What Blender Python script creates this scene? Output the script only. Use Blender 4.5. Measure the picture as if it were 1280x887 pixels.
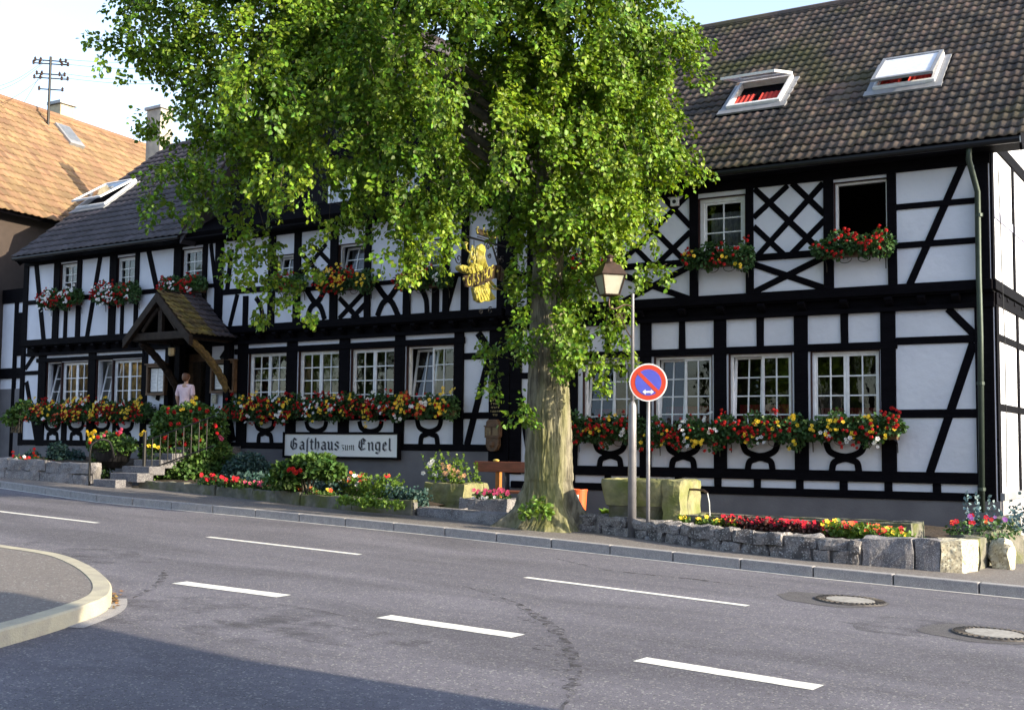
import bpy, bmesh, math, random
import numpy as np
from mathutils import Vector, Matrix, noise
random.seed(7); rng = np.random.default_rng(7)
R = math.radians
for o in list(bpy.data.objects): bpy.data.objects.remove(o)
scene = bpy.context.scene
COL = scene.collection

# ------------------------------------------------------------------ camera, sky, sun, exposure
FPX, PITCH, ROLL, AR = 1533.83, R(4.2339), R(.5656), R(58.276)
CAM = Vector((0, 0, 1.5))
_r0 = Vector((math.sin(AR), math.cos(AR), 0)); _f0 = Vector((-math.cos(AR), math.sin(AR), 0)); _z = Vector((0, 0, 1))
FWD = _f0*math.cos(PITCH) + _z*math.sin(PITCH); _up = _z*math.cos(PITCH) - _f0*math.sin(PITCH)
RGT = _r0*math.cos(ROLL) + _up*math.sin(ROLL); UPV = _up*math.cos(ROLL) - _r0*math.sin(ROLL)
cam = bpy.data.objects.new('camera', bpy.data.cameras.new('camera')); COL.objects.link(cam)
cam.data.sensor_width = 36; cam.data.lens = FPX/1280*36; cam.data.clip_end = 3000; cam.data.clip_start = .05
M = Matrix.Identity(4)
for i in range(3): M[i][0], M[i][1], M[i][2], M[i][3] = RGT[i], UPV[i], -FWD[i], CAM[i]
cam.matrix_world = M; scene.camera = cam

SUN_EL = R(20); SUN_DIR = Vector((1, .075, 0)).normalized()*math.cos(SUN_EL) + Vector((0, 0, math.sin(SUN_EL)))
w = bpy.data.worlds.new('World'); scene.world = w; w.use_nodes = True
nt = w.node_tree; sky = nt.nodes.new('ShaderNodeTexSky'); sky.sky_type = 'NISHITA'; sky.sun_disc = False
sky.sun_elevation = SUN_EL; sky.sun_rotation = math.atan2(SUN_DIR.x, SUN_DIR.y); sky.dust_density = 1.2; sky.ozone_density = 1.6
bg = nt.nodes['Background']; bg.inputs[1].default_value = .14
hsv = nt.nodes.new('ShaderNodeHueSaturation'); hsv.inputs['Saturation'].default_value = .78; hsv.inputs['Value'].default_value = 1.25
nt.links.new(sky.outputs[0], hsv.inputs['Color']); nt.links.new(hsv.outputs[0], bg.inputs[0])
sun = bpy.data.objects.new('sun', bpy.data.lights.new('sun', 'SUN')); COL.objects.link(sun)
sun.data.energy = 4.3; sun.data.angle = R(.5); sun.data.color = (1, .86, .62)
sun.rotation_euler = SUN_DIR.to_track_quat('Z', 'Y').to_euler()
vs = scene.view_settings; vs.view_transform = 'Standard'; vs.look = 'None'; vs.exposure = 1.32; vs.gamma = 1; vs.use_curve_mapping = False

# ------------------------------------------------------------------ pixel -> world helpers
def ray(px, py): return (FWD + RGT*((px-640)/FPX) + UPV*((443.5-py)/FPX))
def on(px, py, p, n):
    d = ray(px, py); return CAM + d*((Vector(p)-CAM).dot(n)/d.dot(n))
def at(px, py, depth): return CAM + ray(px, py)*depth
GA, GB, GX = .12, -.035, -8.3
def zp(x): return GA + GB*(max(-45, min(8, x))-GX)          # pavement level (street climbs to the left)
def gp(px, py, dz=0): return on(px, py, (GX, 0, GA+dz), Vector((-GB, 0, 1)))

class Plane:
    def __init__(s, p0, u): s.p0 = Vector(p0); s.u = Vector(u).normalized(); s.n = Vector((s.u.y, -s.u.x, 0))
    def sz(s, px, py, off=0):
        q = on(px, py, s.p0+s.n*off, s.n); return (q-s.p0).dot(s.u), q.z
    def w(s, a, z, off=0): return s.p0 + s.u*a + s.n*off + Vector((0, 0, z))
    def rect(s, xl, xr, yt, yb, off=0):
        ym, xm = (yt+yb)/2, (xl+xr)/2
        return s.sz(xl, ym, off)[0], s.sz(xr, ym, off)[0], s.sz(xm, yb, off)[1], s.sz(xm, yt, off)[1]
PR = Plane((-3.8, 21.12, 0), (1, 0, 0)); PL_ = Plane((-13.16, 21.12, 0), (.9985, -.0541, 0))
JET = .18

# ------------------------------------------------------------------ mesh helpers
LOC = {}
class MB:
    def __init__(s): s.v = []; s.f = []
    def add(s, vs, fs):
        b = len(s.v); s.v += [tuple(v) for v in vs]; s.f += [tuple(i+b for i in f) for f in fs]; return s
    def box(s, x0, x1, y0, y1, z0, z1, mtx=None):
        vs = [Vector((x, y, z)) for z in (z0, z1) for y in (y0, y1) for x in (x0, x1)]
        if mtx is not None: vs = [mtx @ v for v in vs]
        return s.add(vs, [(0, 2, 3, 1), (4, 5, 7, 6), (0, 1, 5, 4), (2, 6, 7, 3), (0, 4, 6, 2), (1, 3, 7, 5)])
    def pbox(s, P, a0, a1, z0, z1, o0, o1):
        vs = [P.w(a, z, o) for z in (z0, z1) for o in (o1, o0) for a in (a0, a1)]
        return s.add(vs, [(0, 2, 3, 1), (4, 5, 7, 6), (0, 1, 5, 4), (2, 6, 7, 3), (0, 4, 6, 2), (1, 3, 7, 5)])
    def prism(s, pts, d):            # pts: 3d polygon ring, d: extrusion vector
        n = len(pts); d = Vector(d); pts = [Vector(p) for p in pts]
        nn = Vector((0, 0, 0))
        for i in range(n): nn += pts[i].cross(pts[(i+1) % n])
        if nn.dot(d) > 0: pts = pts[::-1]
        return s.add(pts+[p+d for p in pts], [tuple(range(n)), tuple(range(2*n-1, n-1, -1))] + [(i, i+n, (i+1) % n+n, (i+1) % n) for i in range(n)])
    def tube(s, pts, rad, n=8, cap=True):
        pts = [Vector(p) for p in pts]; k = len(pts)
        rad = rad if isinstance(rad, (list, tuple)) else [rad]*k
        vs = []; up = Vector((0, 0, 1))
        t0 = (pts[1]-pts[0]).normalized(); a = t0.cross(up if abs(t0.z) < .9 else Vector((1, 0, 0))).normalized()
        for i, p in enumerate(pts):
            t = (pts[min(i+1, k-1)]-pts[max(i-1, 0)]).normalized(); a = (a - t*a.dot(t)).normalized(); b = t.cross(a)
            for j in range(n):
                q = 2*math.pi*j/n; vs.append(p + (a*math.cos(q)+b*math.sin(q))*rad[i])
        fs = [(i*n+j, i*n+(j+1) % n, (i+1)*n+(j+1) % n, (i+1)*n+j) for i in range(k-1) for j in range(n)]
        if cap: fs += [tuple(range(n-1, -1, -1)), tuple(range((k-1)*n, k*n))]
        return s.add(vs, fs)
    def ball(s, c, r, n=6, m=4, sq=(1, 1, 1)):
        c = Vector(c); vs = [c+Vector((0, 0, r*sq[2]))]
        for i in range(1, m):
            a = math.pi*i/m
            for j in range(n):
                q = 2*math.pi*(j+.5*(i % 2))/n; vs.append(c+Vector((r*sq[0]*math.sin(a)*math.cos(q), r*sq[1]*math.sin(a)*math.sin(q), r*sq[2]*math.cos(a))))
        vs.append(c-Vector((0, 0, r*sq[2]))); L = len(vs)-1
        fs = [(0, 1+j, 1+(j+1) % n) for j in range(n)] + [(L, L-n+(j+1) % n, L-n+j) for j in range(n)]
        fs += [(1+(i-1)*n+j, 1+i*n+j, 1+i*n+(j+1) % n, 1+(i-1)*n+(j+1) % n) for i in range(1, m-1) for j in range(n)]
        return s.add(vs, fs)
    def lathe(s, c, prof, n=16, mtx=None):
        vs = []; fs = []; c = Vector(c)
        for r_, z in prof:
            for j in range(n): vs.append(Vector((r_*math.cos(2*math.pi*j/n), r_*math.sin(2*math.pi*j/n), z)))
        k = len(prof)
        fs = [(i*n+j, i*n+(j+1) % n, (i+1)*n+(j+1) % n, (i+1)*n+j) for i in range(k-1) for j in range(n)] + [tuple(range(n-1, -1, -1)), tuple(range((k-1)*n, k*n))]
        if mtx is not None: vs = [mtx @ v for v in vs]
        return s.add([v+c for v in vs], fs)
    def build(s, name, mat, parent=None, smooth=False, bevel=0, local=False):
        me = bpy.data.meshes.new(name); off = Vector((0, 0, 0)) if (parent is None or local) else LOC.get(parent.name, Vector((0, 0, 0)))
        me.from_pydata([tuple(Vector(v)-off) for v in s.v], [], s.f); return finish(me, name, mat, parent, smooth, bevel)
def finish(me, name, mat, parent=None, smooth=False, bevel=0):
    if mat is not None: me.materials.append(mat)
    if smooth: me.polygons.foreach_set('use_smooth', [True]*len(me.polygons))
    o = bpy.data.objects.new(name, me); COL.objects.link(o)
    if parent is not None: o.parent = parent; LOC[o.name] = LOC.get(parent.name, Vector((0, 0, 0)))
    if bevel:
        b = o.modifiers.new('b', 'BEVEL'); b.width = bevel; b.segments = 2; b.limit_method = 'ANGLE'
    return o
def tag(o, label=None, cat=None, group=None, kind=None):
    if label: o['label'] = label
    if cat: o['category'] = cat
    if group: o['group'] = group
    if kind: o['kind'] = kind
    return o
def thing(name, loc, label, cat, group=None, rotz=0):
    o = bpy.data.objects.new(name, None); COL.objects.link(o); o.location = loc; o.rotation_euler = (0, 0, rotz)
    o.empty_display_size = .2; LOC[o.name] = Vector(loc); return tag(o, label, cat, group)
def np_mesh(V, F, name, mat, parent=None, smooth=False, local=False):
    V = np.asarray(V, np.float32)
    if parent is not None and not local: V = V - np.array(LOC.get(parent.name, Vector((0, 0, 0))), np.float32)
    me = bpy.data.meshes.new(name); me.vertices.add(len(V)); me.vertices.foreach_set('co', V.ravel())
    k = F.shape[1]; me.loops.add(F.size); me.loops.foreach_set('vertex_index', F.ravel().astype(np.int32))
    me.polygons.add(len(F)); me.polygons.foreach_set('loop_start', np.arange(0, F.size, k, dtype=np.int32))
    me.update(calc_edges=True); return finish(me, name, mat, parent, smooth)

# ------------------------------------------------------------------ materials
def mat(name, c, c2=None, rough=.7, scale=6, bump=0, bscale=None, metal=0, detail=6, island=0, stretch=None, contrast=(.35, .65), spec=.5, trans=0, extra=None):
    m = bpy.data.materials.new(name); m.use_nodes = True; nt = m.node_tree; N = nt.nodes; L = nt.links
    b = N['Principled BSDF']; b.inputs['Roughness'].default_value = rough; b.inputs['Metallic'].default_value = metal
    b.inputs['Specular IOR Level'].default_value = spec
    tc = N.new('ShaderNodeTexCoord'); mp = N.new('ShaderNodeMapping'); L.new(tc.outputs['Object'], mp.inputs[0])
    if stretch: mp.inputs['Scale'].default_value = stretch
    col = None
    nz = N.new('ShaderNodeTexNoise'); nz.inputs['Scale'].default_value = scale; nz.inputs['Detail'].default_value = detail; L.new(mp.outputs[0], nz.inputs[0])
    rp = N.new('ShaderNodeValToRGB'); rp.color_ramp.elements[0].position, rp.color_ramp.elements[1].position = contrast
    c2 = c2 or tuple(x*.8 for x in c)
    rp.color_ramp.elements[0].color = (*c2, 1); rp.color_ramp.elements[1].color = (*c, 1); L.new(nz.outputs[0], rp.inputs[0]); col = rp.outputs[0]
    if island:
        g = N.new('ShaderNodeNewGeometry'); hs = N.new('ShaderNodeHueSaturation'); mr = N.new('ShaderNodeMapRange')
        mr.inputs[3].default_value = 1-island; mr.inputs[4].default_value = 1+island; L.new(g.outputs['Random Per Island'], mr.inputs[0]); L.new(mr.outputs[0], hs.inputs['Value'])
        mh = N.new('ShaderNodeMapRange'); mh.inputs[3].default_value = .5-island*.05; mh.inputs[4].default_value = .5+island*.05
        m2 = N.new('ShaderNodeMath'); m2.operation = 'FRACT'; m3 = N.new('ShaderNodeMath'); m3.operation = 'MULTIPLY'; m3.inputs[1].default_value = 17.3
        L.new(g.outputs['Random Per Island'], m3.inputs[0]); L.new(m3.outputs[0], m2.inputs[0]); L.new(m2.outputs[0], mh.inputs[0]); L.new(mh.outputs[0], hs.inputs['Hue'])
        L.new(col, hs.inputs['Color']); col = hs.outputs[0]
    if extra: col = extra(nt, mp, col)
    L.new(col, b.inputs['Base Color'])
    if bump:
        nb = N.new('ShaderNodeTexNoise'); nb.inputs['Scale'].default_value = bscale or scale*6; nb.inputs['Detail'].default_value = 8; L.new(mp.outputs[0], nb.inputs[0])
        bp = N.new('ShaderNodeBump'); bp.inputs['Strength'].default_value = bump; bp.inputs['Distance'].default_value = .02; L.new(nb.outputs[0], bp.inputs['Height']); L.new(bp.outputs[0], b.inputs['Normal'])
    if trans:
        tr = N.new('ShaderNodeBsdfTranslucent'); mx = N.new('ShaderNodeMixShader'); mx.inputs[0].default_value = trans
        mg = N.new('ShaderNodeMix'); mg.data_type = 'RGBA'; mg.blend_type = 'MULTIPLY'; mg.inputs[0].default_value = 1; mg.inputs[7].default_value = (1.5, 1.35, .5, 1)
        L.new(col, mg.inputs[6]); L.new(mg.outputs[2], tr.inputs[0]); L.new(b.outputs[0], mx.inputs[1]); L.new(tr.outputs[0], mx.inputs[2]); L.new(mx.outputs[0], N['Material Output'].inputs[0])
    return m
def moss_extra(color, scale, lo, hi):
    def f(nt, mp, col):
        N, L = nt.nodes, nt.links
        n = N.new('ShaderNodeTexNoise'); n.inputs['Scale'].default_value = scale; n.inputs['Detail'].default_value = 7; L.new(mp.outputs[0], n.inputs[0])
        r = N.new('ShaderNodeMapRange'); r.inputs[1].default_value = lo; r.inputs[2].default_value = hi; L.new(n.outputs[0], r.inputs[0])
        m = N.new('ShaderNodeMix'); m.data_type = 'RGBA'; L.new(r.outputs[0], m.inputs[0]); L.new(col, m.inputs[6]); m.inputs[7].default_value = (*color, 1); return m.outputs[2]
    return f
def speckle(c1, t1, c2, t2, sc):
    def f(nt, mp, col):
        N, L = nt.nodes, nt.links
        for c, t, s_ in ((c1, t1, sc), (c2, t2, sc*1.7)):
            v = N.new('ShaderNodeTexVoronoi'); v.inputs['Scale'].default_value = s_; L.new(mp.outputs[0], v.inputs[0])
            sx = N.new('ShaderNodeSeparateColor'); L.new(v.outputs['Color'], sx.inputs[0])
            g = N.new('ShaderNodeMath'); g.operation = 'GREATER_THAN'; g.inputs[1].default_value = t; L.new(sx.outputs[0], g.inputs[0])
            m = N.new('ShaderNodeMix'); m.data_type = 'RGBA'; L.new(g.outputs[0], m.inputs[0]); L.new(col, m.inputs[6]); m.inputs[7].default_value = (*c, 1); col = m.outputs[2]
        return col
    return f
def asphalt_extra(nt, mp, col):
    col = speckle((.28, .28, .28), .93, (.07, .07, .075), .9, 70)(nt, mp, col)
    N, L = nt.nodes, nt.links
    n = N.new('ShaderNodeTexNoise'); n.inputs['Scale'].default_value = .5; n.inputs['Detail'].default_value = 5; n.inputs['Distortion'].default_value = .6
    m1 = N.new('ShaderNodeMapping'); m1.inputs['Scale'].default_value = (.5, 1.6, 1); L.new(mp.outputs[0], m1.inputs[0]); L.new(m1.outputs[0], n.inputs[0])
    r = N.new('ShaderNodeMapRange'); r.inputs[1].default_value = .35; r.inputs[2].default_value = .65; r.inputs[3].default_value = .74; r.inputs[4].default_value = 1.14; L.new(n.outputs[0], r.inputs[0])
    h = N.new('ShaderNodeHueSaturation'); L.new(r.outputs[0], h.inputs['Value']); L.new(col, h.inputs['Color']); return h.outputs[0]
m_wood = mat('dark stained timber', (.0045, .004, .0065), (.0025, .0022, .004), rough=.75, scale=5, bump=.5, bscale=26, stretch=(1, 1, 4), spec=.06)
m_plaster = mat('white lime plaster', (.68, .70, .79), (.60, .62, .71), rough=.9, scale=1.3, bump=.5, bscale=9, contrast=(.3, .62))
m_plinth = mat('grey plinth render', (.16, .155, .17), (.125, .12, .135), rough=.9, scale=2, bump=.3, bscale=50)
m_white = mat('white painted frame', (.82, .83, .88), (.70, .70, .72), rough=.4, scale=8)
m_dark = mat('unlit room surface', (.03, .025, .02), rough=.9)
m_redcurt = mat('red curtain cloth', (.35, .03, .03), (.2, .015, .015), rough=.9, scale=3)
m_net = mat('net curtain cloth', (.5, .5, .52), (.3, .3, .33), rough=.9, scale=12)
m_yelrefl = mat('painted yellow reflection', (.5, .36, .12), (.06, .04, .02), rough=.9, scale=6)  # mottled yellow sheet painted in place of a sunlit reflection in the pane
m_asph = mat('worn asphalt', (.148, .144, .176), (.124, .12, .15), rough=.85, scale=9, bump=.5, bscale=160, extra=asphalt_extra, spec=.3)
m_pave = mat('pavement asphalt', (.19, .172, .168), (.155, .142, .142), rough=.9, scale=14, bump=.5, bscale=170, extra=speckle((.28, .28, .28), .94, (.09, .09, .09), .92, 60), spec=.3)
m_skid = mat('dark rubber and tar mark', (.035, .033, .036), (.05, .048, .052), rough=.8, scale=8)
m_patch = mat('darker asphalt patch', (.095, .09, .098), (.075, .07, .08), rough=.85, scale=8, bump=.4, bscale=140, extra=speckle((.12, .12, .12), .94, (.03, .03, .03), .9, 60))
m_kerb = mat('granite kerb', (.32, .31, .32), (.24, .23, .25), rough=.85, scale=12, bump=.3, extra=speckle((.38, .38, .38), .85, (.18, .18, .18), .88, 150))
m_paint = mat('road paint', (.75, .75, .72), (.5, .5, .48), rough=.7, scale=16, bump=.3, contrast=(.2, .45))
m_granite = mat('granite block', (.27, .26, .28), (.13, .125, .14), rough=.9, scale=4, bump=1, bscale=14, extra=speckle((.36, .35, .36), .82, (.09, .09, .1), .84, 110))
m_oldstone = mat('mossy old stone', (.20, .19, .16), (.10, .10, .085), rough=.95, scale=5, bump=1, bscale=16, extra=moss_extra((.10, .11, .04), 3, .45, .65))
m_sand = mat('yellow mossy sandstone', (.27, .255, .13), (.15, .15, .085), rough=.95, scale=6, bump=.9, bscale=18, extra=moss_extra((.15, .17, .05), 2.5, .45, .65))
m_pale = mat('pale cut stone', (.50, .46, .35), (.38, .35, .27), rough=.95, scale=9, bump=1, bscale=14, extra=speckle((.6, .57, .45), .8, (.25, .22, .16), .85, 30))
m_soil = mat('garden soil', (.05, .032, .02), (.025, .016, .01), rough=1, scale=20, bump=1, bscale=30)
m_metal = mat('galvanised metal', (.30, .30, .33), (.22, .22, .25), rough=.5, metal=.5, scale=5)
m_pipe = mat('green grey pipe', (.045, .065, .055), (.03, .045, .04), rough=.4, metal=.4, scale=5)
m_iron = mat('black wrought iron', (.008, .008, .010), rough=.45, metal=.3, scale=5)
m_copper = mat('brown lantern copper', (.09, .055, .04), (.06, .04, .03), rough=.4, metal=.6, scale=9)
m_frost = mat('milky lantern glass', (.34, .34, .29), (.28, .28, .22), rough=.3, scale=4)
m_gold = mat('gilded carving', (.42, .39, .07), (.22, .19, .03), rough=.45, scale=12, bump=.5, bscale=20, spec=.6)
m_brown = mat('reddish bench wood', (.24, .07, .035), (.15, .045, .02), rough=.55, scale=4, bump=.2, stretch=(1, 1, 8))
m_brown2 = mat('carved brown wood', (.13, .065, .03), (.07, .035, .015), rough=.6, scale=9, bump=.3)
m_red = mat('red sign sheeting', (.62, .07, .03), (.58, .06, .03), rough=.4)
m_blue = mat('blue sign sheeting', (.10, .12, .62), (.09, .10, .55), rough=.4)
m_signw = mat('white sign face', (.85, .85, .86), (.82, .82, .83), rough=.4)
m_black = mat('black lettering', (.01, .01, .015), rough=.5)
m_shade = mat('grey letter shading', (.30, .31, .38), rough=.6)
m_orange = mat('orange bin plastic', (.70, .12, .03), (.6, .10, .03), rough=.5)
m_bark = mat('linden bark', (.20, .185, .14), (.075, .068, .052), rough=.95, scale=14, bump=1, bscale=22, stretch=(1, 1, .22), contrast=(.38, .56), extra=moss_extra((.17, .18, .05), 1.1, .46, .72))
m_branch = mat('branch bark', (.10, .085, .06), (.06, .05, .035), rough=.9, scale=10, bump=.5)
m_leaf = mat('linden leaf', (.155, .25, .015), (.07, .15, .013), rough=.5, scale=.5, island=.5, trans=.22, spec=.35)
m_bush = mat('bush leaf', (.085, .16, .035), (.045, .10, .025), rough=.55, scale=3, island=.4, trans=.2, spec=.3)
m_ger = mat('geranium leaf', (.065, .135, .04), (.03, .075, .026), rough=.5, scale=4, island=.35, trans=.15, spec=.3)
m_yleaf = mat('light green leaf', (.14, .24, .035), (.09, .17, .025), rough=.5, scale=3, island=.3, trans=.3)
m_bluel = mat('blue green leaf', (.04, .10, .09), (.03, .07, .07), rough=.6, scale=3, island=.3, trans=.15)
m_fl = {'red': mat('red petals', (.46, .010, .006), (.30, .007, .005), rough=.7, island=.25, trans=.1, spec=.2),
        'yellow': mat('yellow petals', (.85, .62, .02), (.75, .5, .02), rough=.6, island=.15, trans=.2),
        'white': mat('white petals', (.8, .8, .82), (.7, .7, .75), rough=.6, island=.1, trans=.2),
        'orange': mat('orange petals', (.75, .16, .02), (.6, .1, .02), rough=.6, island=.2, trans=.2),
        'pink': mat('pink petals', (.62, .07, .16), (.4, .03, .09), rough=.6, island=.3, trans=.2),
        'violet': mat('violet petals', (.25, .08, .35), (.2, .05, .3), rough=.6, island=.2, trans=.2)}
m_tileR = mat('weathered brown roof tile', (.105, .075, .058), (.04, .034, .034), rough=.75, scale=2.2, island=.45, bump=.4, bscale=20, extra=moss_extra((.05, .05, .015), .55, .53, .68))
m_tileL = mat('dark slate blue roof tile', (.055, .047, .058), (.035, .03, .04), rough=.7, scale=2, island=.25, bump=.3, bscale=20)
m_tileO = mat('orange clay roof tile', (.21, .13, .07), (.15, .09, .05), rough=.8, scale=1.2, island=.25, bump=.3, bscale=20)
m_thatch = mat('mossy porch tile', (.17, .14, .04), (.07, .055, .03), rough=1, scale=4, bump=1, bscale=12, island=.3)
m_lead = mat('grey flashing', (.30, .31, .34), rough=.5, metal=.3)
m_blind = mat('striped window blind', (.72, .74, .80), (.6, .62, .7), rough=.5, scale=12, stretch=(1, 1, 1))
m_skin = mat('skin', (.55, .33, .24), rough=.6); m_hair = mat('brown hair', (.16, .06, .025), (.09, .035, .015), rough=.5, scale=20, stretch=(3, 3, .5))
m_shirt = mat('pink white knit top', (.78, .62, .68), (.7, .52, .6), rough=.9, scale=10, bump=.2); m_skirt = mat('dark red skirt', (.16, .03, .03), rough=.9)
m_housew = mat('darkened cream render', (.11, .09, .06), (.09, .075, .05), rough=.9, scale=2, bump=.2)  # darkened so the house mirrors dimly in the panes opposite
m_water = mat('water', (.02, .03, .03), rough=.05)
def glass_mat():
    m = bpy.data.materials.new('window glass'); m.use_nodes = True; N = m.node_tree.nodes; L = m.node_tree.links; N.remove(N['Principled BSDF'])
    t = N.new('ShaderNodeBsdfTransparent'); t.inputs[0].default_value = (.82, .84, .86, 1); g = N.new('ShaderNodeBsdfGlossy'); g.inputs['Roughness'].default_value = .015; g.inputs[0].default_value = (.95, .97, 1, 1)
    f = N.new('ShaderNodeFresnel'); f.inputs[0].default_value = 1.52; mx = N.new('ShaderNodeMixShader')
    nz = N.new('ShaderNodeTexNoise'); nz.inputs['Scale'].default_value = 2.2; bp = N.new('ShaderNodeBump'); bp.inputs['Strength'].default_value = .06; bp.inputs['Distance'].default_value = .05
    tc = N.new('ShaderNodeTexCoord'); L.new(tc.outputs['Object'], nz.inputs[0]); L.new(nz.outputs[0], bp.inputs['Height']); L.new(bp.outputs[0], g.inputs['Normal'])
    L.new(f.outputs[0], mx.inputs[0]); L.new(t.outputs[0], mx.inputs[1]); L.new(g.outputs[0], mx.inputs[2]); L.new(mx.outputs[0], N['Material Output'].inputs[0]); return m
m_glass = glass_mat()

# ------------------------------------------------------------------ ground, road, pavement
def grid_sheet(poly_x, y0, y1, dz, name, m, kind='structure', ystep=None):
    mb = MB(); ys = [y0, y1] if not ystep else list(np.arange(y0, y1+1e-6, ystep))
    vs = [(x, y, zp(x)+dz) for y in ys for x in poly_x]; n = len(poly_x)
    mb.add(vs, [(j*n+i, j*n+i+1, (j+1)*n+i+1, (j+1)*n+i) for j in range(len(ys)-1) for i in range(n-1)])
    return tag(mb.build(name, m), kind=kind)
def poly_sheet(pts, dz, name, m, kind='structure', thick=0, skirt=None, uneven=0):
    bm = bmesh.new(); vs = [bm.verts.new((p[0], p[1], zp(p[0])+dz)) for p in pts]; f = bm.faces.new(vs)
    if f.normal.z < 0: f.normal_flip()
    f.normal_update()
    if f.normal.z < 0: bmesh.ops.reverse_faces(bm, faces=[f])
    if thick:
        r = bmesh.ops.extrude_face_region(bm, geom=[f]); 
        for e in r['geom']:
            if isinstance(e, bmesh.types.BMVert): e.co.z += 0
        low = vs
        for v in low: v.co.z -= thick
    bmesh.ops.recalc_face_normals(bm, faces=bm.faces[:])
    me = bpy.data.meshes.new(name); bm.to_mesh(me); bm.free(); return tag(finish(me, name, m), kind=kind)
KH = .13   # kerb height
m_earth = mat('grassy earth', (.07, .08, .03), (.05, .05, .025), rough=1, scale=.6, bump=.5)
grid_sheet([-900, -200, -45, -30, -15, 0, 8, 200, 900], -900, 900, -KH-.12, 'ground', m_earth)
kerb_px = [(13, 603.5), (125, 619), (320, 636.9), (560, 660), (800, 685.6), (1020, 708.8), (1250.5, 731)]
K = [gp(*p) for p in kerb_px]
kl = K[0]+(K[0]-K[1])*6; kr = K[-1]+(K[-1]-K[-2])*5
kl.x = max(kl.x, -60)
K = [kl]+K+[kr]
KY = lambda x: float(np.interp(x, [k.x for k in K], [k.y for k in K]))
rx = [-60, -45]+[i for i in range(-44, 9)]+[30, 60]
mb = MB(); vs = []
for x in rx: vs += [(x, -60, zp(x)-KH), (x, -10, zp(x)-KH), (x, KY(x)+.05, zp(x)-KH)]
mb.add(vs, [(3*i+j, 3*i+3+j, 3*i+4+j, 3*i+1+j) for i in range(len(rx)-1) for j in (0, 1)])
tag(mb.build('road', m_asph), kind='structure')
mb = MB(); vs = []
for x in rx: vs += [(x, KY(x)+.14, zp(x)), (x, 23.5 if x > -13 else 24, zp(x))]
mb.add(vs, [(2*i, 2*i+2, 2*i+3, 2*i+1) for i in range(len(rx)-1)])
tag(mb.build('pavement', m_pave), kind='structure')
# kerb as separate granite stones in one strip
mb = MB(); xs = -45
while xs < 8:
    x1 = xs+1.0; g = .008
    a0, a1 = Vector((xs+g, KY(xs+g), 0)), Vector((x1-g, KY(x1-g), 0)); j = random.uniform(-.004, .004)
    ring = [(a0.x, a0.y+j, zp(a0.x)), (a1.x, a1.y+j, zp(a1.x)), (a1.x, a1.y+.15, zp(a1.x)), (a0.x, a0.y+.15, zp(a0.x))]
    mb.prism([(x, y, z+.006) for x, y, z in ring], (0, 0, -.3)); xs = x1
tag(mb.build('kerb', m_kerb, bevel=.012), kind='structure')
# pale gutter line at the foot of the kerb
mb = MB(); vs = []
for x in range(-44, 9): vs += [(x, KY(x)-.085, zp(x)-KH+.004), (x, KY(x)+.02, zp(x)-KH+.004)]
mb.add(vs, [(2*i, 2*i+2, 2*i+3, 2*i+1) for i in range(52)])
tag(mb.build('gutter_strip', mat('pale gutter concrete', (.62, .61, .60), (.42, .41, .41), rough=.9, scale=8, contrast=(.3, .6))), kind='structure')
# left foreground corner of pavement with kerb
isl = [(12, 682), (75, 692), (112, 706), (134, 722), (140, 735), (132, 746), (105, 757), (60, 771), (12, 784)]
I = [gp(*p) for p in isl]
I = [I[0]+(I[0]-I[1])*k for k in range(9, 0, -1)] + I + [I[-1]+(I[-1]-I[-2])*k for k in range(1, 7)]
def smooth_line(P, n=6):
    out = []
    for i in range(len(P)-1):
        p0, p1, p2, p3 = P[max(i-1, 0)], P[i], P[i+1], P[min(i+2, len(P)-1)]
        for k in range(n):
            t = k/n; out.append(.5*((2*p1)+(p2-p0)*t+(2*p0-5*p1+4*p2-p3)*t*t+(3*p1-p0-3*p2+p3)*t**3))
    return out+[P[-1]]
IS = smooth_line(I)
def offset_in(P, d):
    out = []
    for i, p in enumerate(P):
        t = (P[min(i+1, len(P)-1)]-P[max(i-1, 0)]); t.z = 0; t.normalize(); out.append(p+Vector((t.y, -t.x, 0))*d)
    return out
INN = offset_in(IS, .17)
mb = MB(); vs = []
for p, q in zip(IS, INN): vs += [(p.x, p.y, zp(p.x)-KH-.1), (p.x, p.y, zp(p.x)-.012), (p.x+(q.x-p.x)*.1, p.y+(q.y-p.y)*.1, zp(p.x)+.004), (q.x, q.y, zp(q.x)+.004), (q.x, q.y, zp(q.x)-.1)]
mb.add(vs, [(5*i+j, 5*i+j+1, 5*i+6+j, 5*i+5+j) for i in range(len(IS)-1) for j in range(4)])
tag(mb.build('island_kerb', mat('yellowish concrete kerb', (.42, .39, .30), (.32, .30, .25), rough=.85, scale=5, bump=.4, bscale=60), smooth=False), kind='structure')
mb = MB(); IV = [(p.x, p.y, zp(p.x)-.002) for p in INN]; mb.add([(-20, 6.5, zp(-20))]+IV, [(0, i+2, i+1) for i in range(len(IV)-1)]); tag(mb.build('island_pavement', m_pave), kind='structure')
# gutter stone at the island corner with leaf litter
OUT1 = offset_in(IS, -.14); seg = list(range(76, 94))
mb = MB(); vs = []
for i in seg: vs += [(IS[i].x, IS[i].y, zp(IS[i].x)-KH+.006), (OUT1[i].x, OUT1[i].y, zp(OUT1[i].x)-KH+.006)]
mb.add(vs, [(2*i, 2*i+2, 2*i+3, 2*i+1) for i in range(len(seg)-1)])
tag(mb.build('island_gutter', m_kerb), kind='structure')
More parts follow.
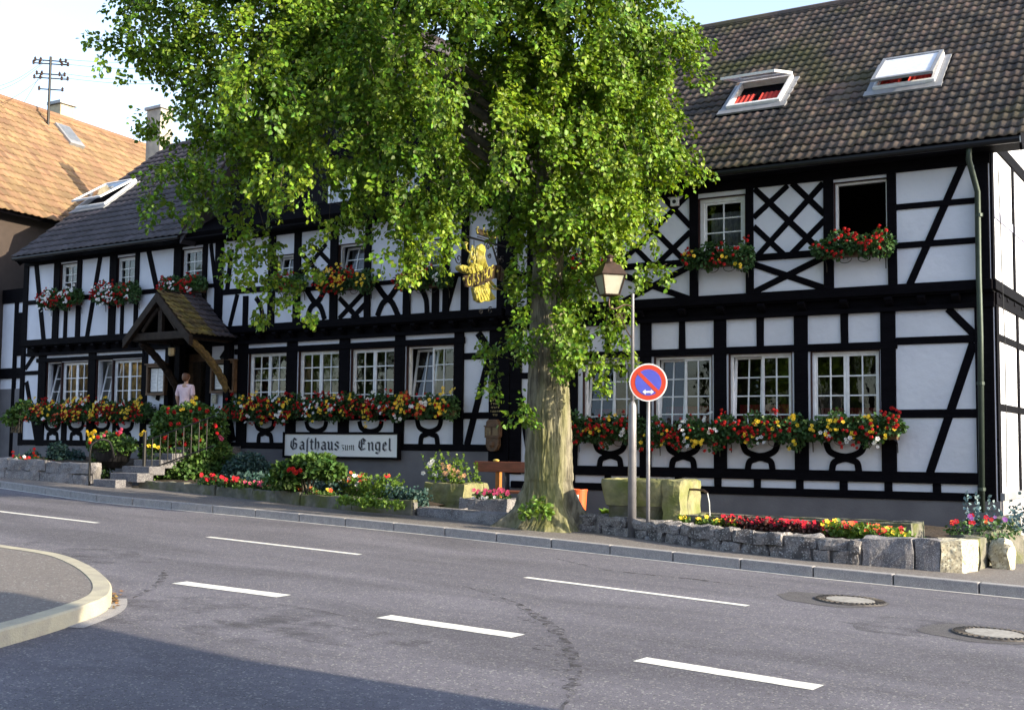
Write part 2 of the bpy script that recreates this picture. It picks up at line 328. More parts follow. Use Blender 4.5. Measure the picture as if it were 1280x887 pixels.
# lane markings
def marking(pa, pb, wd, nm):
    a, b = gp(*pa, -KH), gp(*pb, -KH); d = (b-a); d.z = 0; d.normalize(); n = Vector((-d.y, d.x, 0))*wd/2
    k = 14; vs = []
    for i in range(k+1):
        p = a.lerp(b, i/k)
        for sgn in (1, -1):
            q = p+n*sgn*(1+random.uniform(-.05, .05)); vs.append((q.x, q.y, zp(q.x)-KH+.005))
    mb = MB(); mb.add(vs, [(2*i, 2*i+1, 2*i+3, 2*i+2) for i in range(k)]); return tag(mb.build(nm, m_paint), kind='structure')
for a, b in (((-60, 632), (122, 653.5)), ((260, 671), (450, 693)), ((657, 721.5), (935, 757))) : marking(a, b, .11, 'lane_line')
for a, b in (((224, 728), (355, 745)), ((480, 770.5), (648, 795)), ((800, 824), (1023, 859.5))): marking(a, b, .22, 'edge_line')
# skid mark, tar traces, patches round the manholes
def ribbon(px, wd, dz, m, nm, ragged=.3, wob=.0):
    P = smooth_line([gp(x, y, -KH) for x, y in px], 8); vs = []
    for i, p in enumerate(P):
        t = (P[min(i+1, len(P)-1)]-P[max(i-1, 0)]); t.z = 0; t.normalize(); n = Vector((-t.y, t.x, 0))
        e = min(1, 4*min(i+.3, len(P)-i-.7)/len(P)); p = p+n*random.uniform(-wob, wob)
        for sg in (1, -1):
            q = p+n*sg*wd/2*e*(1+random.uniform(-ragged, ragged)); vs.append((q.x, q.y, zp(q.x)-KH+dz))
    mb = MB(); mb.add(vs, [(2*i, 2*i+1, 2*i+3, 2*i+2) for i in range(len(P)-1)]); return tag(mb.build(nm, m), kind='structure')
def blotch(c, rx_, ry_, dz, m, nm, n=40, seed=0, rag=.12):
    c = gp(*c, -KH); pts = []
    for i in range(n):
        a = 2*math.pi*i/n; k = 1+rag*(noise.noise(Vector((math.cos(a)*1.5, math.sin(a)*1.5, seed)))*2)
        pts.append((c.x+rx_*k*math.cos(a), c.y+ry_*k*math.sin(a)))
    return poly_sheet(pts, -KH+dz, nm, m)
def mottled(col, lo, hi, sc=6, stretch=(1, 1, 1)):
    m = bpy.data.materials.new('broken road stain'); m.use_nodes = True; N = m.node_tree.nodes; L = m.node_tree.links; b = N['Principled BSDF']
    b.inputs['Base Color'].default_value = (*col, 1); b.inputs['Roughness'].default_value = .85
    tc = N.new('ShaderNodeTexCoord'); mp = N.new('ShaderNodeMapping'); mp.inputs['Scale'].default_value = stretch; n = N.new('ShaderNodeTexNoise'); n.inputs['Scale'].default_value = sc; n.inputs['Detail'].default_value = 9; n.inputs['Roughness'].default_value = .65
    L.new(tc.outputs['Object'], mp.inputs[0]); L.new(mp.outputs[0], n.inputs[0]); r = N.new('ShaderNodeMapRange'); r.inputs[1].default_value = lo; r.inputs[2].default_value = hi; L.new(n.outputs[0], r.inputs[0]); L.new(r.outputs[0], b.inputs['Alpha']); return m
m_st1 = mottled((.045, .043, .05), .46, .68, 9); m_st2 = mottled((.09, .088, .105), .45, .95, 2.2)
ribbon([(575, 731), (640, 752), (690, 783), (714, 815), (717, 845), (713, 866), (700, 895)], .11, .0035, m_st1, 'skid_mark', .5, .02)
ribbon([(600, 740), (650, 765), (680, 800), (690, 835), (686, 870)], .22, .0025, mottled((.07, .068, .078), .56, .74, 12), 'skid_mark', .5, .03)
ribbon([(690, 697), (760, 712), (850, 722), (960, 735)], .10, .0035, m_st1, 'tar_trace', .5, .03)
ribbon([(205, 712), (203, 722), (190, 735), (165, 748)], .08, .0035, m_st1, 'skid_mark', .5, .01)
for i, (c, a, b_) in enumerate((((250, 770), 2.2, .7), ((400, 790), 1.2, .4), ((1180, 790), 1.0, .5), ((100, 690), 1.5, .5))): blotch(c, a, b_, .002+.0004*i, m_st2, 'road_stain', seed=i, rag=.4)
blotch((1040, 749), .62, .5, .003, m_patch, 'asphalt_patch', seed=3); blotch((1225, 792), .6, .5, .0035, m_patch, 'asphalt_patch', seed=5)
def manhole(px, label):
    c = gp(*px, -KH); z = zp(c.x)-KH+.004
    t = thing('manhole_cover', (c.x, c.y, z), label, 'manhole cover', 'manhole covers in the road'); t.rotation_euler = (0, -math.atan(GB), 0)
    mb = MB(); mb.lathe((0, 0, 0), [(.27, .0), (.27, .012), (.38, .012), (.39, .0)], 36)
    for i in range(36):
        a = 2*math.pi*i/36; mb.box(.285, .365, -.012, .012, .012, .02, Matrix.Rotation(a, 4, 'Z'))
    mb.build('outer_ring', mat('cast iron ring', (.10, .09, .085), (.05, .045, .045), rough=.6, metal=.4, scale=20), t, local=True)
    mb = MB(); mb.lathe((0, 0, 0), [(.26, 0), (.26, .014), (.2, .016), (.001, .017)], 36)
    mb.build('lid', mat('concrete lid', (.33, .32, .31), (.22, .21, .2), rough=.8, scale=20), t, local=True)
manhole((1063, 751), 'round manhole cover set in a dark patch on the right side of the road')
manhole((1243, 793), 'round manhole cover nearest the lower right corner of the road')

# ------------------------------------------------------------------ half-timbered houses
house_R = thing('half_timbered_house', (-8, 21.2, 0), 'white house with black timber framing and lattice panels, right of the big linden tree', 'house')
house_L = thing('half_timbered_inn', (-22, 21.7, 0), 'long black and white timbered inn with gabled porch, left of the big linden tree', 'inn')
_c = [0]
def eps(): _c[0] += 1; return (_c[0] % 60)*.00012
def jit(mb, a=.006):
    mb.v = [tuple(np.array(v)+np.array((random.uniform(-a, a), random.uniform(-a*.2, a*.2), random.uniform(-a, a)))) for v in mb.v]; return mb
PROUD = {'post': .034, 'rail': .026, 'sill_beam': .045, 'brace': .018, 'stud': .022, 'lattice_bar': .012}
def timber(P, H, off, nm, xl, xr, yt, yb, z0=None, z1=None):
    a0, a1, b0, b1 = P.rect(xl, xr, yt, yb, off)
    if z0 is not None: b0 = z0
    if z1 is not None: b1 = z1
    o = off+PROUD[nm]+eps(); mb = MB(); mb.pbox(P, a0, a1, b0, b1, off-.02, o); return jit(mb, .007).build(nm, m_wood, H, bevel=.006)
def hbeam(P, H, off, nm, x0, x1, yl, yr, extra=0):        # yl/yr = (top, bottom) pixel at x0 / x1
    a0, t0 = P.sz(x0, yl[0], off); _, u0 = P.sz(x0, yl[1], off); a1, t1 = P.sz(x1, yr[0], off); _, u1 = P.sz(x1, yr[1], off)
    mb = MB(); mb.pbox(P, a0, a1, (u0+u1)/2, (t0+t1)/2, off-.02, off+PROUD[nm]+extra+eps()); return jit(mb, .006).build(nm, m_wood, H, bevel=.006)
def brace(P, H, off, x0, y0, x1, y1, wpx, nm='brace', layer=0):
    p = Vector(P.sz(x0, y0, off)); q = Vector(P.sz(x1, y1, off)); ra = Vector(P.sz(x0+wpx, y0, off))
    d = (q-p).normalized(); wd = abs((ra-p).x*d.y)  if abs(d.y) > .35 else abs((ra-p).x)*.5
    n = Vector((-d.y, d.x))*wd/2; o = off+PROUD[nm]+layer*.004+eps()
    ring = [P.w(v.x, v.y, off-.02) for v in (p+n, q+n, q-n, p-n)]
    mb = MB(); mb.prism(ring, P.n*(o-off+.02)); return jit(mb, .006).build(nm, m_wood, H, bevel=.005)
def braceW(P, H, off, x0, y0, x1, y1, wd, nm='brace', layer=0):   # width in metres, through pixel centre points
    p = Vector(P.sz(x0, y0, off)); q = Vector(P.sz(x1, y1, off)); d = (q-p).normalized()
    n = Vector((-d.y, d.x))*wd/2; o = off+PROUD[nm]+layer*.004+eps()
    mb = MB(); mb.prism([P.w(v.x, v.y, off-.02) for v in (p+n, q+n, q-n, p-n)], P.n*(o-off+.02)); return jit(mb, .006).build(nm, m_wood, H, bevel=.005)
def curve(P, H, off, pts, wd, layer=0, nm='curved_brace'):
    S = [Vector(P.sz(x, y, off)) for x, y in pts]; S = [Vector((v.x, v.y, 0)) for v in S]; S = smooth_line(S, 6); L_, R_ = [], []
    for i, v in enumerate(S):
        d = (S[min(i+1, len(S)-1)]-S[max(i-1, 0)]).normalized(); n = Vector((-d.y, d.x, 0))*wd/2; L_.append(v+n); R_.append(v-n)
    ring = [P.w(v.x, v.y, off-.02) for v in L_+R_[::-1]]
    n = len(L_); o = .02+.016+layer*.004+eps(); mb = MB(); vs = []
    for i in range(n): vs += [P.w(L_[i].x, L_[i].y, off-.02), P.w(R_[i].x, R_[i].y, off-.02), P.w(R_[i].x, R_[i].y, off+o-.02), P.w(L_[i].x, L_[i].y, off+o-.02)]
    fs = [(4*i+j, 4*i+(j+1) % 4, 4*i+4+(j+1) % 4, 4*i+4+j) for i in range(n-1) for j in range(4)] + [(0, 3, 2, 1), (4*n-4, 4*n-3, 4*n-2, 4*n-1)]
    return mb.add(vs, fs).build(nm, m_wood, H)
def arch_pair(P, H, off, cx, yc, ytop, ybot, half):
    """)( shaped curved braces meeting at (cx, yc)"""
    s = 1
    curve(P, H, off, [(cx-half, ytop), (cx-half*.78, yc-(yc-ytop)*.35), (cx, yc-1), (cx+half*.78, yc-(yc-ytop)*.35), (cx+half, ytop)], .11, 0)
    curve(P, H, off, [(cx-half*.72, ybot+2), (cx-half*.62, yc+(ybot-yc)*.38), (cx-half*.3, yc+3), (cx, yc+1.5), (cx+half*.3, yc+3), (cx+half*.62, yc+(ybot-yc)*.38), (cx+half*.72, ybot+2)], .11, 1)
    a0, a1, b0, b1 = P.rect(cx-4, cx+4, yc-4, yc+4, off); mb = MB(); mb.pbox(P, a0, a1, b0, b1, off-.02, off+.024+eps()); mb.build('stud', m_wood, H, bevel=.005)

def wall_holes(P, H, s0, s1, z0, z1, off, holes, nm, m, thick=.22):
    ss = sorted({s0, s1, *[h[0] for h in holes], *[h[1] for h in holes]}); zs = sorted({z0, z1, *[h[2] for h in holes], *[h[3] for h in holes]})
    ss = [a for a in ss if s0 <= a <= s1]; zs = [a for a in zs if z0 <= a <= z1]; mb = MB()
    vid = {}
    def V(i, j, o):
        k = (i, j, o)
        if k not in vid: vid[k] = len(mb.v); mb.v.append(tuple(P.w(ss[i], zs[j], o)))
        return vid[k]
    solid = lambda i, j: 0 <= i < len(ss)-1 and 0 <= j < len(zs)-1 and not any(h[0]-1e-6 <= (ss[i]+ss[i+1])/2 <= h[1] and h[2]-1e-6 <= (zs[j]+zs[j+1])/2 <= h[3] for h in holes)
    f_, b_ = off, off-thick
    for i in range(len(ss)-1):
        for j in range(len(zs)-1):
            if not solid(i, j): continue
            mb.f.append((V(i, j, f_), V(i+1, j, f_), V(i+1, j+1, f_), V(i, j+1, f_))); mb.f.append((V(i, j, b_), V(i, j+1, b_), V(i+1, j+1, b_), V(i+1, j, b_)))
            if not solid(i-1, j): mb.f.append((V(i, j, f_), V(i, j+1, f_), V(i, j+1, b_), V(i, j, b_)))
            if not solid(i+1, j): mb.f.append((V(i+1, j, f_), V(i+1, j, b_), V(i+1, j+1, b_), V(i+1, j+1, f_)))
            if not solid(i, j-1): mb.f.append((V(i, j, f_), V(i, j, b_), V(i+1, j, b_), V(i+1, j, f_)))
            if not solid(i, j+1): mb.f.append((V(i, j+1, f_), V(i+1, j+1, f_), V(i+1, j+1, b_), V(i, j+1, b_)))
    return mb.build(nm, m, H)

m_lining = mat('dark red brown reveal', (.05, .022, .02), (.03, .014, .014), rough=.6, spec=.15)
HOLES = {('R', 0): [], ('R', 1): [], ('L', 0): [], ('L', 1): [], ('L', 2): []}
def window(key, P, H, off, xl, xr, yt, yb, cols=4, rows=4, double=True, tilt=0, curtain=None, yt2=None, open_=False, fw=.055, only=None):
    """window with frame, sashes, panes; tilt leans the left sash inwards"""
    s0, s1, z0, z1 = P.rect(xl, xr, yt, yb, off); HOLES[key].append((s0, s1, z0, z1))
    d0 = off-.095; mb = MB(); F = fw
    mb.pbox(P, s0+.004, s1-.004, z1-F, z1-.004, d0-.05, d0+.035); mb.pbox(P, s0+.004, s1-.004, z0+.004, z0+F, d0-.05, d0+.04)
    mb.pbox(P, s0+.004, s0+F, z0+F, z1-F, d0-.05, d0+.034); mb.pbox(P, s1-F, s1-.004, z0+F, z1-F, d0-.05, d0+.034)
    W = mb.build('window', m_white, H, bevel=.004)
    mb = MB(); q = .016; mb.pbox(P, s0, s0+q, z0, z1, d0+.036, off+.006); mb.pbox(P, s1-q, s1, z0, z1, d0+.036, off+.006); mb.pbox(P, s0+q, s1-q, z1-q, z1, d0+.036, off+.005); mb.pbox(P, s0+q, s1-q, z0, z0+q, d0+.041, off+.03)
    mb.build('reveal_lining', m_lining, W)
    if open_:
        return W
    def sash(a0, a1, b0, b1, nc, nr, lean):
        fm = MB(); t = .045; o1, o0 = d0+.012, d0-.028
        fm.pbox(P, a0, a1, b1-t, b1, o0, o1); fm.pbox(P, a0, a1, b0, b0+t, o0, o1); fm.pbox(P, a0, a0+t, b0+t, b1-t, o0, o1); fm.pbox(P, a1-t, a1, b0+t, b1-t, o0, o1)
        for i in range(1, nc):
            x = a0+t+(a1-a0-2*t)*i/nc; fm.pbox(P, x-.012, x+.012, b0+t, b1-t, o0+.01, o1-.004)
        for j in range(1, nr):
            z = b0+t+(b1-b0-2*t)*j/nr; fm.pbox(P, a0+t, a1-t, z-.012, z+.012, o0+.008, o1-.006)
        g = MB(); g.add([P.w(a0+t/2, b0+t/2, o0+.015), P.w(a1-t/2, b0+t/2, o0+.015), P.w(a1-t/2, b1-t/2, o0+.015), P.w(a0+t/2, b1-t/2, o0+.015)], [(0, 1, 2, 3)])
        if lean:
            piv = P.w(0, b0, o0)
            def mv(v):
                v = Vector(v); h = v.z-b0; n = (v-P.p0).dot(P.n)-o0; base = v-P.n*(n)-Vector((0, 0, h))
                return tuple(base+P.n*(n*math.cos(lean)-h*math.sin(lean))+Vector((0, 0, h*math.cos(lean)+n*math.sin(lean))))
            fm.v = [mv(v) for v in fm.v]; g.v = [mv(v) for v in g.v]
        fm.build('sash', m_white, W, bevel=.003); g.build('pane', m_glass, W)
    a0, a1, b0, b1 = s0+F-.005, s1-F+.005, z0+F-.005, z1-F+.005
    if double:
        mid = (a0+a1)/2; sash(a0, mid-.002, b0, b1, cols//2, rows, tilt); sash(mid+.002, a1, b0, b1, cols//2, rows, 0)
    else: sash(a0, a1, b0, b1, cols, rows, tilt)
    if curtain:
        m, h0, h1 = curtain; mb = MB(); n = 60; vs = []
        for i in range(n+1):
            a = a0+(a1-a0)*i/n; o = off-.42+.018*math.sin(i*1.9)+.01*math.sin(i*.7)
            vs += [P.w(a, b0+(b1-b0)*h0, o), P.w(a, b0+(b1-b0)*h1, o-.004)]
        mb.add(vs, [(2*i, 2*i+2, 2*i+3, 2*i+1) for i in range(n)]); mb.build('curtain', m, W)
    return W

UO = JET
Zs = PR.sz(1171, 352.5, UO)[1]           # top of the upper sill beam
Ztp = PR.sz(1157, 212.5, UO)[1]
Zpl = PR.sz(1000, 619, 0)[1]
sC = PR.sz(1244, 386, 0)[0]; sCu = max(PR.sz(1238.5, 340, UO)[0], sC+.0)
sJ = PR.sz(638, 500, 0)[0]
print('Zs', Zs, 'Ztp', Ztp, 'Zpl', Zpl, 'sC', sC, 'sCu', PR.sz(1238.5, 340, UO)[0], 'sJ', sJ)
# --- right house, ground floor (plane off 0)
H = house_R; P = PR
pots = dict(fw=.05)
window(('R', 0), P, H, 0, 728.5, 800.5, 449, 548, 4, 4, True, R(6), (m_redcurt, 0, .38))
window(('R', 0), P, H, 0, 817.5, 890.5, 444.5, 546, 4, 4, True, R(5), (m_redcurt, 0, .38))
window(('R', 0), P, H, 0, 911, 990.6, 440.8, 548, 4, 4, True, R(4), (m_redcurt, 0, .40))
window(('R', 0), P, H, 0, 1013.5, 1100.5, 437.8, 550, 4, 4, True, 0, (m_redcurt, 0, .36))
for xl, xr in ((638, 652), (706, 722.5), (800.5, 814.7), (892.8, 908.6), (993, 1010.7), (1102, 1120.5)): timber(P, H, 0, 'post', xl, xr, 400, 592, z1=Zs-.40)
for xl, xr, a, b in ((756, 763, 408, 436), (849, 856.8, 404, 434), (946, 955, 400, 430), (1050.8, 1060.3, 395, 427), (676, 682, 410, 440)): timber(P, H, 0, 'stud', xl, xr, a-3, b+3)
hbeam(P, H, 0, 'rail', 640, 1122, (443.7, 452), (425.4, 435), .012)
hbeam(P, H, 0, 'rail', 1120, 1222, (422, 431), (418.2, 427.6))
hbeam(P, H, 0, 'rail', 1120, 1222, (511.3, 522), (511.5, 522))
hbeam(P, H, 0, 'rail', 640, 707, (466, 474), (464, 472))
brace(P, H, 0, 1185, 386, 1222, 422, 14); brace(P, H, 0, 1217, 428, 1162, 592, 11.5)
brace(P, H, 0, 643, 470, 655, 520, 9); brace(P, H, 0, 655, 520, 664, 575, 9)
hbeam(P, H, 0, 'sill_beam', 640, 1224, (580.5, 593.5), (590.5, 602.4))
hbeam(P, H, 0, 'sill_beam', 640, 1224, (601.2, 612), (615.8, 623.6), .01)
for xl, xr in ((664, 673), (709, 719), (756, 764), (800, 808), (844, 852.6), (893, 901.8), (942.5, 951.4), (995, 1004.8), (1050, 1059.7), (1105.8, 1116), (1165.7, 1176.7)): timber(P, H, 0, 'stud', xl, xr, 590, 620)
for cx, yt, yc, yb, hf in ((763, 550, 568, 585, 19), (854, 551, 569, 587, 20), (950.5, 552, 570.5, 589, 22), (1057, 552, 571.5, 591, 24)): arch_pair(P, H, 0, cx, yc, yt, yb, hf)
timber(P, H, 0, 'post', 1220.5, 1243.8, 400, 600, z0=Zpl, z1=Zs-.40)
# jetty: beam stack and joist ends
def jetty(P, H, s0, s1, zt):
    mb = MB(); mb.pbox(P, s0, s1, zt-.17, zt, -.1, UO+.05); mb.build('sill_beam', m_wood, H, bevel=.01)
    mb = MB(); mb.pbox(P, s0, s1, zt-.36, zt-.20, -.1, .05); mb.build('bressummer', m_wood, H, bevel=.01)
    mb = MB(); mb.pbox(P, s0, s1, zt-.2, zt-.17, -.1, UO-.01); mb.build('fascia_board', m_wood, H)
    mb = MB(); mb.pbox(P, s0, s1, zt-.44, zt-.36, -.1, .09); mb.build('moulding', m_wood, H, bevel=.008)
def joist(P, H, cx, cy, zt):
    s = P.sz(cx, cy, UO)[0]; mb = MB(); vs = []
    prof = [(-.05, -.20), (UO+.02, -.20), (UO+.035, -.245), (UO-.02, -.30), (.085, -.345), (-.05, -.345)]
    mb.prism([P.w(s-.065, zt+z, o) for o, z in prof], P.u*.13); mb.build('joist_end', m_wood, H, bevel=.008)
jetty(P, H, sJ, sCu, Zs)
for x in (660, 706, 752, 799, 851.5, 899.5, 1001, 1054, 1110, 1151, 1194, 951): joist(P, H, x, 380, Zs)
# --- right house, upper floor
window(('R', 1), P, H, UO, 873, 932.4, 245.2, 316, 2, 3, False, 0, (m_net, 0, .85), fw=.09)
window(('R', 1), P, H, UO, 1042.3, 1110, 225, 306, open_=True, fw=.05)
window(('R', 1), P, H, UO, 705, 762, 266, 330, 2, 3, False, 0, (m_net, 0, .85), fw=.09)
for xl, xr in ((638, 647), (660, 668), (694, 704), (763, 774), (862.5, 873), (932.6, 942), (1030.3, 1042.2), (1110.2, 1121.3)): timber(P, H, UO, 'post', xl, xr, 260, 360, z0=Zs-.01, z1=Ztp+.02)
timber(P, H, UO, 'post', 1219, 1236.8, 200, 345, z0=Zs-.17, z1=Ztp+.1)
mb = MB(); mb.pbox(P, sJ, sCu, Ztp, Ztp+.55, UO-.2, UO+.055); mb.build('wall_plate', m_wood, H)
for x0, y0, x1, y1 in ((1120.5, (256.5, 262.9), 1219), (1120.5, (303.9, 311), 1219)) and ():
    pass
hbeam(P, H, UO, 'rail', 1120, 1220, (256.6, 263), (246, 254)); hbeam(P, H, UO, 'rail', 1120, 1220, (304.4, 311.5), (295.6, 303.5))
brace(P, H, UO, 1203.5, 205, 1137, 357, 10.5)
hbeam(P, H, UO, 'rail', 941, 1031, (317.5, 326.5), (312, 320.4)); hbeam(P, H, UO, 'rail', 773, 863, (330, 338), (324, 333)); hbeam(P, H, UO, 'rail', 646, 662, (341, 347), (339, 346))
LW = .105
for a in ((943, 236, 1028, 315), (990, 229, 1031, 268), (942, 283, 984, 322), (942, 272, 985, 232)): braceW(P, H, UO, *a, LW, 'lattice_bar', 0)
for a in ((945, 322, 1029, 229), (988, 319, 1031, 275)): braceW(P, H, UO, *a, LW, 'lattice_bar', 1)
for a in ((776, 246, 860, 330), (823, 240, 863, 283), (775, 291, 815, 331)): braceW(P, H, UO, *a, LW, 'lattice_bar', 0)
for a in ((775, 330, 862, 242), (822, 330, 863, 290), (775, 286, 820, 243)): braceW(P, H, UO, *a, LW, 'lattice_bar', 1)
braceW(P, H, UO, 941, 330, 1032, 361, .115, 'brace', 0); braceW(P, H, UO, 941, 366, 1031, 321, .115, 'brace', 1)
braceW(P, H, UO, 773, 342, 863, 374, .115, 'brace', 0); braceW(P, H, UO, 773, 380, 863, 333, .115, 'brace', 1)
vb = MB(); a0, a1, b0, b1 = P.rect(838.3, 848.3, 247, 257.5, UO+.05); vb.pbox(P, a0, a1, b0, b1, UO+.0, UO+.07); vo = vb.build('vent_cover', m_white, H, bevel=.01)
vb = MB(); c = P.w((a0+a1)/2, (b0+b1)/2, UO+.0712); ring = [c+P.u*(.038*math.cos(t*R(22.5)))+Vector((0, 0, .038*math.sin(t*R(22.5)))) for t in range(16)]; vb.prism(ring, P.n*.004); vb.build('vent_hole', m_black, vo)
# walls
wall_holes(P, H, sJ, sC, Zpl, Zs-.2, 0, HOLES[('R', 0)], 'wall', m_plaster)
wall_holes(P, H, sJ, sCu-.02, Zs-.01, Ztp+.4, UO, HOLES[('R', 1)], 'wall', m_plaster)
mb = MB(); mb.pbox(P, sJ+.02, sC+.03, -.6, Zpl, -.25, .03); mb.build('plinth', m_plinth, H)
# gable end (faces the low sun)
PG = Plane(PR.w(sC, 0, 0), (0, 1, 0)); PGu = Plane(PR.w(sCu, 0, UO), (0, 1, 0)); DEP = 9.0
mb = MB(); mb.pbox(PG, .002, DEP, Zpl+.02, Zs-.2, -.2, -.002); mb.build('gable_wall', m_plaster, H)
mb = MB(); mb.pbox(PG, .03, DEP, -.6, Zpl+.02, -.2, .06); mb.build('gable_plinth', mat('pale grey gable render', (.32, .31, .33), rough=.9, bump=.2), H)
mb = MB(); mb.pbox(PG, .02, DEP, Zpl+.02, Zpl+.13, -.1, .09); mb.build('plinth_cap', m_lead, H)
mb = MB(); ridge_y = 4.6
mb.prism([PGu.w(.01, Zs, -.2), PGu.w(DEP+2*UO, Zs, -.2), PGu.w(DEP+2*UO, Ztp+.45, -.2), PGu.w(4.7+UO, 10.75, -.2), PGu.w(.01, Ztp+.45, -.2)], PGu.n*.198); mb.build('gable_wall', m_plaster, H)
def gt(P, a0, a1, z0, z1, pr=.02): MB().pbox(P, a0, a1, z0, z1, -.02, pr+eps()).build('gable_timber', m_wood, H, bevel=.005)
m_pb = mat('pale blue painted timber', (.30, .31, .42), (.25, .26, .36), rough=.7)
gt(PGu, 0, DEP, Zs-.17, Zs, .05); gt(PG, -.0, DEP, Zs-.40, Zs-.20, .03)
gt(PG, 0, .22, Zpl, Zs-.2, .02); gt(PGu, 0, .16, Zs, Ztp+.5, .02)
for a in (1.9, 4.2, 6.4): gt(PG, a, a+.18, Zpl+.13, Zs-.4, .022); gt(PGu, a, a+.16, Zs, Ztp+.3, .022)
MB().pbox(PGu, .16, DEP, 5.33, 5.47, -.02, .016).build('gable_rail', m_pb, H); gt(PG, .22, DEP, 3.3, 3.42, .016); gt(PG, .22, DEP, 2.15, 2.27, .016); gt(PGu, .1, DEP, Ztp+.3, Ztp+.5, .026)
for k in range(5): MB().prism([PGu.w(.35+k*.7, Zs+z, o) for o, z in ((-.2, -.2), (.04, -.2), (.05, -.26), (-.06, -.36), (-.2, -.36))], PGu.u*.13).build('joist_end', m_wood, H)
# cable down the gable
c0 = [PGu.w(.45, 6.2, .04), PGu.w(.5, 5.3, .05), PGu.w(.55, 4.4, .05), PG.w(.45, 3.5, .06), PG.w(.5, 2, .05), PG.w(.48, .9, .04)]
MB().tube(c0, .009, 6).build('cable', m_black, H)
# roof of the right house
EO = UO+.50                                             # eave overhang
e0 = on(845, 216, PR.w(0, 0, EO), PR.n); e1 = on(1255, 170, PR.w(0, 0, EO), PR.n); Ze = (e0.z+e1.z)/2
Yr = 21.12+4.7
r0 = on(900, 33.3, (0, Yr, 0), (0, -1, 0)); Zr = r0.z
print('eave', e0, e1, 'ridge', r0, 'pitch', math.degrees(math.atan2(Zr-Ze, Yr-e0.y)))
class Slope:
    """roof plane: origin at left eave, u along the eave, v up the slope"""
    def __init__(s, o, u, run, rise): s.o = Vector(o); s.u = Vector(u).normalized(); back = Vector((-s.u.y, s.u.x, 0)); s.v = (back*run+Vector((0, 0, rise))); s.len = s.v.length; s.v.normalize(); s.n = s.u.cross(s.v)
    def w(s, a, b, h=0): return s.o+s.u*a+s.v*b+s.n*h
    def ab(s, px, py, h=0): q = on(px, py, s.o+s.n*h, s.n)-s.o; return q.dot(s.u), q.dot(s.v)
def tiles(S, a0, a1, b0, b1, m, H, nm='roof_tiles', tw=.23, tl=.33, holes=(), clip=None, amp=.03, jit=.008):
    nx = 5; prof = [(i/nx, amp*(math.sin(math.pi*min(1, i/nx/.55)) if i/nx < .55 else -.25*math.sin(math.pi*(i/nx-.55)/.45))) for i in range(nx+1)]
    V = []; F = []; nb = int(math.ceil((b1-b0)/tl)); na = int(math.ceil((a1-a0)/tw))
    for j in range(nb):
        for i in range(na):
            a = a0+i*tw; b = b0+j*tl; ac, bc = a+tw/2, b+tl/2
            if any(h[0] < ac < h[1] and h[2] < bc < h[3] for h in holes): continue
            if clip and not clip(ac, bc): continue
            jz = rng.uniform(-jit, jit); ja = rng.uniform(-.004, .004); k = len(V)
            for t, x in ((0, .045), (1, .008)):
                for u_, h in prof: V.append(tuple(S.w(a+ja+u_*tw*1.03, b-.015+t*(tl+.03)+jz, h+x)))
            for u_, h in prof: V.append(tuple(S.w(a+ja+u_*tw*1.03, b-.015+jz, h+.018)))
            n = nx+1
            for q in range(nx): F.append((k+q, k+q+1, k+n+q+1, k+n+q)); F.append((k+2*n+q, k+2*n+q+1, k+q+1, k+q))
    return np_mesh(V, np.array(F), nm, m, H, smooth=False)
sEl, sEr = sJ-.2, sCu+.55
SR = Slope((PR.w(sEl, 0, EO).x, e0.y, Ze), (1, 0, 0), Yr-e0.y, Zr-Ze); LR = sEr-sEl
def slab(S, a0, a1, b0, b1, th, m, H, nm='roof_boards'):
    MB().prism([S.w(a0, b0, -.002), S.w(a1, b0, -.002), S.w(a1, b1, -.002), S.w(a0, b1, -.002)], -S.n*th).build(nm, m, H)
slab(SR, 0, LR, 0, SR.len, .12, m_wood, H)
SRb = Slope((SR.w(LR, 0).x, 2*Yr-e0.y, Ze), (-1, 0, 0), Yr-e0.y, Zr-Ze); slab(SRb, 0, LR, 0, SRb.len, .12, m_tileR, H, 'rear_roof')
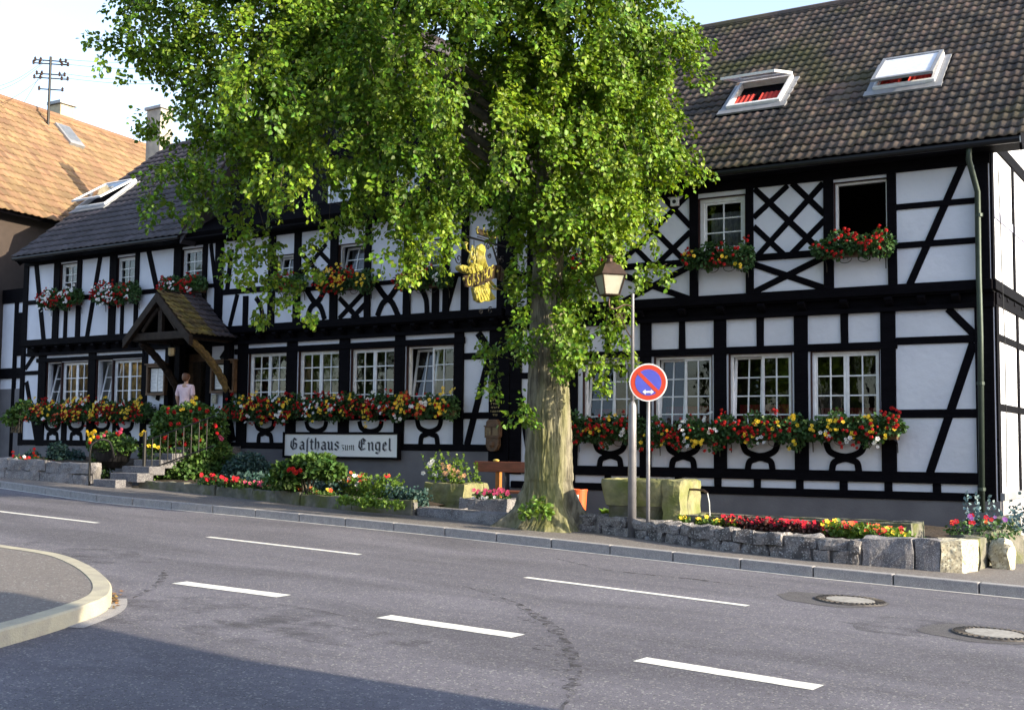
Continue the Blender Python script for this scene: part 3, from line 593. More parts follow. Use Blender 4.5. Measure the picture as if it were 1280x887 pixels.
def roof_window(S, H, bl, br, tr, tl_, lift, glassm, lid_m, red=True):
    a0, b0 = S.ab(*bl); a1, b1_ = S.ab(*br); a2, b2 = S.ab(*tr); a3, b3 = S.ab(*tl_)
    A0, A1, B0, B1 = (a0+a3)/2, (a1+a2)/2, (b0+b1_)/2, (b2+b3)/2
    print('roofwin', A0, A1, B0, B1); rw = MB(); t = .07
    rw.add([], []);
    def bx(a, c, b, d, h0, h1, MBx): MBx.prism([S.w(a, b, h0), S.w(c, b, h0), S.w(c, d, h0), S.w(a, d, h0)], S.n*(h1-h0))
    bx(A0, A1, B0, B0+t, -.05, .12, rw); bx(A0, A1, B1-t, B1, -.05, .121, rw); bx(A0, A0+t, B0+t, B1-t, -.05, .12, rw); bx(A1-t, A1, B0+t, B1-t, -.05, .119, rw)
    W = rw.build('roof_window', m_white, H, bevel=.008)
    fl = MB(); bx(A0-.14, A1+.14, B0-.2, B0-.01, .03, .065, fl); bx(A0-.12, A0-.01, B0, B1, .03, .06, fl); bx(A1+.01, A1+.12, B0, B1, .03, .06, fl); fl.build('flashing', m_lead, W)
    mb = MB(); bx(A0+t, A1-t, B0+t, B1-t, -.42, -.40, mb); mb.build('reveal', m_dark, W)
    if red:
        mb = MB(); n = 30; vs = []
        for i in range(n+1):
            a = A0+t+(A1-A0-2*t)*i/n; h = .03+.012*math.sin(i*2.1); vs += [S.w(a, B0+t+.02, h), S.w(a, B0+.55*(B1-B0), h)]
        mb.add(vs, [(2*i, 2*i+2, 2*i+3, 2*i+1) for i in range(n) if not (11 < i < 16)]); mb.build('curtain', mat('bright red curtain', (.55, .04, .03), rough=.8), W)
    # centre/top hung sash swung outwards by lift
    v2 = S.v*math.cos(lift)-S.n*math.sin(lift); n2 = S.n*math.cos(lift)+S.v*math.sin(lift); piv = S.w(A0, B1-.02, .13); Ls = B1-B0
    def q(a, b, h): return piv+S.u*a-v2*b*1+n2*h
    mb = MB(); wd = A1-A0
    def sb(a, c, b, d, h0, h1, MBx): MBx.prism([q(a, b, h0), q(c, b, h0), q(c, d, h0), q(a, d, h0)], n2*(h1-h0))
    sb(0, wd, 0, .07, 0, .05, mb); sb(0, wd, Ls-.07, Ls, 0, .05, mb); sb(0, .07, .07, Ls-.07, 0, .051, mb); sb(wd-.07, wd, .07, Ls-.07, 0, .051, mb)
    mb.build('sash', m_lead if lid_m else m_white, W)
    mb = MB(); sb(.06, wd-.06, .06, Ls-.06, .02, .03, mb); mb.build('pane', glassm, W)
    return (A0-.1, A1+.1, B0-.18, B1+.05)
h1 = roof_window(SR, H, (912, 138), (976, 132), (992, 100), (925, 110), R(28), m_glass, False)
h2 = roof_window(SR, H, (1092, 117), (1167, 106), (1184, 72), (1106, 84), R(5), m_blind, True)
tiles(SR, -.05, LR+.05, -.04, SR.len-.05, m_tileR, H, holes=(h1, h2), tw=.165, tl=.27, amp=.02, jit=.012)
MB().tube([SR.w(-.05, SR.len, .0), SR.w(LR+.05, SR.len, .0)], .11, 10).build('ridge_cap', m_tileR, H)
# gutter, downpipe, soffit and bargeboard
MB().tube([SR.w(0, -.09, -.05), SR.w(LR, -.09, -.05)], .055, 10).build('gutter', m_iron, H)
MB().pbox(PR, sJ, sEr, Ze-.13, Ze-.10, UO-.1, EO-.02).build('soffit', m_wood, H)
MB().prism([SR.w(LR-.04, 0, -.125), SR.w(LR-.04, SR.len, -.125), SR.w(LR-.04, SR.len, -.3), SR.w(LR-.04, 0, -.3)], (.04, 0, 0)).build('bargeboard', m_wood, H)
dp = [on(1212, 180, PR.w(0, 0, EO), PR.n)+Vector((0, 0, .1)), on(1211, 200, PR.w(0, 0, UO+.42), PR.n), on(1217, 222, PR.w(0, 0, UO+.25), PR.n), on(1222, 240, PR.w(0, 0, UO+.10), PR.n), on(1223.5, 345, PR.w(0, 0, UO+.11), PR.n), on(1225.5, 420, PR.w(0, 0, UO+.1), PR.n), on(1227.5, 640, PR.w(0, 0, UO+.08), PR.n)]
dpo = MB().tube(dp, .048, 12).build('downpipe', m_pipe, H, smooth=True)
for y in (270, 480, 612): MB().tube([on(1223.5+(y-240)*.01, y-3, PR.w(0, 0, UO+.10), PR.n), on(1223.5+(y-240)*.01, y+1, PR.w(0, 0, UO+.10), PR.n)], .062, 12).build('bracket', m_pipe, dpo)
# interior shells so that the rooms behind the glass are real
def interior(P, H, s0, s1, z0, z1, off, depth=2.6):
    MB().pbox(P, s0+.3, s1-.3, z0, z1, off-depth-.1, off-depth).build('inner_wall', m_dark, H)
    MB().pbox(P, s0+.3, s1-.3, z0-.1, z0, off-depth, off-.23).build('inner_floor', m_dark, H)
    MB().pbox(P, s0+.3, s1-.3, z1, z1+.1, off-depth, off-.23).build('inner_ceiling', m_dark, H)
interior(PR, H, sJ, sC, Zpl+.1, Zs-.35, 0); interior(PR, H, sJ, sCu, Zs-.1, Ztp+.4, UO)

# --- left inn
H = house_L; P = PL_
sW = P.sz(27, 500, 0)[0]; sWu = P.sz(31, 370, UO)[0]; ZpL = P.sz(300, 560, 0)[1]; ZsL = P.sz(300, 407, UO)[1]; ZtL = P.sz(130, 321.5, UO)[1]
print('left', sW, sWu, ZpL, ZsL, ZtL)
Zw = P.sz(400, 418, 0)[1]; sD0, sD1 = P.sz(207, 480, 0)[0], P.sz(264, 480, 0)[0]
for xl, xr, t, cur in ((57, 110, 15, None), (119.5, 177, 15, m_yelrefl)):          # three-light windows left of the door
    window(('L', 0), P, H, 0, xl, xl+(xr-xl)*.36, 452-(xl-57)*.05, 509, 2, 3, False, R(13), None, fw=.04)
    window(('L', 0), P, H, 0, xl+(xr-xl)*.36+.3, xr, 452-(xl-57)*.05, 509, 4, 3, True, 0, (cur, .0, .95) if cur else (m_redcurt, 0, .2), fw=.04)  # the yellow sheet hung here is a painted reflection, the red one is cloth
for xl, xr, yt, t in ((310.5, 358, 440.5, 0), (372.8, 423.8, 438, 0), (438.3, 492.9, 435, 0), (507.8, 567.5, 431.5, 10)):
    window(('L', 0), P, H, 0, xl, xr, yt, 509+(xl-310)*.045, 4, 4, True, R(t), (m_redcurt, 0, .16) if xl < 420 else None, fw=.045)
for xl, xr in ((48, 57), (110.3, 119.2), (177.3, 184), (297, 309.5), (358.6, 371), (424.2, 437), (493.6, 506), (568, 579.8)): timber(P, H, 0, 'post', xl, xr, 430, 553, z0=ZpL, z1=ZsL-.36)
timber(P, H, 0, 'post', 25.5, 30.5, 430, 553, z0=ZpL, z1=ZsL-.2); timber(P, H, 0, 'post', 612, 637, 430, 553, z0=ZpL-.4, z1=ZsL-.36)
hbeam(P, H, 0, 'rail', 47, 182, (448.8, 453.2), (440.5, 446), .02); hbeam(P, H, 0, 'rail', 295, 582, (435.2, 441.5), (422.5, 431), .02)
hbeam(P, H, 0, 'sill_beam', 26, 206, (549.5, 556), (550.7, 558)); hbeam(P, H, 0, 'sill_beam', 290, 613, (552, 559.6), (556, 564.6))
hbeam(P, H, 0, 'rail', 30, 49, (464, 468.7), (463, 468)); hbeam(P, H, 0, 'rail', 30, 49, (520, 524.7), (520, 525)); hbeam(P, H, 0, 'rail', 579, 613, (441, 449), (440.5, 448.5)); hbeam(P, H, 0, 'rail', 579, 613, (515, 523), (515, 523))
brace(P, H, 0, 43, 444, 32, 461, 5); brace(P, H, 0, 33.5, 477, 46, 550, 4.5); brace(P, H, 0, 598, 416, 614, 440, 10); brace(P, H, 0, 611, 449, 584, 556, 7.5)
brace(P, H, 0, 188, 437, 203, 458, 8); brace(P, H, 0, 197, 500, 204, 470, 5); brace(P, H, 0, 288, 432, 277, 449, 8); brace(P, H, 0, 284, 500, 292, 551, 6); brace(P, H, 0, 203, 505, 196, 551, 6)
hbeam(P, H, 0, 'rail', 184, 207, (525, 530), (525, 530)); hbeam(P, H, 0, 'rail', 264, 298, (520, 526), (520, 526))
for cx, yc, yt, yb, hf in ((66, 538.5, 527, 549, 8.5), (95.5, 538.5, 527, 549, 9), (127, 538.5, 527, 549, 9.5), (156, 539, 527, 550, 10), (331.5, 539, 526, 552, 11.5), (395.7, 539.5, 526, 553, 12.5), (463.4, 540, 526, 554, 14), (536.6, 540, 524, 555, 15)): arch_pair(P, H, 0, cx, yc, yt, yb, hf)
for xl, xr in ((77, 83.4), (109.5, 114), (141, 145)): timber(P, H, 0, 'stud', xl, xr, 524, 552)
hbeam(P, H, 0, 'rail', 48, 184, (520, 527), (517, 526)); hbeam(P, H, 0, 'rail', 298, 580, (515, 526), (512, 524))
# door, recess, door posts
MB().pbox(P, sD0, sD0+.16, ZpL-.2, 4.3, -.1, .05).build('door_post', m_wood, H, bevel=.01); MB().pbox(P, sD1-.16, sD1, ZpL-.2, 4.3, -.1, .05).build('door_post', m_wood, H, bevel=.01)
dr = MB().pbox(P, sD0+.12, sD1-.12, 1.5, 3.75, -.7, -.62).build('door', m_brown2, H, bevel=.01)
for k in range(2):
    a = sD0+.25+k*(sD1-sD0-.5)/2; MB().pbox(P, a+.04, a+(sD1-sD0-.5)/2-.04, 2.4, 3.55, -.62, -.612).build('pane', m_glass, dr)
MB().ball(P.w((sD0+sD1)/2+.08, 2.35, -.56), .04, 8, 6).build('handle', m_gold, dr)
# upper floor of inn
for xl, xr, yt, yb in ((75.5, 96.8, 329, 366), (146, 169, 320.8, 360), (227, 253.2, 310.5, 354)): window(('L', 1), P, H, UO, xl, xr, yt, yb, 2, 3, False, 0, (m_net, 0, .95), fw=.05)
for xl, xr, yt, yb, t in ((344.5, 367.3, 318, 360, 8), (423, 455.8, 304, 355, 12), (514, 554.3, 300, 350, 0)): window(('L', 1), P, H, UO, xl, xr, yt, yb, 2, 3, False, R(t), (m_net, 0, .95), fw=.05)
for xl, xr in ((30.5, 36), (67.8, 75.4), (96.9, 102.3), (137.3, 146), (169.2, 173.8), (217.4, 226.9), (253.4, 258.9), (269, 279), (336, 344), (367.5, 376), (413, 422.5), (456, 463.7), (505, 513.5), (554.5, 562), (577, 586), (622, 640)): timber(P, H, UO, 'post', xl, xr, 320, 400, z0=ZsL-.01, z1=ZtL+.02)
for xl, xr in ((80.5, 84.5), (151, 155), (235, 239)): timber(P, H, UO, 'stud', xl, xr, 372, 418, z0=ZsL-.01)
for xl, xr, yt in ((304, 310.5, 370), (335.4, 342, 368), (540.5, 549, 350)): timber(P, H, UO, 'stud', xl, xr, yt, 400, z0=ZsL-.01)
brace(P, H, UO, 46, 331, 55, 426, 4.8); brace(P, H, UO, 126, 320, 109, 422, 4.8); brace(P, H, UO, 186, 312, 205, 400, 5.5)
brace(P, H, UO, 290, 312, 284, 365, 5); brace(P, H, UO, 297, 368, 287.5, 408, 4.5); brace(P, H, UO, 570, 345, 557, 390, 7)
brace(P, H, UO, 264, 305, 270, 360, 4)
hbeam(P, H, UO, 'rail', 35, 68, (375.2, 380.8), (373.5, 379)); hbeam(P, H, UO, 'rail', 102, 138, (369, 374.5), (365.8, 371.5)); hbeam(P, H, UO, 'rail', 173, 218, (362, 368), (359, 365)); hbeam(P, H, UO, 'rail', 258, 270, (355, 360), (354, 359)); hbeam(P, H, UO, 'rail', 278, 345, (361.5, 368.5), (357, 364)); hbeam(P, H, UO, 'rail', 375, 416, (359, 364), (356.5, 362)); hbeam(P, H, UO, 'rail', 463, 507, (352.5, 358), (348, 353.5)); hbeam(P, H, UO, 'rail', 562, 625, (341, 347), (336, 342))
hbeam(P, H, UO, 'rail', 75, 98, (372, 376), (371, 375)); hbeam(P, H, UO, 'rail', 145, 170, (365, 369), (363.5, 367.5)); hbeam(P, H, UO, 'rail', 226, 254, (358, 362), (356, 360))
LW2 = .11
for a in ((376, 316, 412, 356), (394, 309, 414, 330)): braceW(P, H, UO, *a, LW2, 'lattice_bar', 0)
for a in ((376, 345, 408, 305), (390, 358, 414, 330)): braceW(P, H, UO, *a, LW2, 'lattice_bar', 1)
for a in ((424, 372, 448, 398), (424, 398, 458, 362)): braceW(P, H, UO, *a, .12, 'lattice_bar', 0)
braceW(P, H, UO, 440, 398, 461, 375, .12, 'lattice_bar', 1)
for x0, x1, yt, yb, ly in ((376.5, 413, 362, 399, 0), (464, 505, 356, 395, 0)):
    xm = (x0+x1)/2; ym = (yt+yb)/2
    curve(P, H, UO, [(x0+7, yt), (xm-3, ym-5), (xm+6, ym+3), (x1-7, yb)], .13, 0); curve(P, H, UO, [(x1-6, yt-1), (xm+4, ym-5), (xm-6, ym+4), (x0+8, yb)], .13, 1)
curve(P, H, UO, [(521, 355), (528, 363), (533, 375), (534, 391)], .12, 0); curve(P, H, UO, [(320, 372), (325, 380), (328, 392), (329, 405)], .12, 0)
jetty(P, H, sWu, 0, ZsL)
x = 45
for s in np.arange(sWu+.5, -.2, .52):
    q = MB().prism([P.w(s-.065, ZsL+z, o) for o, z in [(-.05, -.20), (UO+.02, -.20), (UO+.035, -.245), (UO-.02, -.30), (.085, -.345), (-.05, -.345)]], P.u*.13).build('joist_end', m_wood, H, bevel=.008)
sG0, sG1 = P.sz(259, 350, UO)[0], 0.0; apex_s = (sG0+sG1)/2; ApZ = 11.2
HOLES[('L', 0)].append((sD0, sD1, ZpL-.05, 4.0))
wall_holes(P, H, sW, 0, ZpL, ZsL-.2, 0, HOLES[('L', 0)], 'wall', m_plaster)
wall_holes(P, H, sWu, 0, ZsL-.01, ZtL+.02, UO, HOLES[('L', 1)], 'wall', m_plaster)
MB().pbox(P, sW, -.03, -.4, ZpL, -.25, .03).build('plinth', m_plinth, H)
MB().pbox(P, sWu, 0, ZtL, ZtL+.5, UO-.2, UO+.06).build('wall_plate', m_wood, H)
m_boards = mat('dark gable boarding', (.012, .011, .015), (.007, .006, .009), rough=.8, scale=6, stretch=(6, 6, .6), bump=.5, spec=.1)
# cross gable over the middle of the inn, mostly behind the tree
gz = ZtL+.5
for nm_ in (0,):
    win = [P.rect(412, 440, 222, 258, UO), P.rect(498, 528, 205, 245, UO)]
    MB().prism([P.w(sG0, gz, UO-.2), P.w(sG1, gz, UO-.2), P.w(apex_s, ApZ, UO-.2)], P.n*.2).build('gable_wall', m_boards, H)
    for a0, a1, b0, b1 in win:
        W = MB().pbox(P, a0, a1, b0, b1, UO, UO+.05).build('window', m_white, H); MB().pbox(P, a0+.06, (a0+a1)/2-.03, b0+.06, b1-.06, UO+.045, UO+.055).build('pane', m_glass, W); MB().pbox(P, (a0+a1)/2+.03, a1-.06, b0+.06, b1-.06, UO+.045, UO+.055).build('pane', m_glass, W)
    for f in (.2, .35, .5, .65, .8):
        a = sG0+(sG1-sG0)*f; zt = gz+(ApZ-gz)*(1-abs(2*f-1)); MB().pbox(P, a-.09, a+.09, gz, zt-.1, UO-.05, UO+.03+eps()).build('gable_timber', m_wood, H)
    for zz in (gz+1.1, gz+2.3): 
        k = (zz-gz)/(ApZ-gz)*(sG1-sG0)/2; MB().pbox(P, sG0+k, sG1-k, zz, zz+.16, UO-.05, UO+.025+eps()).build('gable_timber', m_wood, H)
# inn roof
EL = UO+.5
q0 = on(18, 320, P.w(0, 0, EL), P.n); q1 = on(225, 293, P.w(0, 0, EL), P.n); ZeL = (q0.z+q1.z)/2; sL0 = (q0-P.p0).dot(P.u)
d = ray(182, 188); back = 4.4; qr = on(182, 190, P.w(0, 0, -back), P.n); ZrL = qr.z
print('left eave', q0, q1, 'ridge', qr, 'pitch', math.degrees(math.atan2(ZrL-ZeL, back+EL)))
SL = Slope(P.w(sL0, ZeL, EL), P.u, back+EL, ZrL-ZeL)
LL = -sL0-.1
slab(SL, 0, LL, 0, SL.len, .12, m_wood, H); SLb = Slope(P.w(-.1, ZeL, -2*back-EL), -P.u, back+EL, ZrL-ZeL); slab(SLb, 0, LL, 0, SLb.len, .12, m_tileL, H, 'rear_roof')
hl = roof_window(SL, H, (105, 262), (136, 258), (168, 230), (130, 236), R(7), m_glass, False, red=False)
aG = sG0-sL0-.45
tiles(SL, -.05, LL, -.04, SL.len-.05, m_tileL, H, holes=(hl,), clip=lambda a, b: a < aG + (b*math.cos(math.atan2(ZrL-ZeL, back+EL)))*0.9+.3 if a < aG+4.9 else False, tw=.25, tl=.34, amp=.022)
MB().tube([SL.w(-.05, SL.len, 0), SL.w(LL, SL.len, 0)], .10, 10).build('ridge_cap', m_tileL, H)
MB().tube([SL.w(0, -.08, -.04), SL.w(aG, -.08, -.04)], .05, 10).build('gutter', m_iron, H)
MB().prism([SL.w(0, 0, -.125), SL.w(0, SL.len, -.125), SL.w(0, SL.len, -.3), SL.w(0, 0, -.3)], P.u*-.04).build('bargeboard', m_wood, H)
MB().pbox(P, sL0, 0, ZeL-.14, ZeL-.1, UO-.1, EL-.02).build('soffit', m_wood, H)
gp_ = math.atan2(ApZ+.2-gz, (sG1-sG0)/2)
for sg in (-1, 1):
    e = P.w(apex_s+sg*((sG1-sG0)/2+.45), gz+.1-.45*math.tan(gp_), EL); ap = P.w(apex_s, ApZ+.3, EL)
    MB().prism([e, ap, ap-P.n*5.2, e-P.n*5.2], (0, 0, -.16)).build('gable_roof', m_tileL, H)
    S2 = Slope(e if sg > 0 else e-P.n*5.2, -P.n if sg > 0 else P.n, 1, 1)
    S2.o = Vector(e if sg > 0 else e-P.n*5.2); S2.v = (ap-e).normalized(); S2.n = S2.u.cross(S2.v); tiles(S2, 0, 5.2, 0, (ap-e).length, m_tileL, H, tw=.25, tl=.34, amp=.022)
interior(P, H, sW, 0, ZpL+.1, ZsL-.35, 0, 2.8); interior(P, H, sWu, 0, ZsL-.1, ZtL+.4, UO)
MB().pbox(P, sW, sW+.2, -.3, ZtL+.4, -8.5, -.22).build('end_wall', m_plaster, H)
c = on(195, 165, P.w(0, 0, -back-.2), P.n); ch = MB(); hw = .28
a0 = P.w(P.sz(184.5, 165, -back-.2)[0], 0, -back-.2); a1 = P.w(P.sz(205, 165, -back-.2)[0], 0, -back-.2); zt = on(195, 134, P.w(0, 0, -back-.2), P.n).z
cs0, cs1 = (a0-P.p0).dot(P.u), (a1-P.p0).dot(P.u)
co = MB().pbox(P, cs0+.06, cs1-.06, ZrL-.6, zt-.1, -back-.6, -back-.1).build('chimney', mat('chimney render', (.45, .42, .36), (.3, .28, .26), rough=.9, scale=4, bump=.3), H, bevel=.01)
MB().pbox(P, cs0, cs1, zt-.1, zt, -back-.66, -back-.04).build('chimney_cap', m_lead, co, bevel=.01)

# ------------------------------------------------------------------ neighbour house (orange roof) and houses across the street
nb_dir = Vector((-.142, .99, 0)).normalized()
A = at(18, 128, 42); B_ = on(182, 183, (A.x, A.y, A.z), Vector((0, 0, 1)))
nb_dir = (Vector((B_.x, B_.y, 0))-Vector((A.x, A.y, 0))).normalized(); print('neighbour ridge', A, B_, nb_dir)
ctr = nb_dir.cross(Vector((0, 0, 1)))                      # towards +X
run = 4.3; q = None
for k in range(200):                                       # eave where its line passes pixel (18, 264)
    rise = run*math.tan(R(46)); e = A+ctr*run-Vector((0, 0, rise)); g = on(18, 264, (e.x, e.y, 0), ctr)
    if abs(g.z-e.z) < .02: break
    run += .02 if e.z > g.z else -.02
NBL = thing('neighbour_house', (A.x, A.y, .9), 'tall house with sunlit orange tiled roof at the far left behind the inn', 'house')
sN = Slope(A-nb_dir*5+ctr*run-Vector((0, 0, rise)), nb_dir, run, rise); LN = (B_-A).length+5+3
if sN.n.z < 0: sN.n = -sN.n
roofN = MB().prism([sN.w(0, 0, -.01), sN.w(LN, 0, -.01), sN.w(LN, sN.len, -.01), sN.w(0, sN.len, -.01)], -sN.n*.15).build('roof', m_wood, NBL)
e2 = A-nb_dir*5-ctr*run-Vector((0, 0, rise)); r2 = A-nb_dir*5
MB().prism([e2, e2+nb_dir*LN, r2+nb_dir*LN, r2], (0, 0, -.15)).build('rear_roof', m_tileO, NBL)
def nab(px, py): g = on(px, py, sN.o, sN.n)-sN.o; return g.dot(sN.u), g.dot(sN.v)
k0, k1 = nab(74, 184), nab(96, 160); a0, a1, b0, b1 = min(k0[0], k1[0]), max(k0[0], k1[0]), min(k0[1], k1[1]), max(k0[1], k1[1])
tiles(sN, -.05, LN, -.04, sN.len-.03, m_tileO, NBL, tw=.26, tl=.36, amp=.025)
am, bm_ = (a0+a1)/2, (b0+b1)/2
def nbx(a, c, b, d, h0, h1): return MB().prism([sN.w(a, b, h0), sN.w(c, b, h0), sN.w(c, d, h0), sN.w(a, d, h0)], sN.n*(h1-h0))
W = nbx(am-.35, am+.35, bm_-.55, bm_+.55, 0, .14).build('roof_window', m_lead, NBL, bevel=.02); nbx(am-.27, am+.27, bm_-.35, bm_+.47, .13, .16).build('pane', m_glass, W)
wa = A+ctr*(run-.5); wb = A-ctr*(run-.5); zt = A.z-rise+.35
MB().prism([(wa-nb_dir*4.5).xy.to_3d()+Vector((0, 0, .5)), (wa+nb_dir*(LN-5.5)).xy.to_3d()+Vector((0, 0, .5)), (wb+nb_dir*(LN-5.5)).xy.to_3d()+Vector((0, 0, .5)), (wb-nb_dir*4.5).xy.to_3d()+Vector((0, 0, .5))], (0, 0, zt-.5)).build('wall', mat('dark neighbour boards', (.05, .035, .03), rough=.8), NBL)
MB().tube([A-nb_dir*5, A+nb_dir*(LN-5)], .12, 10).build('ridge_cap', m_tileO, NBL)
cz = on(78, 150, (B_.x, B_.y, 0), ray(78, 150).xy.to_3d()*-1)
cpt = at(78, 140, 44.5); cpt2 = at(78, 129, 44.5); ch = MB(); ch.box(-.3, .3, -.3, .3, -1.6, 0, Matrix.Translation((cpt2.x, cpt2.y, cpt2.z-.12))); co = ch.build('chimney', mat('pale chimney render', (.48, .43, .32), (.36, .32, .24), rough=.9, bump=.3), NBL, bevel=.02)
ch = MB(); ch.box(-.38, .38, -.38, .38, -.12, 0, Matrix.Translation(cpt2)); ch.build('chimney_cap', m_lead, co, bevel=.01)
# annexe of the neighbour: grey wall strip with a dark shutter beside the inn
ax = PL_.w(sWu-.55, 0, -.6)
an = thing('side_annexe', (ax.x, ax.y, .8), 'narrow grey wall with a closed dark shutter at the left end of the inn', 'wall')
PA = Plane(PL_.w(sWu-2.6, 0, -.5), PL_.u)
MB().pbox(PA, 0, 2.35, .4, 5.9, -.3, 0).build('wall', m_plaster, an)
a0, a1, b0, b1 = PA.rect(22, 29, 443, 485, .05)
for x0, x1, y0, y1 in ((18, 22, 365, 490), (30, 34, 365, 490)): r = PA.rect(x0, x1, y0, y1); MB().pbox(PA, r[0], r[1], .4, 5.9, -.01, .04).build('post', m_wood, an)
r = PA.rect(18, 29, 395, 425, .0); MB().pbox(PA, 1.2, 1.75, 3.95, 5.2, 0, .05).build('shutter', m_wood, an, bevel=.01); MB().pbox(PA, 0, 2.35, 3.3, 3.6, -.01, .05).build('rail', m_wood, an); MB().pbox(PA, 0, 2.35, 5.5, 5.9, -.01, .05).build('rail', m_wood, an)
MB().pbox(PA, 0, 2.35, .4, 3.0, -.01, .03).build('plinth', m_plinth, an)

# roof-mounted utility mast with insulators and wires
mb_ = on(60, 157, sN.o, sN.n); dm = (mb_-CAM).dot(FWD); tp = at(63.5, 71, dm)
mast = thing('utility_mast', mb_, 'thin metal mast with cross arms and insulators on the orange roof', 'utility mast')
MB().tube([mb_-Vector((0, 0, .1)), tp], .045, 8).build('pole', m_iron, mast)
arms = []
for y, l, n in ((76, .55, 4), (80, .62, 4), (93, .5, 4), (98, .6, 4), (112, .42, 2)):
    c = at(63+(155-y)*-.02, y, dm); dirv = (_r0*.98+_f0*.2).normalized(); a, b = c-dirv*l/1.2, c+dirv*l
    o = MB().tube([a, b], .022, 6).build('cross_arm', m_iron, mast)
    for t in ((0, .18, .82, 1) if n == 4 else (0, 1)):
        p = a.lerp(b, t); MB().lathe(p-Vector((0, 0, .05)), [(.015, 0), (.05, .03), (.03, .07), (.05, .1), (.01, .17)], 8).build('insulator', m_copper, o); arms.append(p)
wr = [((75, 74), (270, 66)), ((78, 80), (270, 76)), ((77, 92), (270, 93)), ((76, 97), (270, 97)), ((55, 76), (-30, 112)), ((54, 95), (-30, 136)), ((53, 80), (-30, 118))]
for i, (p, q) in enumerate(wr):
    a = at(*p, dm); b = at(*q, dm+ (6 if q[0] > 0 else -4)); pts = [a.lerp(b, t/8)-Vector((0, 0, .25*math.sin(math.pi*t/8))) for t in range(9)]
    tag(MB().tube(pts, .007, 4).build('overhead_wire', m_iron), 'thin overhead wire running from the roof mast across the pale sky', 'wire', 'overhead wires at the roof mast')
st = on(30, 131, sN.o+Vector((0, 0, 0)), sN.n) if False else at(29, 130, dm)
tag(MB().tube([at(54, 88, dm), st], .008, 4).build('guy_wire', m_iron), 'slanting guy wire staying the roof mast on its left', 'wire')

m_brownw = mat('brown house render', (.045, .035, .025), rough=.9)  # wall tone kept very dark so the panes reflect less
def far_house(x, y, w_, d_, zb, h, rh, rot, wallm, roofm, label):
    t = thing('opposite_house', (x, y, zb), label, 'house', None, rot)
    wl = MB().box(-w_/2, w_/2, -d_/2, d_/2, -1, h).build('wall', wallm, t, local=True)
    mb = MB(); e = .5
    mb.add([(-w_/2-e, -d_/2-e, h-.2), (w_/2+e, -d_/2-e, h-.2), (w_/2+e, 0, h+rh), (-w_/2-e, 0, h+rh), (-w_/2-e, d_/2+e, h-.2), (w_/2+e, d_/2+e, h-.2)], [(0, 1, 2, 3), (3, 2, 5, 4), (0, 4, 5, 1)])
    mb.build('roof', roofm, t, local=True)
    MB().prism([(-w_/2, -d_/2, h), (-w_/2, d_/2, h), (-w_/2, 0, h+rh-.45)], (.2, 0, 0)).build('gable', wallm, t, local=True); MB().prism([(w_/2-.2, -d_/2, h), (w_/2-.2, d_/2, h), (w_/2-.2, 0, h+rh-.45)], (.2, 0, 0)).build('gable', wallm, t, local=True)
    n = int(w_/2.6)
    for fl in range(int(h//2.7)):
        for i in range(n):
            for sg in (-1, 1):
                xx = -w_/2+(i+.5)*w_/n; y0 = sg*d_/2
                W = MB().box(xx-.55, xx+.55, min(y0, y0+sg*.05), max(y0, y0+sg*.05), 1+fl*2.7, 2.4+fl*2.7).build('window', m_white, t, local=True)
                MB().box(xx-.46, xx+.46, min(y0, y0+sg*.06), max(y0, y0+sg*.06), 1.08+fl*2.7, 2.32+fl*2.7).build('pane', m_glass, W, local=True)
    MB().box(w_*.2, w_*.2+.6, -.3, .3, h+rh-.8, h+rh+.8).build('chimney', wallm, t, local=True)
    return t
# eave line that throws the shadow on the lower left of the road: runs from (20, 6.9) to (9, 9.0)
tq = 5.7/math.tan(SUN_EL)
def _sh(px, py): g = gp(px, py, -KH); return g+SUN_DIR/math.sin(SUN_EL)*(5.7-g.z)
E2, E1 = _sh(122, 783), _sh(507, 867); E2.z = E1.z = 0; E2, E1 = E2+(E2-E1)*.35, E1+(E1-E2)*1.5; ev = (E2-E1).normalized(); nn = Vector((ev.y, -ev.x, 0))
if nn.y > 0: nn = -nn
tq = math.tan(SUN_EL); hh = 6.0+.0
cc = (E1+E2)/2+nn*5.0
OH = dict(x=cc.x, y=cc.y, w=(E1-E2).length, rot=math.atan2(ev.y, ev.x))
far_house(cc.x, cc.y, (E1-E2).length, 9.0, -.4, 6.3, 4.2, OH['rot'], m_housew, m_tileO, 'cream house with orange roof standing across the street behind the viewer')
far_house(-8, -18, 14, 9, .2, 5.8, 4.5, R(8), m_brownw, m_tileO, 'long brown house across the street facing the big linden tree')
far_house(-78, -6, 15, 10, 1, 6.5, 5, R(-20), mat('ochre house render', (.60, .45, .2), rough=.9), m_tileL, 'unseen ochre house added across the street for yellow reflections in inn windows')  # house out of view, added to give the left panes yellow reflections
far_house(14, -14, 12, 9, -.6, 6, 4.5, R(-10), m_brownw, m_tileO, 'brown house with orange roof across the street to the right')

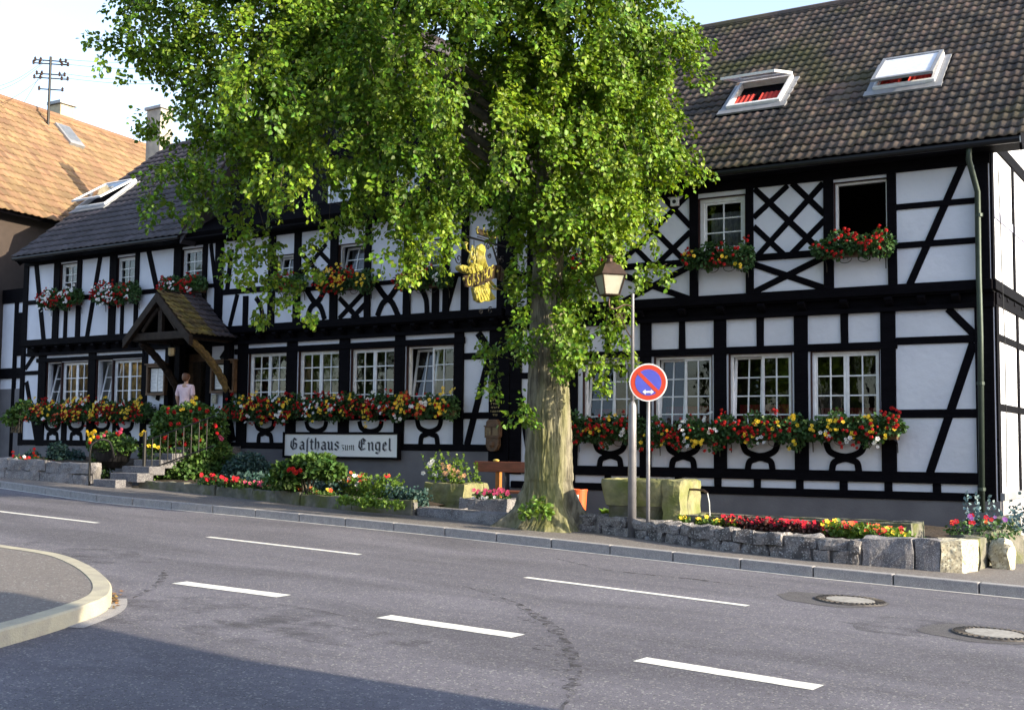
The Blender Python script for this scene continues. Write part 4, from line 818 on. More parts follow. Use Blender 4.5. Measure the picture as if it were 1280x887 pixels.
# ------------------------------------------------------------------ foliage helpers
LEAF = np.array([(0, 0, 0), (-.42, .22, .10), (-.40, .62, .12), (0, 1.08, -.06), (.40, .62, .12), (.42, .22, .10)], float)
LF = np.array([(0, 3, 2, 1), (0, 5, 4, 3)])
def leaves_mesh(C, T, Nn, S, name, m, parent, local=False, leaf=LEAF):
    C = np.asarray(C, float); T = np.asarray(T, float); Nn = np.asarray(Nn, float); S = np.asarray(S, float)
    T /= np.linalg.norm(T, axis=1)[:, None]+1e-9; B = np.cross(T, Nn); B /= np.linalg.norm(B, axis=1)[:, None]+1e-9; N2 = np.cross(B, T)
    V = C[:, None, :] + S[:, None, None]*(leaf[None, :, 0:1]*B[:, None, :] + leaf[None, :, 1:2]*T[:, None, :] + leaf[None, :, 2:3]*N2[:, None, :])
    n = len(leaf); F = (LF[None]+(np.arange(len(C))*n)[:, None, None]).reshape(-1, 4)
    return np_mesh(V.reshape(-1, 3), F, name, m, parent, local=local)
def blob_leaves(c, rad, n, size, out=.8, droop=.25, surf=.55):
    """leaf anchors spread through an ellipsoid, denser near its surface"""
    d = rng.normal(size=(n, 3)); d /= np.linalg.norm(d, axis=1)[:, None]; r = surf+(1-surf)*rng.random(n)**.5
    r = np.where(rng.random(n) < .25, rng.random(n), r)
    C = np.array(c)+d*np.array(rad)*r[:, None]; T = d*out+rng.normal(size=(n, 3))*.5+np.array((0, 0, -droop)); Nn = d*.6+rng.normal(size=(n, 3))*.45+np.array((0, 0, .5))
    return C, T, Nn, size*(.7+.6*rng.random(n))
class Fol:
    def __init__(s): s.a = [[], [], [], []]
    def blob(s, *a, **k):
        for l, x in zip(s.a, blob_leaves(*a, **k)): l.append(x)
        return s
    def add(s, C, T, N_, S):
        for l, x in zip(s.a, (C, T, N_, S)): l.append(np.asarray(x, float))
    def build(s, name, m, parent, local=False): return leaves_mesh(*[np.concatenate(x) for x in s.a], name, m, parent, local)
def petals(P_, D, size, name, m, parent, n=5, local=False, ball=False):
    """flower heads: rings of petals facing D; ball = round cluster (geranium)"""
    nm1 = name[:-1] if name.endswith('s') else name; V = []; F = []; last = None
    for p, d in zip(P_, D):
        V = []; F = []; d = np.array(d, float); d /= np.linalg.norm(d); s_ = size*random.uniform(.75, 1.2)
        heads = [(np.array(p), d, s_)]
        if ball:
            heads = []
            for k in range(9):
                e = d+rng.normal(size=3)*.75; e /= np.linalg.norm(e); heads.append((np.array(p)+e*s_*.55, e, s_*.52))
        for c, e, r in heads:
            a = np.cross(e, (0, 0, 1) if abs(e[2]) < .9 else (1, 0, 0)); a /= np.linalg.norm(a); b = np.cross(e, a); ph = random.random()*6
            for k in range(n):
                t0 = ph+2*math.pi*k/n; dv = a*math.cos(t0)+b*math.sin(t0); sd = -a*math.sin(t0)+b*math.cos(t0); i = len(V)
                V += [c+dv*r*.08, c+dv*r*.7-sd*r*.42+e*r*.16, c+dv*r*1.0+e*r*.10, c+dv*r*.7+sd*r*.42+e*r*.16]; F.append((i, i+1, i+2, i+3))
        last = np_mesh(np.array(V), np.array(F), nm1, m, parent, local=local)
    return last

# ------------------------------------------------------------------ the linden tree
tb = gp(686, 660); TD = (tb-CAM).dot(FWD); print('tree base', tb, TD)
tree = thing('linden_tree', tb, 'big old linden tree with a thick trunk and wide green crown at the pavement edge', 'tree')
rows = [(664, 634, 730), (655, 640, 727), (645, 647, 723), (632, 652, 719), (610, 655.5, 717.5), (580, 656.5, 716), (540, 657.5, 714.5), (500, 658.5, 712.5), (460, 660, 710), (420, 661, 708), (380, 663, 706), (330, 666, 704), (270, 668, 703), (200, 671, 701), (120, 675, 700), (30, 679, 698), (-60, 682, 694), (-160, 684, 690)]
nseg = 180; V = []; fine = []
for i in range(len(rows)-1):
    k = 14 if i < 11 else 3
    for j in range(k): t = j/k; fine.append(tuple(rows[i][q]*(1-t)+rows[i+1][q]*t for q in range(3)))
fine.append(rows[-1]); depth_c = TD+.05
for y, xl, xr in fine:
    c = at((xl+xr)/2, y, depth_c); r = (xr-xl)/2*depth_c/FPX; c = Vector((c.x, c.y, max(c.z, tb.z-.25)))
    fl = max(0, (y-600)/64)
    for j in range(nseg):
        a = 2*math.pi*j/nseg; ca, sa = math.cos(a), math.sin(a)
        fur = noise.noise(Vector((ca*13, sa*13, c.z*1.1)))*.03-(1-min(1, 3*abs(noise.noise(Vector((ca*15, sa*15, c.z*1.6))))))*.035-(1-min(1, 4*abs(noise.noise(Vector((ca*22+9, sa*22, c.z*5))))))*.035+noise.noise(Vector((ca*30, sa*30, c.z*9)))*.018+noise.noise(Vector((ca*1.6, sa*1.6, c.z*.5)))*.05
        root = fl*.22*max(0, math.sin(a*3.5+1.0))**2+fl*.12*noise.noise(Vector((ca*3, sa*3, 5)))+fl*fl*.10
        rr = r*(.96 if fl > 0 else 1)*(1+fur)+root*(1+.5*noise.noise(Vector((ca*5, sa*5, c.z*3))))
        V.append((c.x+rr*ca, c.y+rr*sa, c.z))
n = nseg; F = [(i*n+j, i*n+(j+1) % n, (i+1)*n+(j+1) % n, (i+1)*n+j) for i in range(len(fine)-1) for j in range(n)]
np_mesh(V, np.array(F), 'trunk', m_bark, tree, smooth=True)
lobes = """140,62,26,0 165,48,26,0 172,88,24,.2 200,50,30,0 207,74,20,.3 240,45,40,0 245,95,36,.5 182,152,9,0 225,165,20,0 238,130,26,.5
212,222,26,-.5 200,250,24,-.5 235,262,20,-.5 270,190,45,-.3 290,120,55,.3 300,50,60,0 260,238,28,0 350,90,60,.5 370,30,60,0 330,180,55,.3 310,250,38,.3
298,300,24,0 318,335,24,.2 345,362,24,.2 370,372,18,.2 335,300,26,.8 384,396,8,.2 330,385,14,.2 420,60,60,-.3 440,130,60,-.8 400,170,50,.8 430,210,50,-.8 415,262,30,-.6
380,240,26,1 398,335,13,.4 393,300,14,.4 490,50,65,-.5 510,120,60,-1 500,190,55,-1 520,250,45,-1 490,285,32,-.8 530,305,30,-.8 510,335,18,-.8 478,328,16,-.8 560,265,32,-.6 568,215,42,-.6
570,295,14,-.4 590,60,60,.9 600,140,50,1.2 600,195,36,.8 640,50,60,.3 650,120,60,0 700,60,65,0 720,130,65,-.3 680,190,55,-.2 638,220,40,0 655,268,34,.2 700,260,50,-.2 760,60,65,0 780,140,60,0
820,55,48,.3 846,45,26,.4 835,105,34,.2 856,90,16,.3 872,103,12,.3 835,175,34,.2 845,210,26,.2 876,214,12,.2 800,210,48,0 760,200,55,-.3 740,260,45,-.2 790,262,32,0 765,305,28,0
720,320,42,0 676,330,36,0 645,352,22,.2 690,380,36,.2 735,375,36,0 772,378,20,.1 812,290,18,.2 800,340,20,.1 832,338,9,.1 752,425,28,0 725,452,22,0 780,412,16,.1 640,418,24,.2 625,455,20,.2
614,488,9,.2 650,436,16,0 652,525,9,-.4 656,505,9,-.4 782,455,12,0 700,425,20,.3 612,430,12,.3 725,448,28,-.35 738,482,12,-.35 700,402,30,-.5 664,402,22,-.5 655,430,16,-.4 705,440,20,-.45 184,150,11,0 736,340,15,-.35 772,404,13,-.3 758,392,13,-.3 600,110,46,1.5 585,195,40,1.4 610,250,30,1.0""".split()
LB = [tuple(map(float, l.split(','))) for l in lobes]
for x in range(210, 790, 62): LB.append((x+rng.uniform(-10, 10), -35+rng.uniform(-15, 15), 62, rng.uniform(-.8, .8)))
for x in range(270, 760, 75): LB.append((x, -120, 75, rng.uniform(-1, 1)))
for x in range(380, 720, 80): LB.append((x, -210, 80, rng.uniform(-.6, .6)))
front = len(LB)
for k in range(46):                                         # inner and rear clumps give the crown its depth
    x = rng.uniform(300, 800); y = rng.uniform(-120, 250 if x > 560 else 190); LB.append((x, y, rng.uniform(40, 62), rng.uniform(1.2, 2.2) if k % 2 else rng.uniform(-2.6, -1.6)))
C, T, Nn, S = [], [], [], []; limbs = []
TWV, TWF = [], []
for li, (x, y, r, off) in enumerate(LB):
    if off < -1.2 and y > 120: off = -1.2
    c = np.array(at(x, y, TD-.2+off*1.15)); Rm = r*.94*(TD+off)/FPX
    if c[1] > 20.3-Rm*.7: c[1] = 20.3-Rm*.7
    k = max(3, int(Rm*Rm*((78 if off < .7 else 62) if li < front else 30))); limbs.append((c, Rm))
    d = rng.normal(size=(k, 3)); d /= np.linalg.norm(d, axis=1)[:, None]; d[:, 2] = d[:, 2]*.9+.1
    rr = .45+.5*rng.random(k)**.6; P0 = c+d*Rm*rr[:, None]
    dirs = d*.55+rng.normal(size=(k, 3))*.22+np.array((0, 0, -.62)); dirs /= np.linalg.norm(dirs, axis=1)[:, None]
    Ln = np.clip(Rm*.85, .16, .85)*(.55+.8*rng.random(k))
    for i in range(k):
        m_ = int(14+Ln[i]*84); t = np.linspace(0, 1, m_); curve_ = P0[i]+dirs[i]*Ln[i]*t[:, None]+np.array((0, 0, -.12))*(t**2)[:, None]*Ln[i]
        sd = np.cross(dirs[i], rng.normal(size=3)); sd /= np.linalg.norm(sd); alt = np.where(np.arange(m_) % 2 == 0, 1, -1)[:, None]
        off_ = sd*alt*rng.uniform(.015, .13, (m_, 1))*(1-.5*t[:, None])+rng.normal(size=(m_, 3))*.045
        C.append(curve_+off_); T.append(sd*alt*.6+d[i]*.5+np.array((0, 0, -.65))+rng.normal(size=(m_, 3))*.35)
        Nn.append(d[i]*.7+np.array((0.25, 0, .45))+rng.normal(size=(m_, 3))*.42); S.append(.050+.036*rng.random(m_))
        if i % 3 == 0: TWV.append((P0[i]-dirs[i]*.1, P0[i]+dirs[i]*Ln[i]*.7))
C = np.concatenate(C); print('leaves', len(C))
keep = C[:, 1] < 20.75
for x, y, rx_, ry_, d0_, d1_ in ((598, 150, 22, 80, -2.6, .5), (402, 258, 30, 28, -2, 1.0), (420, 180, 18, 26, -2, .6), (545, 55, 22, 34, -2, .6), (640, 205, 26, 22, -2, .5), (300, 262, 26, 20, -2, .8)):   # hollows between the boughs
    a_, b_ = at(x, y, TD+d0_), at(x, y, TD+d1_); c_ = (a_+b_)/2; k_ = TD/FPX; q = C-np.array(c_); F_ = np.array(FWD); ex = q@np.array(RGT)/(rx_*k_); ey = q@np.array(UPV)/(ry_*k_); ez = q@F_/((d1_-d0_)/2)
    keep &= (ex**2+ey**2+ez**2) > 1
T = np.concatenate(T)[keep]; Nn = np.concatenate(Nn)[keep]; S = np.concatenate(S)[keep]; C = C[keep]
leaves_mesh(C, T, Nn, S, 'crown', m_leaf, tree)
mb = MB()
for a, b in TWV: mb.tube([Vector(a), Vector(b)], [.006, .003], 3, cap=False)
mb.build('twigs', m_branch, tree)
axis = lambda z: at(685, float(np.interp(z, [1, 3, 5, 8, 12, 18], [560, 440, 290, 60, -250, -700])), TD)
for c, Rm in limbs[:front]:
    if Rm < .38 or random.random() < .45: continue
    _x, _y = None, None
    c = Vector(c)
    if c.z < 6.4 and c.x < tb.x-.4: continue
    h = max(3.1, min(9, c.z-.3*(c.xy-tb.xy).length-.2)); a = axis(h); a = Vector((tb.x+.02*(h), tb.y, h))
    mid = a.lerp(c, .5)+Vector((random.uniform(-.2, .2), random.uniform(-.2, .2), .35+.1*(c-a).length)); L_ = (c-a).length
    pts = smooth_line([a, a.lerp(mid, .5)+Vector((0, 0, .1)), mid, mid.lerp(c, .5)+Vector((0, 0, .1)), c], 3); r0 = min(.09, .02+L_*.009)
    MB().tube(pts, [r0*(1-i/len(pts))**.8+.008 for i in range(len(pts))], 7).build('limb', m_branch, tree, smooth=True)
# sucker shoots at the foot
f = Fol(); 
for x, y, r in ((664, 636, 11), (678, 634, 12), (656, 640, 8), (686, 640, 8), (672, 628, 8)): f.blob(at(x, y, TD-.75), (r*.013, r*.013, r*.012), 40, .075, surf=.3)
ft = thing('sucker_shoots', gp(672, 652), 'small tuft of light green shoots growing at the foot of the linden trunk', 'plant'); f.build('leaves', m_yleaf, ft)

# ------------------------------------------------------------------ window boxes with geraniums and begonias
def window_box(P, off, xl, xr, yt, yb, label, grp, mix, seed, hang=False, iron=True, dens=1.0, big=True):
    rng_s = np.random.default_rng(seed); random.seed(seed)
    s0, s1, z0, z1 = P.rect(xl, xr, yt, yb, off+.25); Wd = s1-s0; Hh = z1-z0; zm = z0+Hh*.42; c = P.w((s0+s1)/2, zm, off+.2)
    t = thing('flower_box', c, label, 'flower box', grp)
    bx = MB().pbox(P, s0+.08, s1-.08, zm-.12, zm+.04, off+.06, off+.24).build('box', m_brown2 if not hang else m_wood, t, bevel=.01)
    if iron:
        for a in (s0+.12, s1-.12):
            pts = [P.w(a, zm-.12, off+.25), P.w(a, zm-.14, off+.1), P.w(a, zm-.2, off+.05), P.w(a, zm-.34, off+.04)]
            MB().tube(pts, .009, 5).build('bracket', m_iron, t)
        mb = MB()
        for k in range(2):
            cx = s0+Wd*(.37+.26*k); pts = [P.w(cx+.13*math.cos(R(a))*(1-a/700), zm-.14+.09*math.sin(R(-a))*(1-a/700), off+.16) for a in range(0, 400, 30)]; mb.tube(pts, .006, 5)
        mb.build('scroll', m_iron, t)
    f = Fol(); n = int(Wd*Hh*2100*dens); M_ = max(2, int(Wd/.22))
    for k in range(M_):
        a = s0+Wd*(k+.5)/M_; hz = Hh*(.40+.12*math.sin(k*2.3+seed))
        cc = P.w(a, z0+Hh*.54+.05*math.sin(k*1.7+seed), off+.25); f.blob(cc, (Wd/M_*.8, .21, hz*.9), int(n/M_), .058, droop=.3, surf=.35)
    f.build('foliage', m_ger, t)
    cnt = {k: min(95, int(Wd*Hh*v*24)) for k, v in mix.items()}
    for colr, n_ in cnt.items():
        if n_ < 1: n_ = 1
        ps, ds = [], []; ncl = max(1, n_//(3 if colr == 'red' else 4))
        cl = [(rng_s.uniform(s0+.04, s1-.04), z0+Hh*np.clip(rng_s.normal(.55 if colr != 'yellow' else .6, .25), .08, 1.0)) for _ in range(ncl)]
        for i in range(n_):
            if colr in ('yellow', 'white'): a, z = cl[i % ncl]; a += rng_s.normal()*.055; z += rng_s.normal()*.06
            else: a, z = cl[i % ncl]; a += rng_s.normal()*.09; z += rng_s.normal()*.075; a = min(max(a, s0), s1); z = min(max(z, z0), z1+.03)
            h = (z-z0)/Hh; o = off+.27+.21*math.sqrt(max(.05, 1-(2*h-1)**2))+rng_s.uniform(-.02, .05)
            ps.append(tuple(P.w(a, z, o))); dd = P.n*1.0+P.u*rng_s.uniform(-.3, .8)+Vector((0, 0, rng_s.uniform(-.1, .9))); ds.append(tuple(dd))
        petals(ps, ds, {'red': .040, 'yellow': .036, 'white': .038, 'orange': .038, 'pink': .036}[colr], colr+'_flowers', m_fl[colr], t, ball=(colr == 'red'))
    return t
GR = 'flower boxes under the ground floor windows of the right house'
window_box(PR, 0, 711, 806, 515, 563, 'flower box under the first window right of the tree trunk, behind the lamp pole', GR, dict(red=2.2, yellow=.8, white=.25), 1)
window_box(PR, 0, 812, 902, 520, 566, 'flower box behind the round no parking sign post with white blooms at its right', GR, dict(red=2.0, yellow=1.0, white=.8), 2)
window_box(PR, 0, 901, 1003, 514, 562, 'flower box under the third ground floor window right of the tree', GR, dict(red=2.2, yellow=1.0, white=.2), 3)
window_box(PR, 0, 1003, 1127, 513, 560, 'flower box nearest the right corner bay, white blooms hanging at its right end', GR, dict(red=1.8, yellow=1.3, white=.5), 4)
GL = 'flower boxes under the ground floor windows of the inn'
window_box(PL_, 0, 284, 358, 493, 531, 'flower box under the first window right of the inn door', GL, dict(red=3.0, yellow=1.4, white=.5), 5, iron=False)
window_box(PL_, 0, 357, 430, 492, 530, 'flower box with white blooms at its centre above the left end of the name sign', GL, dict(red=2.4, yellow=1.2, white=1.3), 6, iron=False)
window_box(PL_, 0, 429, 502, 489, 528, 'flower box above the right half of the name sign', GL, dict(red=3.2, yellow=1.2, white=.7), 7, iron=False)
window_box(PL_, 0, 500, 569, 491, 528, 'flower box with the most yellow blooms under the tilted inn window', GL, dict(red=1.4, yellow=3.4, white=.9, orange=.8), 8, iron=False)
window_box(PL_, 0, 34, 116, 499, 533, 'flower box under the leftmost ground floor window of the inn', GL, dict(red=2.6, yellow=2.0, white=.4, orange=.8), 9, iron=False)
window_box(PL_, 0, 114, 188, 498, 531, 'flower box under the window left of the inn door', GL, dict(red=3.2, yellow=2.2, white=.4), 10, iron=False)
GU = 'flower boxes at the upper windows of the inn'
window_box(PL_, UO, 53, 98, 360, 389, 'upper flower box with white blooms at the leftmost inn window', GU, dict(red=2.6, white=3.0), 11, dens=1.3)
window_box(PL_, UO, 121, 170, 352, 384, 'upper flower box at the second inn window from the left', GU, dict(red=3.0, white=2.2), 12, dens=1.3)
window_box(PL_, UO, 205, 253, 344, 373, 'upper flower box above the gabled inn porch', GU, dict(red=3.6, white=.8), 13, dens=1.3)
window_box(PL_, UO, 340, 378, 344, 366, 'upper flower box half hidden by the hanging linden branches', GU, dict(red=3.6), 14, dens=1.3)
window_box(PL_, UO, 400, 462, 336, 369, 'upper flower box with a yellow cluster above the inn beam', GU, dict(red=2.6, yellow=3.6), 15, dens=1.3)
window_box(PL_, UO, 500, 560, 334, 366, 'upper flower box left of the gilded angel sign', GU, dict(red=1.4, white=.6, orange=1.2), 16, dens=1.3)
GV = 'flower boxes at the upper windows of the right house'
window_box(PR, UO, 859, 938, 301, 341, 'upper flower box on iron scrolls between the two lattice panels', GV, dict(red=1.7, yellow=.8), 17, dens=1.2)
window_box(PR, UO, 1020, 1112, 288, 328, 'upper flower box on iron scrolls under the open dark window', GV, dict(red=2.8), 18, dens=1.2)
window_box(PR, UO, 702, 764, 318, 350, 'upper flower box hidden in the leaves behind the street lantern', GV, dict(red=2.4), 19, dens=1)
random.seed(11)

# ------------------------------------------------------------------ porch, stairs, person, menu cases
P = PL_; H = house_L
PF = 1.45                                                   # porch projects this far
ap = P.sz(199, 366, PF); le = P.sz(163, 419, PF); re_ = P.sz(240, 417, PF)
hs = (re_[0]-le[0])/2; ms = (le[0]+re_[0])/2; zA = ap[1]; zE = (le[1]+re_[1])/2; print('porch', ap, le, re_)
thk = m_thatch; m_truss = mat('dark porch oak', (.035, .024, .018), (.018, .012, .010), rough=.7, scale=9, bump=.3, spec=.2)

for sg in (-1, 1):
    e = P.w(ms+sg*hs, zE, PF+.1); a = P.w(ms, zA, PF+.1); back_ = P.n*(PF+.1)
    MB().prism([e, a, a-back_, e-back_], Vector((0, 0, -.1))).build('porch_roof', m_wood, H)
    S2 = Slope(e if sg > 0 else e-back_, -P.n if sg > 0 else P.n, 1, 1); S2.v = (a-e).normalized(); S2.n = S2.u.cross(S2.v)
    ln = (a-e).length; 
    if sg > 0: tiles(S2, -.02, .75, -.05, ln-.02, thk, H, nm='porch_tiles', tw=.16, tl=.2, amp=.02, jit=.03); tiles(S2, .75, PF-.05, -.05, ln-.02, m_tileL, H, nm='porch_tiles', tw=.16, tl=.2, amp=.02)
    else: tiles(S2, 0, PF-.05, -.05, ln-.02, m_tileL, H, nm='porch_tiles', tw=.16, tl=.2, amp=.02)
    # barge rafter and truss braces at the front
    d = (a-e).normalized(); nrm = P.n; up = Vector((0, 0, 1)); w_ = .17
    MB().prism([e+nrm*.06-d*.12, a+nrm*.06, a+nrm*.06-up*.24, e+nrm*.06-up*.22-d*.12], -nrm*.12).build('barge_rafter', m_truss, H, bevel=.01)
    b0 = P.w(ms+sg*hs*.55, zE+.10, PF+.02); b1 = P.w(ms+sg*hs*.05, zE+.62, PF+.02); MB().tube([b0, b0.lerp(b1, .5)+up*.08-P.u*sg*.05, b1], .055, 6).build('porch_brace', m_truss, H)
MB().pbox(P, ms-hs*.92, ms+hs*.92, zE-.12, zE+.06, PF-.1, PF+.05).build('porch_beam', m_truss, H, bevel=.01); MB().pbox(P, ms-.07, ms+.07, zE+.06, zA-.2, PF-.06, PF+.03).build('king_post', m_truss, H)
for sg, ss in ((-1, sD0), (1, sD1)):
    a = ss+sg*.02; MB().pbox(P, ms+sg*hs*.8-.08, ms+sg*hs*.8+.08, zE-.14, zE+.02, .02, PF).build('porch_purlin', m_truss, H)
    q = ms+sg*hs*.8; pts = [P.w(q, zE-.15, PF-.15), P.w(q, zE-.42, PF*.62), P.w(q, zE-.85, PF*.3), P.w(q, zE-1.35, .08)]
    cb = MB(); pr = smooth_line(pts, 5); rd = .085
    for i in range(len(pr)-1): cb.tube([pr[i], pr[i+1]+(pr[i+1]-pr[i])*.15], rd+.012*(i % 2), 8)
    cb.build('carved_brace', mat('carved brace sunlit tone', (.20, .13, .04), (.08, .05, .02), rough=.7, scale=14) if sg > 0 else m_truss, H)  # right brace gets a warm ochre standing in for sunlight on it
    MB().pbox(P, q-.09, q+.09, ZpL-.3, zE-.12, .03, .2).build('porch_post', m_wood, H, bevel=.01)
# lantern hanging under the porch
lp = on(214.5, 440, P.w(0, 0, .55), P.n)
lt = thing('porch_lantern', lp, 'small amber lantern hanging under the inn porch left of the door', 'lantern')
MB().lathe(lp-Vector((0, 0, .1)), [(.05, 0), (.08, .03), (.085, .2), (.02, .28)], 6).build('glass', mat('amber lantern glass', (.75, .6, .35), rough=.3), lt)
MB().lathe(lp+Vector((0, 0, .1)), [(.1, 0), (.1, .02), (.03, .1), (.01, .2)], 6).build('cap', m_iron, lt)
# stairs and landing
m_step = mat('granite step', (.17, .165, .19), (.11, .105, .125), rough=.9, scale=5, bump=.6, extra=speckle((.3, .3, .3), .85, (.05, .05, .055), .85, 110))
sg0 = thing('entrance_stairs', gp(150, 606), 'grey granite steps with black railings leading up to the inn porch', 'stairs')
b0 = gp(116, 607); b1 = gp(176, 609); u_ = PL_.u; bs = b0.copy(); wid = (b1-b0).dot(u_); print('stairs', b0, b1, wid)
zland = on(233, 557, P.w(0, 0, .9), P.n).z; nst = 6; zb = zp(b0.x); rise_ = (zland-zb)/nst; print('landing', zland, zb, rise_)
for i in range(nst):
    o = b0-P.n*(.30*i)+u_*(.0 if i < 1 else .16); z0 = zb+rise_*i
    mb = MB(); w1 = wid+.15*(i>0); vs = [o, o+u_*w1, o+u_*w1-P.n*.42, o-P.n*.42]
    mb.prism([Vector((v.x, v.y, z0-.05 if i else z0-.2)) for v in vs], (0, 0, rise_+.05-.004*i if i else rise_+.2)); mb.build('step', m_step, sg0, bevel=.015)
o = b0-P.n*(.30*nst)+u_*.16; dist = (o-P.p0).dot(P.n)
mb = MB(); sa = (o-P.p0).dot(P.u); mb.pbox(P, sa, sD1+.3, zb-.3, zland, .04, dist+.02); mb.build('landing', m_step, sg0, bevel=.01)
def rail(p0, p1, h, n, curl=False):
    mb = MB(); a, b = p0+Vector((0, 0, h)), p1+Vector((0, 0, h)); mb.tube([p0-Vector((0, 0, .1)), a], .028, 8); mb.tube([p1, b], .028, 8)
    r = sg0; o = mb.build('railing', m_iron, r)
    MB().tube(([a+(a-b).normalized()*.25-Vector((0, 0, .3)), a+(a-b).normalized()*.27-Vector((0, 0, .08)), a+(a-b).normalized()*.12+Vector((0, 0, .02))] if curl else [])+[a, b], .022, 8).build('handrail', m_iron, o)
    mb = MB(); mb.tube([p0.lerp(p0+Vector((0, 0, h)), .18), p1.lerp(p1+Vector((0, 0, h)), .18)], .014, 6)
    for k in range(1, n): q = p0.lerp(p1, k/n); mb.tube([q+Vector((0, 0, h*.18)), q+Vector((0, 0, h))], .010, 5)
    mb.build('balusters', m_iron, o)
lf = gp(103, 605); lf.z = zp(lf.x)+.0
hp = [b0-u_*.12+Vector((0, 0, 0)), b0-u_*.12+_z*.75, b0-u_*.10-P.n*.10+_z*.93, b0-u_*.08-P.n*.28+_z*.98, b0-u_*.06-P.n*.45+_z*.9, b0-u_*.05-P.n*.55+_z*.6]
MB().tube(smooth_line(hp, 5), .024, 8).build('handrail', m_iron, sg0)
rp = Vector((b1.x, b1.y, zp(b1.x)))-P.n*.05+u_*.02
MB().tube([rp-_z*.1, rp+_z*1.18], .04, 8).build('railing_post', m_iron, sg0)
q1_ = rp+u_*1.15-P.n*.9+_z*.55
mb = MB()
for h in (.35, .98): mb.tube([rp+_z*h, q1_+_z*h], .016, 6)
for k in range(1, 9): q_ = rp.lerp(q1_, k/9); mb.tube([q_+_z*.3, q_+_z*1.0], .011, 5)
mb.build('railing', m_iron, sg0)
# menu cases
def menu_case(xl, xr, yt, yb, label, lamp=True):
    s0, s1, z0, z1 = P.rect(xl, xr, yt, yb, .1); c = P.w((s0+s1)/2, (z0+z1)/2, .1); t = thing('menu_case', c, label, 'menu case', 'menu cases beside the inn door')
    mb = MB(); mb.pbox(P, s0, s1, z1-.06, z1, .036, .16); mb.pbox(P, s0, s1, z0, z0+.06, .036, .16); mb.pbox(P, s0, s0+.055, z0, z1, .036, .155); mb.pbox(P, s1-.055, s1, z0, z1, .036, .155); mb.pbox(P, s0-.03, s1+.03, z1, z1+.035, .036, .2)
    mb.build('frame', m_brown2, t, bevel=.006); MB().pbox(P, s0+.05, s1-.05, z0+.05, z1-.05, .04, .06).build('back_board', m_dark, t)
    wd = (s1-s0-.2)/2
    for k in range(2):
        a = s0+.09+k*(wd+.02); pg = MB().pbox(P, a, a+wd, z0+.1, z1-.09, .062, .07).build('menu_sheet', m_signw, t); mb = MB()
        for j in range(14):
            zz = z1-.14-j*(z1-z0-.28)/14; l = wd*random.uniform(.4, .85); x0 = a+wd*.08 if j % 3 else a+(wd-l)/2; mb.pbox(P, x0, x0+l, zz, zz+.008, .0702, .0712)
        mb.build('text_lines', m_shade, pg)
    MB().lathe(P.w((s0+s1)/2, z1+.03, .12), [(.07, 0), (.06, .04), (.015, .07)], 10).build('lamp_cap', m_iron, t)
menu_case(184.6, 207.6, 456, 494, 'brown framed menu case with two white sheets left of the inn door')
menu_case(264.6, 294, 451, 491, 'brown framed menu case with two white sheets right of the inn door')
s0, s1, z0, z1 = P.rect(264.6, 270.3, 493, 504, .06); nb_ = MB().pbox(P, s0, s1, z0, z1, .02, .07).build('name_plate', m_pale, None, bevel=.005); tag(nb_, 'small pale plate on the post under the right menu case', 'plate')

def skin_body(name, pts, edges, m, parent, levels=2):
    me = bpy.data.meshes.new(name); me.from_pydata([p[:3] for p in pts], edges, []); o = bpy.data.objects.new(name, me); COL.objects.link(o)
    md = o.modifiers.new('s', 'SKIN'); sv = me.skin_vertices[0].data
    for i, p in enumerate(pts): sv[i].radius = (p[3], p[4] if len(p) > 4 else p[3]); sv[i].use_root = (i == 0)
    md.use_smooth_shade = True; ss = o.modifiers.new('u', 'SUBSURF'); ss.levels = ss.render_levels = levels
    dg = bpy.context.evaluated_depsgraph_get(); dg.update(); m2 = bpy.data.meshes.new_from_object(o.evaluated_get(dg)); bpy.data.objects.remove(o)
    m2.materials.clear(); m2.materials.append(m); m2.polygons.foreach_set('use_smooth', [True]*len(m2.polygons))
    o = bpy.data.objects.new(name, m2); COL.objects.link(o); o.parent = parent; return o
# person walking up to the door, seen from behind; local frame: x right, y forward (to the door), z up
pp = on(230.5, 540, P.w(0, 0, 1.15), P.n); pp.z = zland
pers = thing('person', pp, 'woman in a pale pink knit top with brown hair walking in at the inn door', 'person', None, math.atan2(P.u.y, P.u.x)+R(14))
K_ = 1.0
body = [(0, 0, .93, .13, .10), (0, .0, 1.08, .125, .095), (0, .01, 1.24, .15, .10), (0, .0, 1.38, .12, .085), (0, .01, 1.45, .05, .05), (0, .02, 1.53, .05, .05), (0, .03, 1.58, .075, .085), (0, .03, 1.66, .075, .09),
        (.17, 0, 1.37, .055), (.21, -.02, 1.14, .043), (.20, .08, .93, .034), (.195, .12, .84, .035, .02),
        (-.17, 0, 1.37, .055), (-.23, -.01, 1.14, .043), (-.24, .09, .95, .034), (-.235, .13, .86, .035, .02),
        (.09, 0, .85, .095), (.10, .05, .47, .06), (.10, .0, .10, .042), (.10, .09, .04, .035, .025), (.10, .16, .03, .03, .02),
        (-.09, 0, .85, .095), (-.10, -.04, .47, .06), (-.10, -.16, .12, .042), (-.10, -.08, .05, .035, .025), (-.10, -.01, .03, .03, .02)]
ed = [(0, 1), (1, 2), (2, 3), (3, 4), (4, 5), (5, 6), (6, 7), (3, 8), (8, 9), (9, 10), (10, 11), (3, 12), (12, 13), (13, 14), (14, 15), (0, 16), (16, 17), (17, 18), (18, 19), (19, 20), (0, 21), (21, 22), (22, 23), (23, 24), (24, 25)]
skin_body('body', body, ed, m_skin, pers)
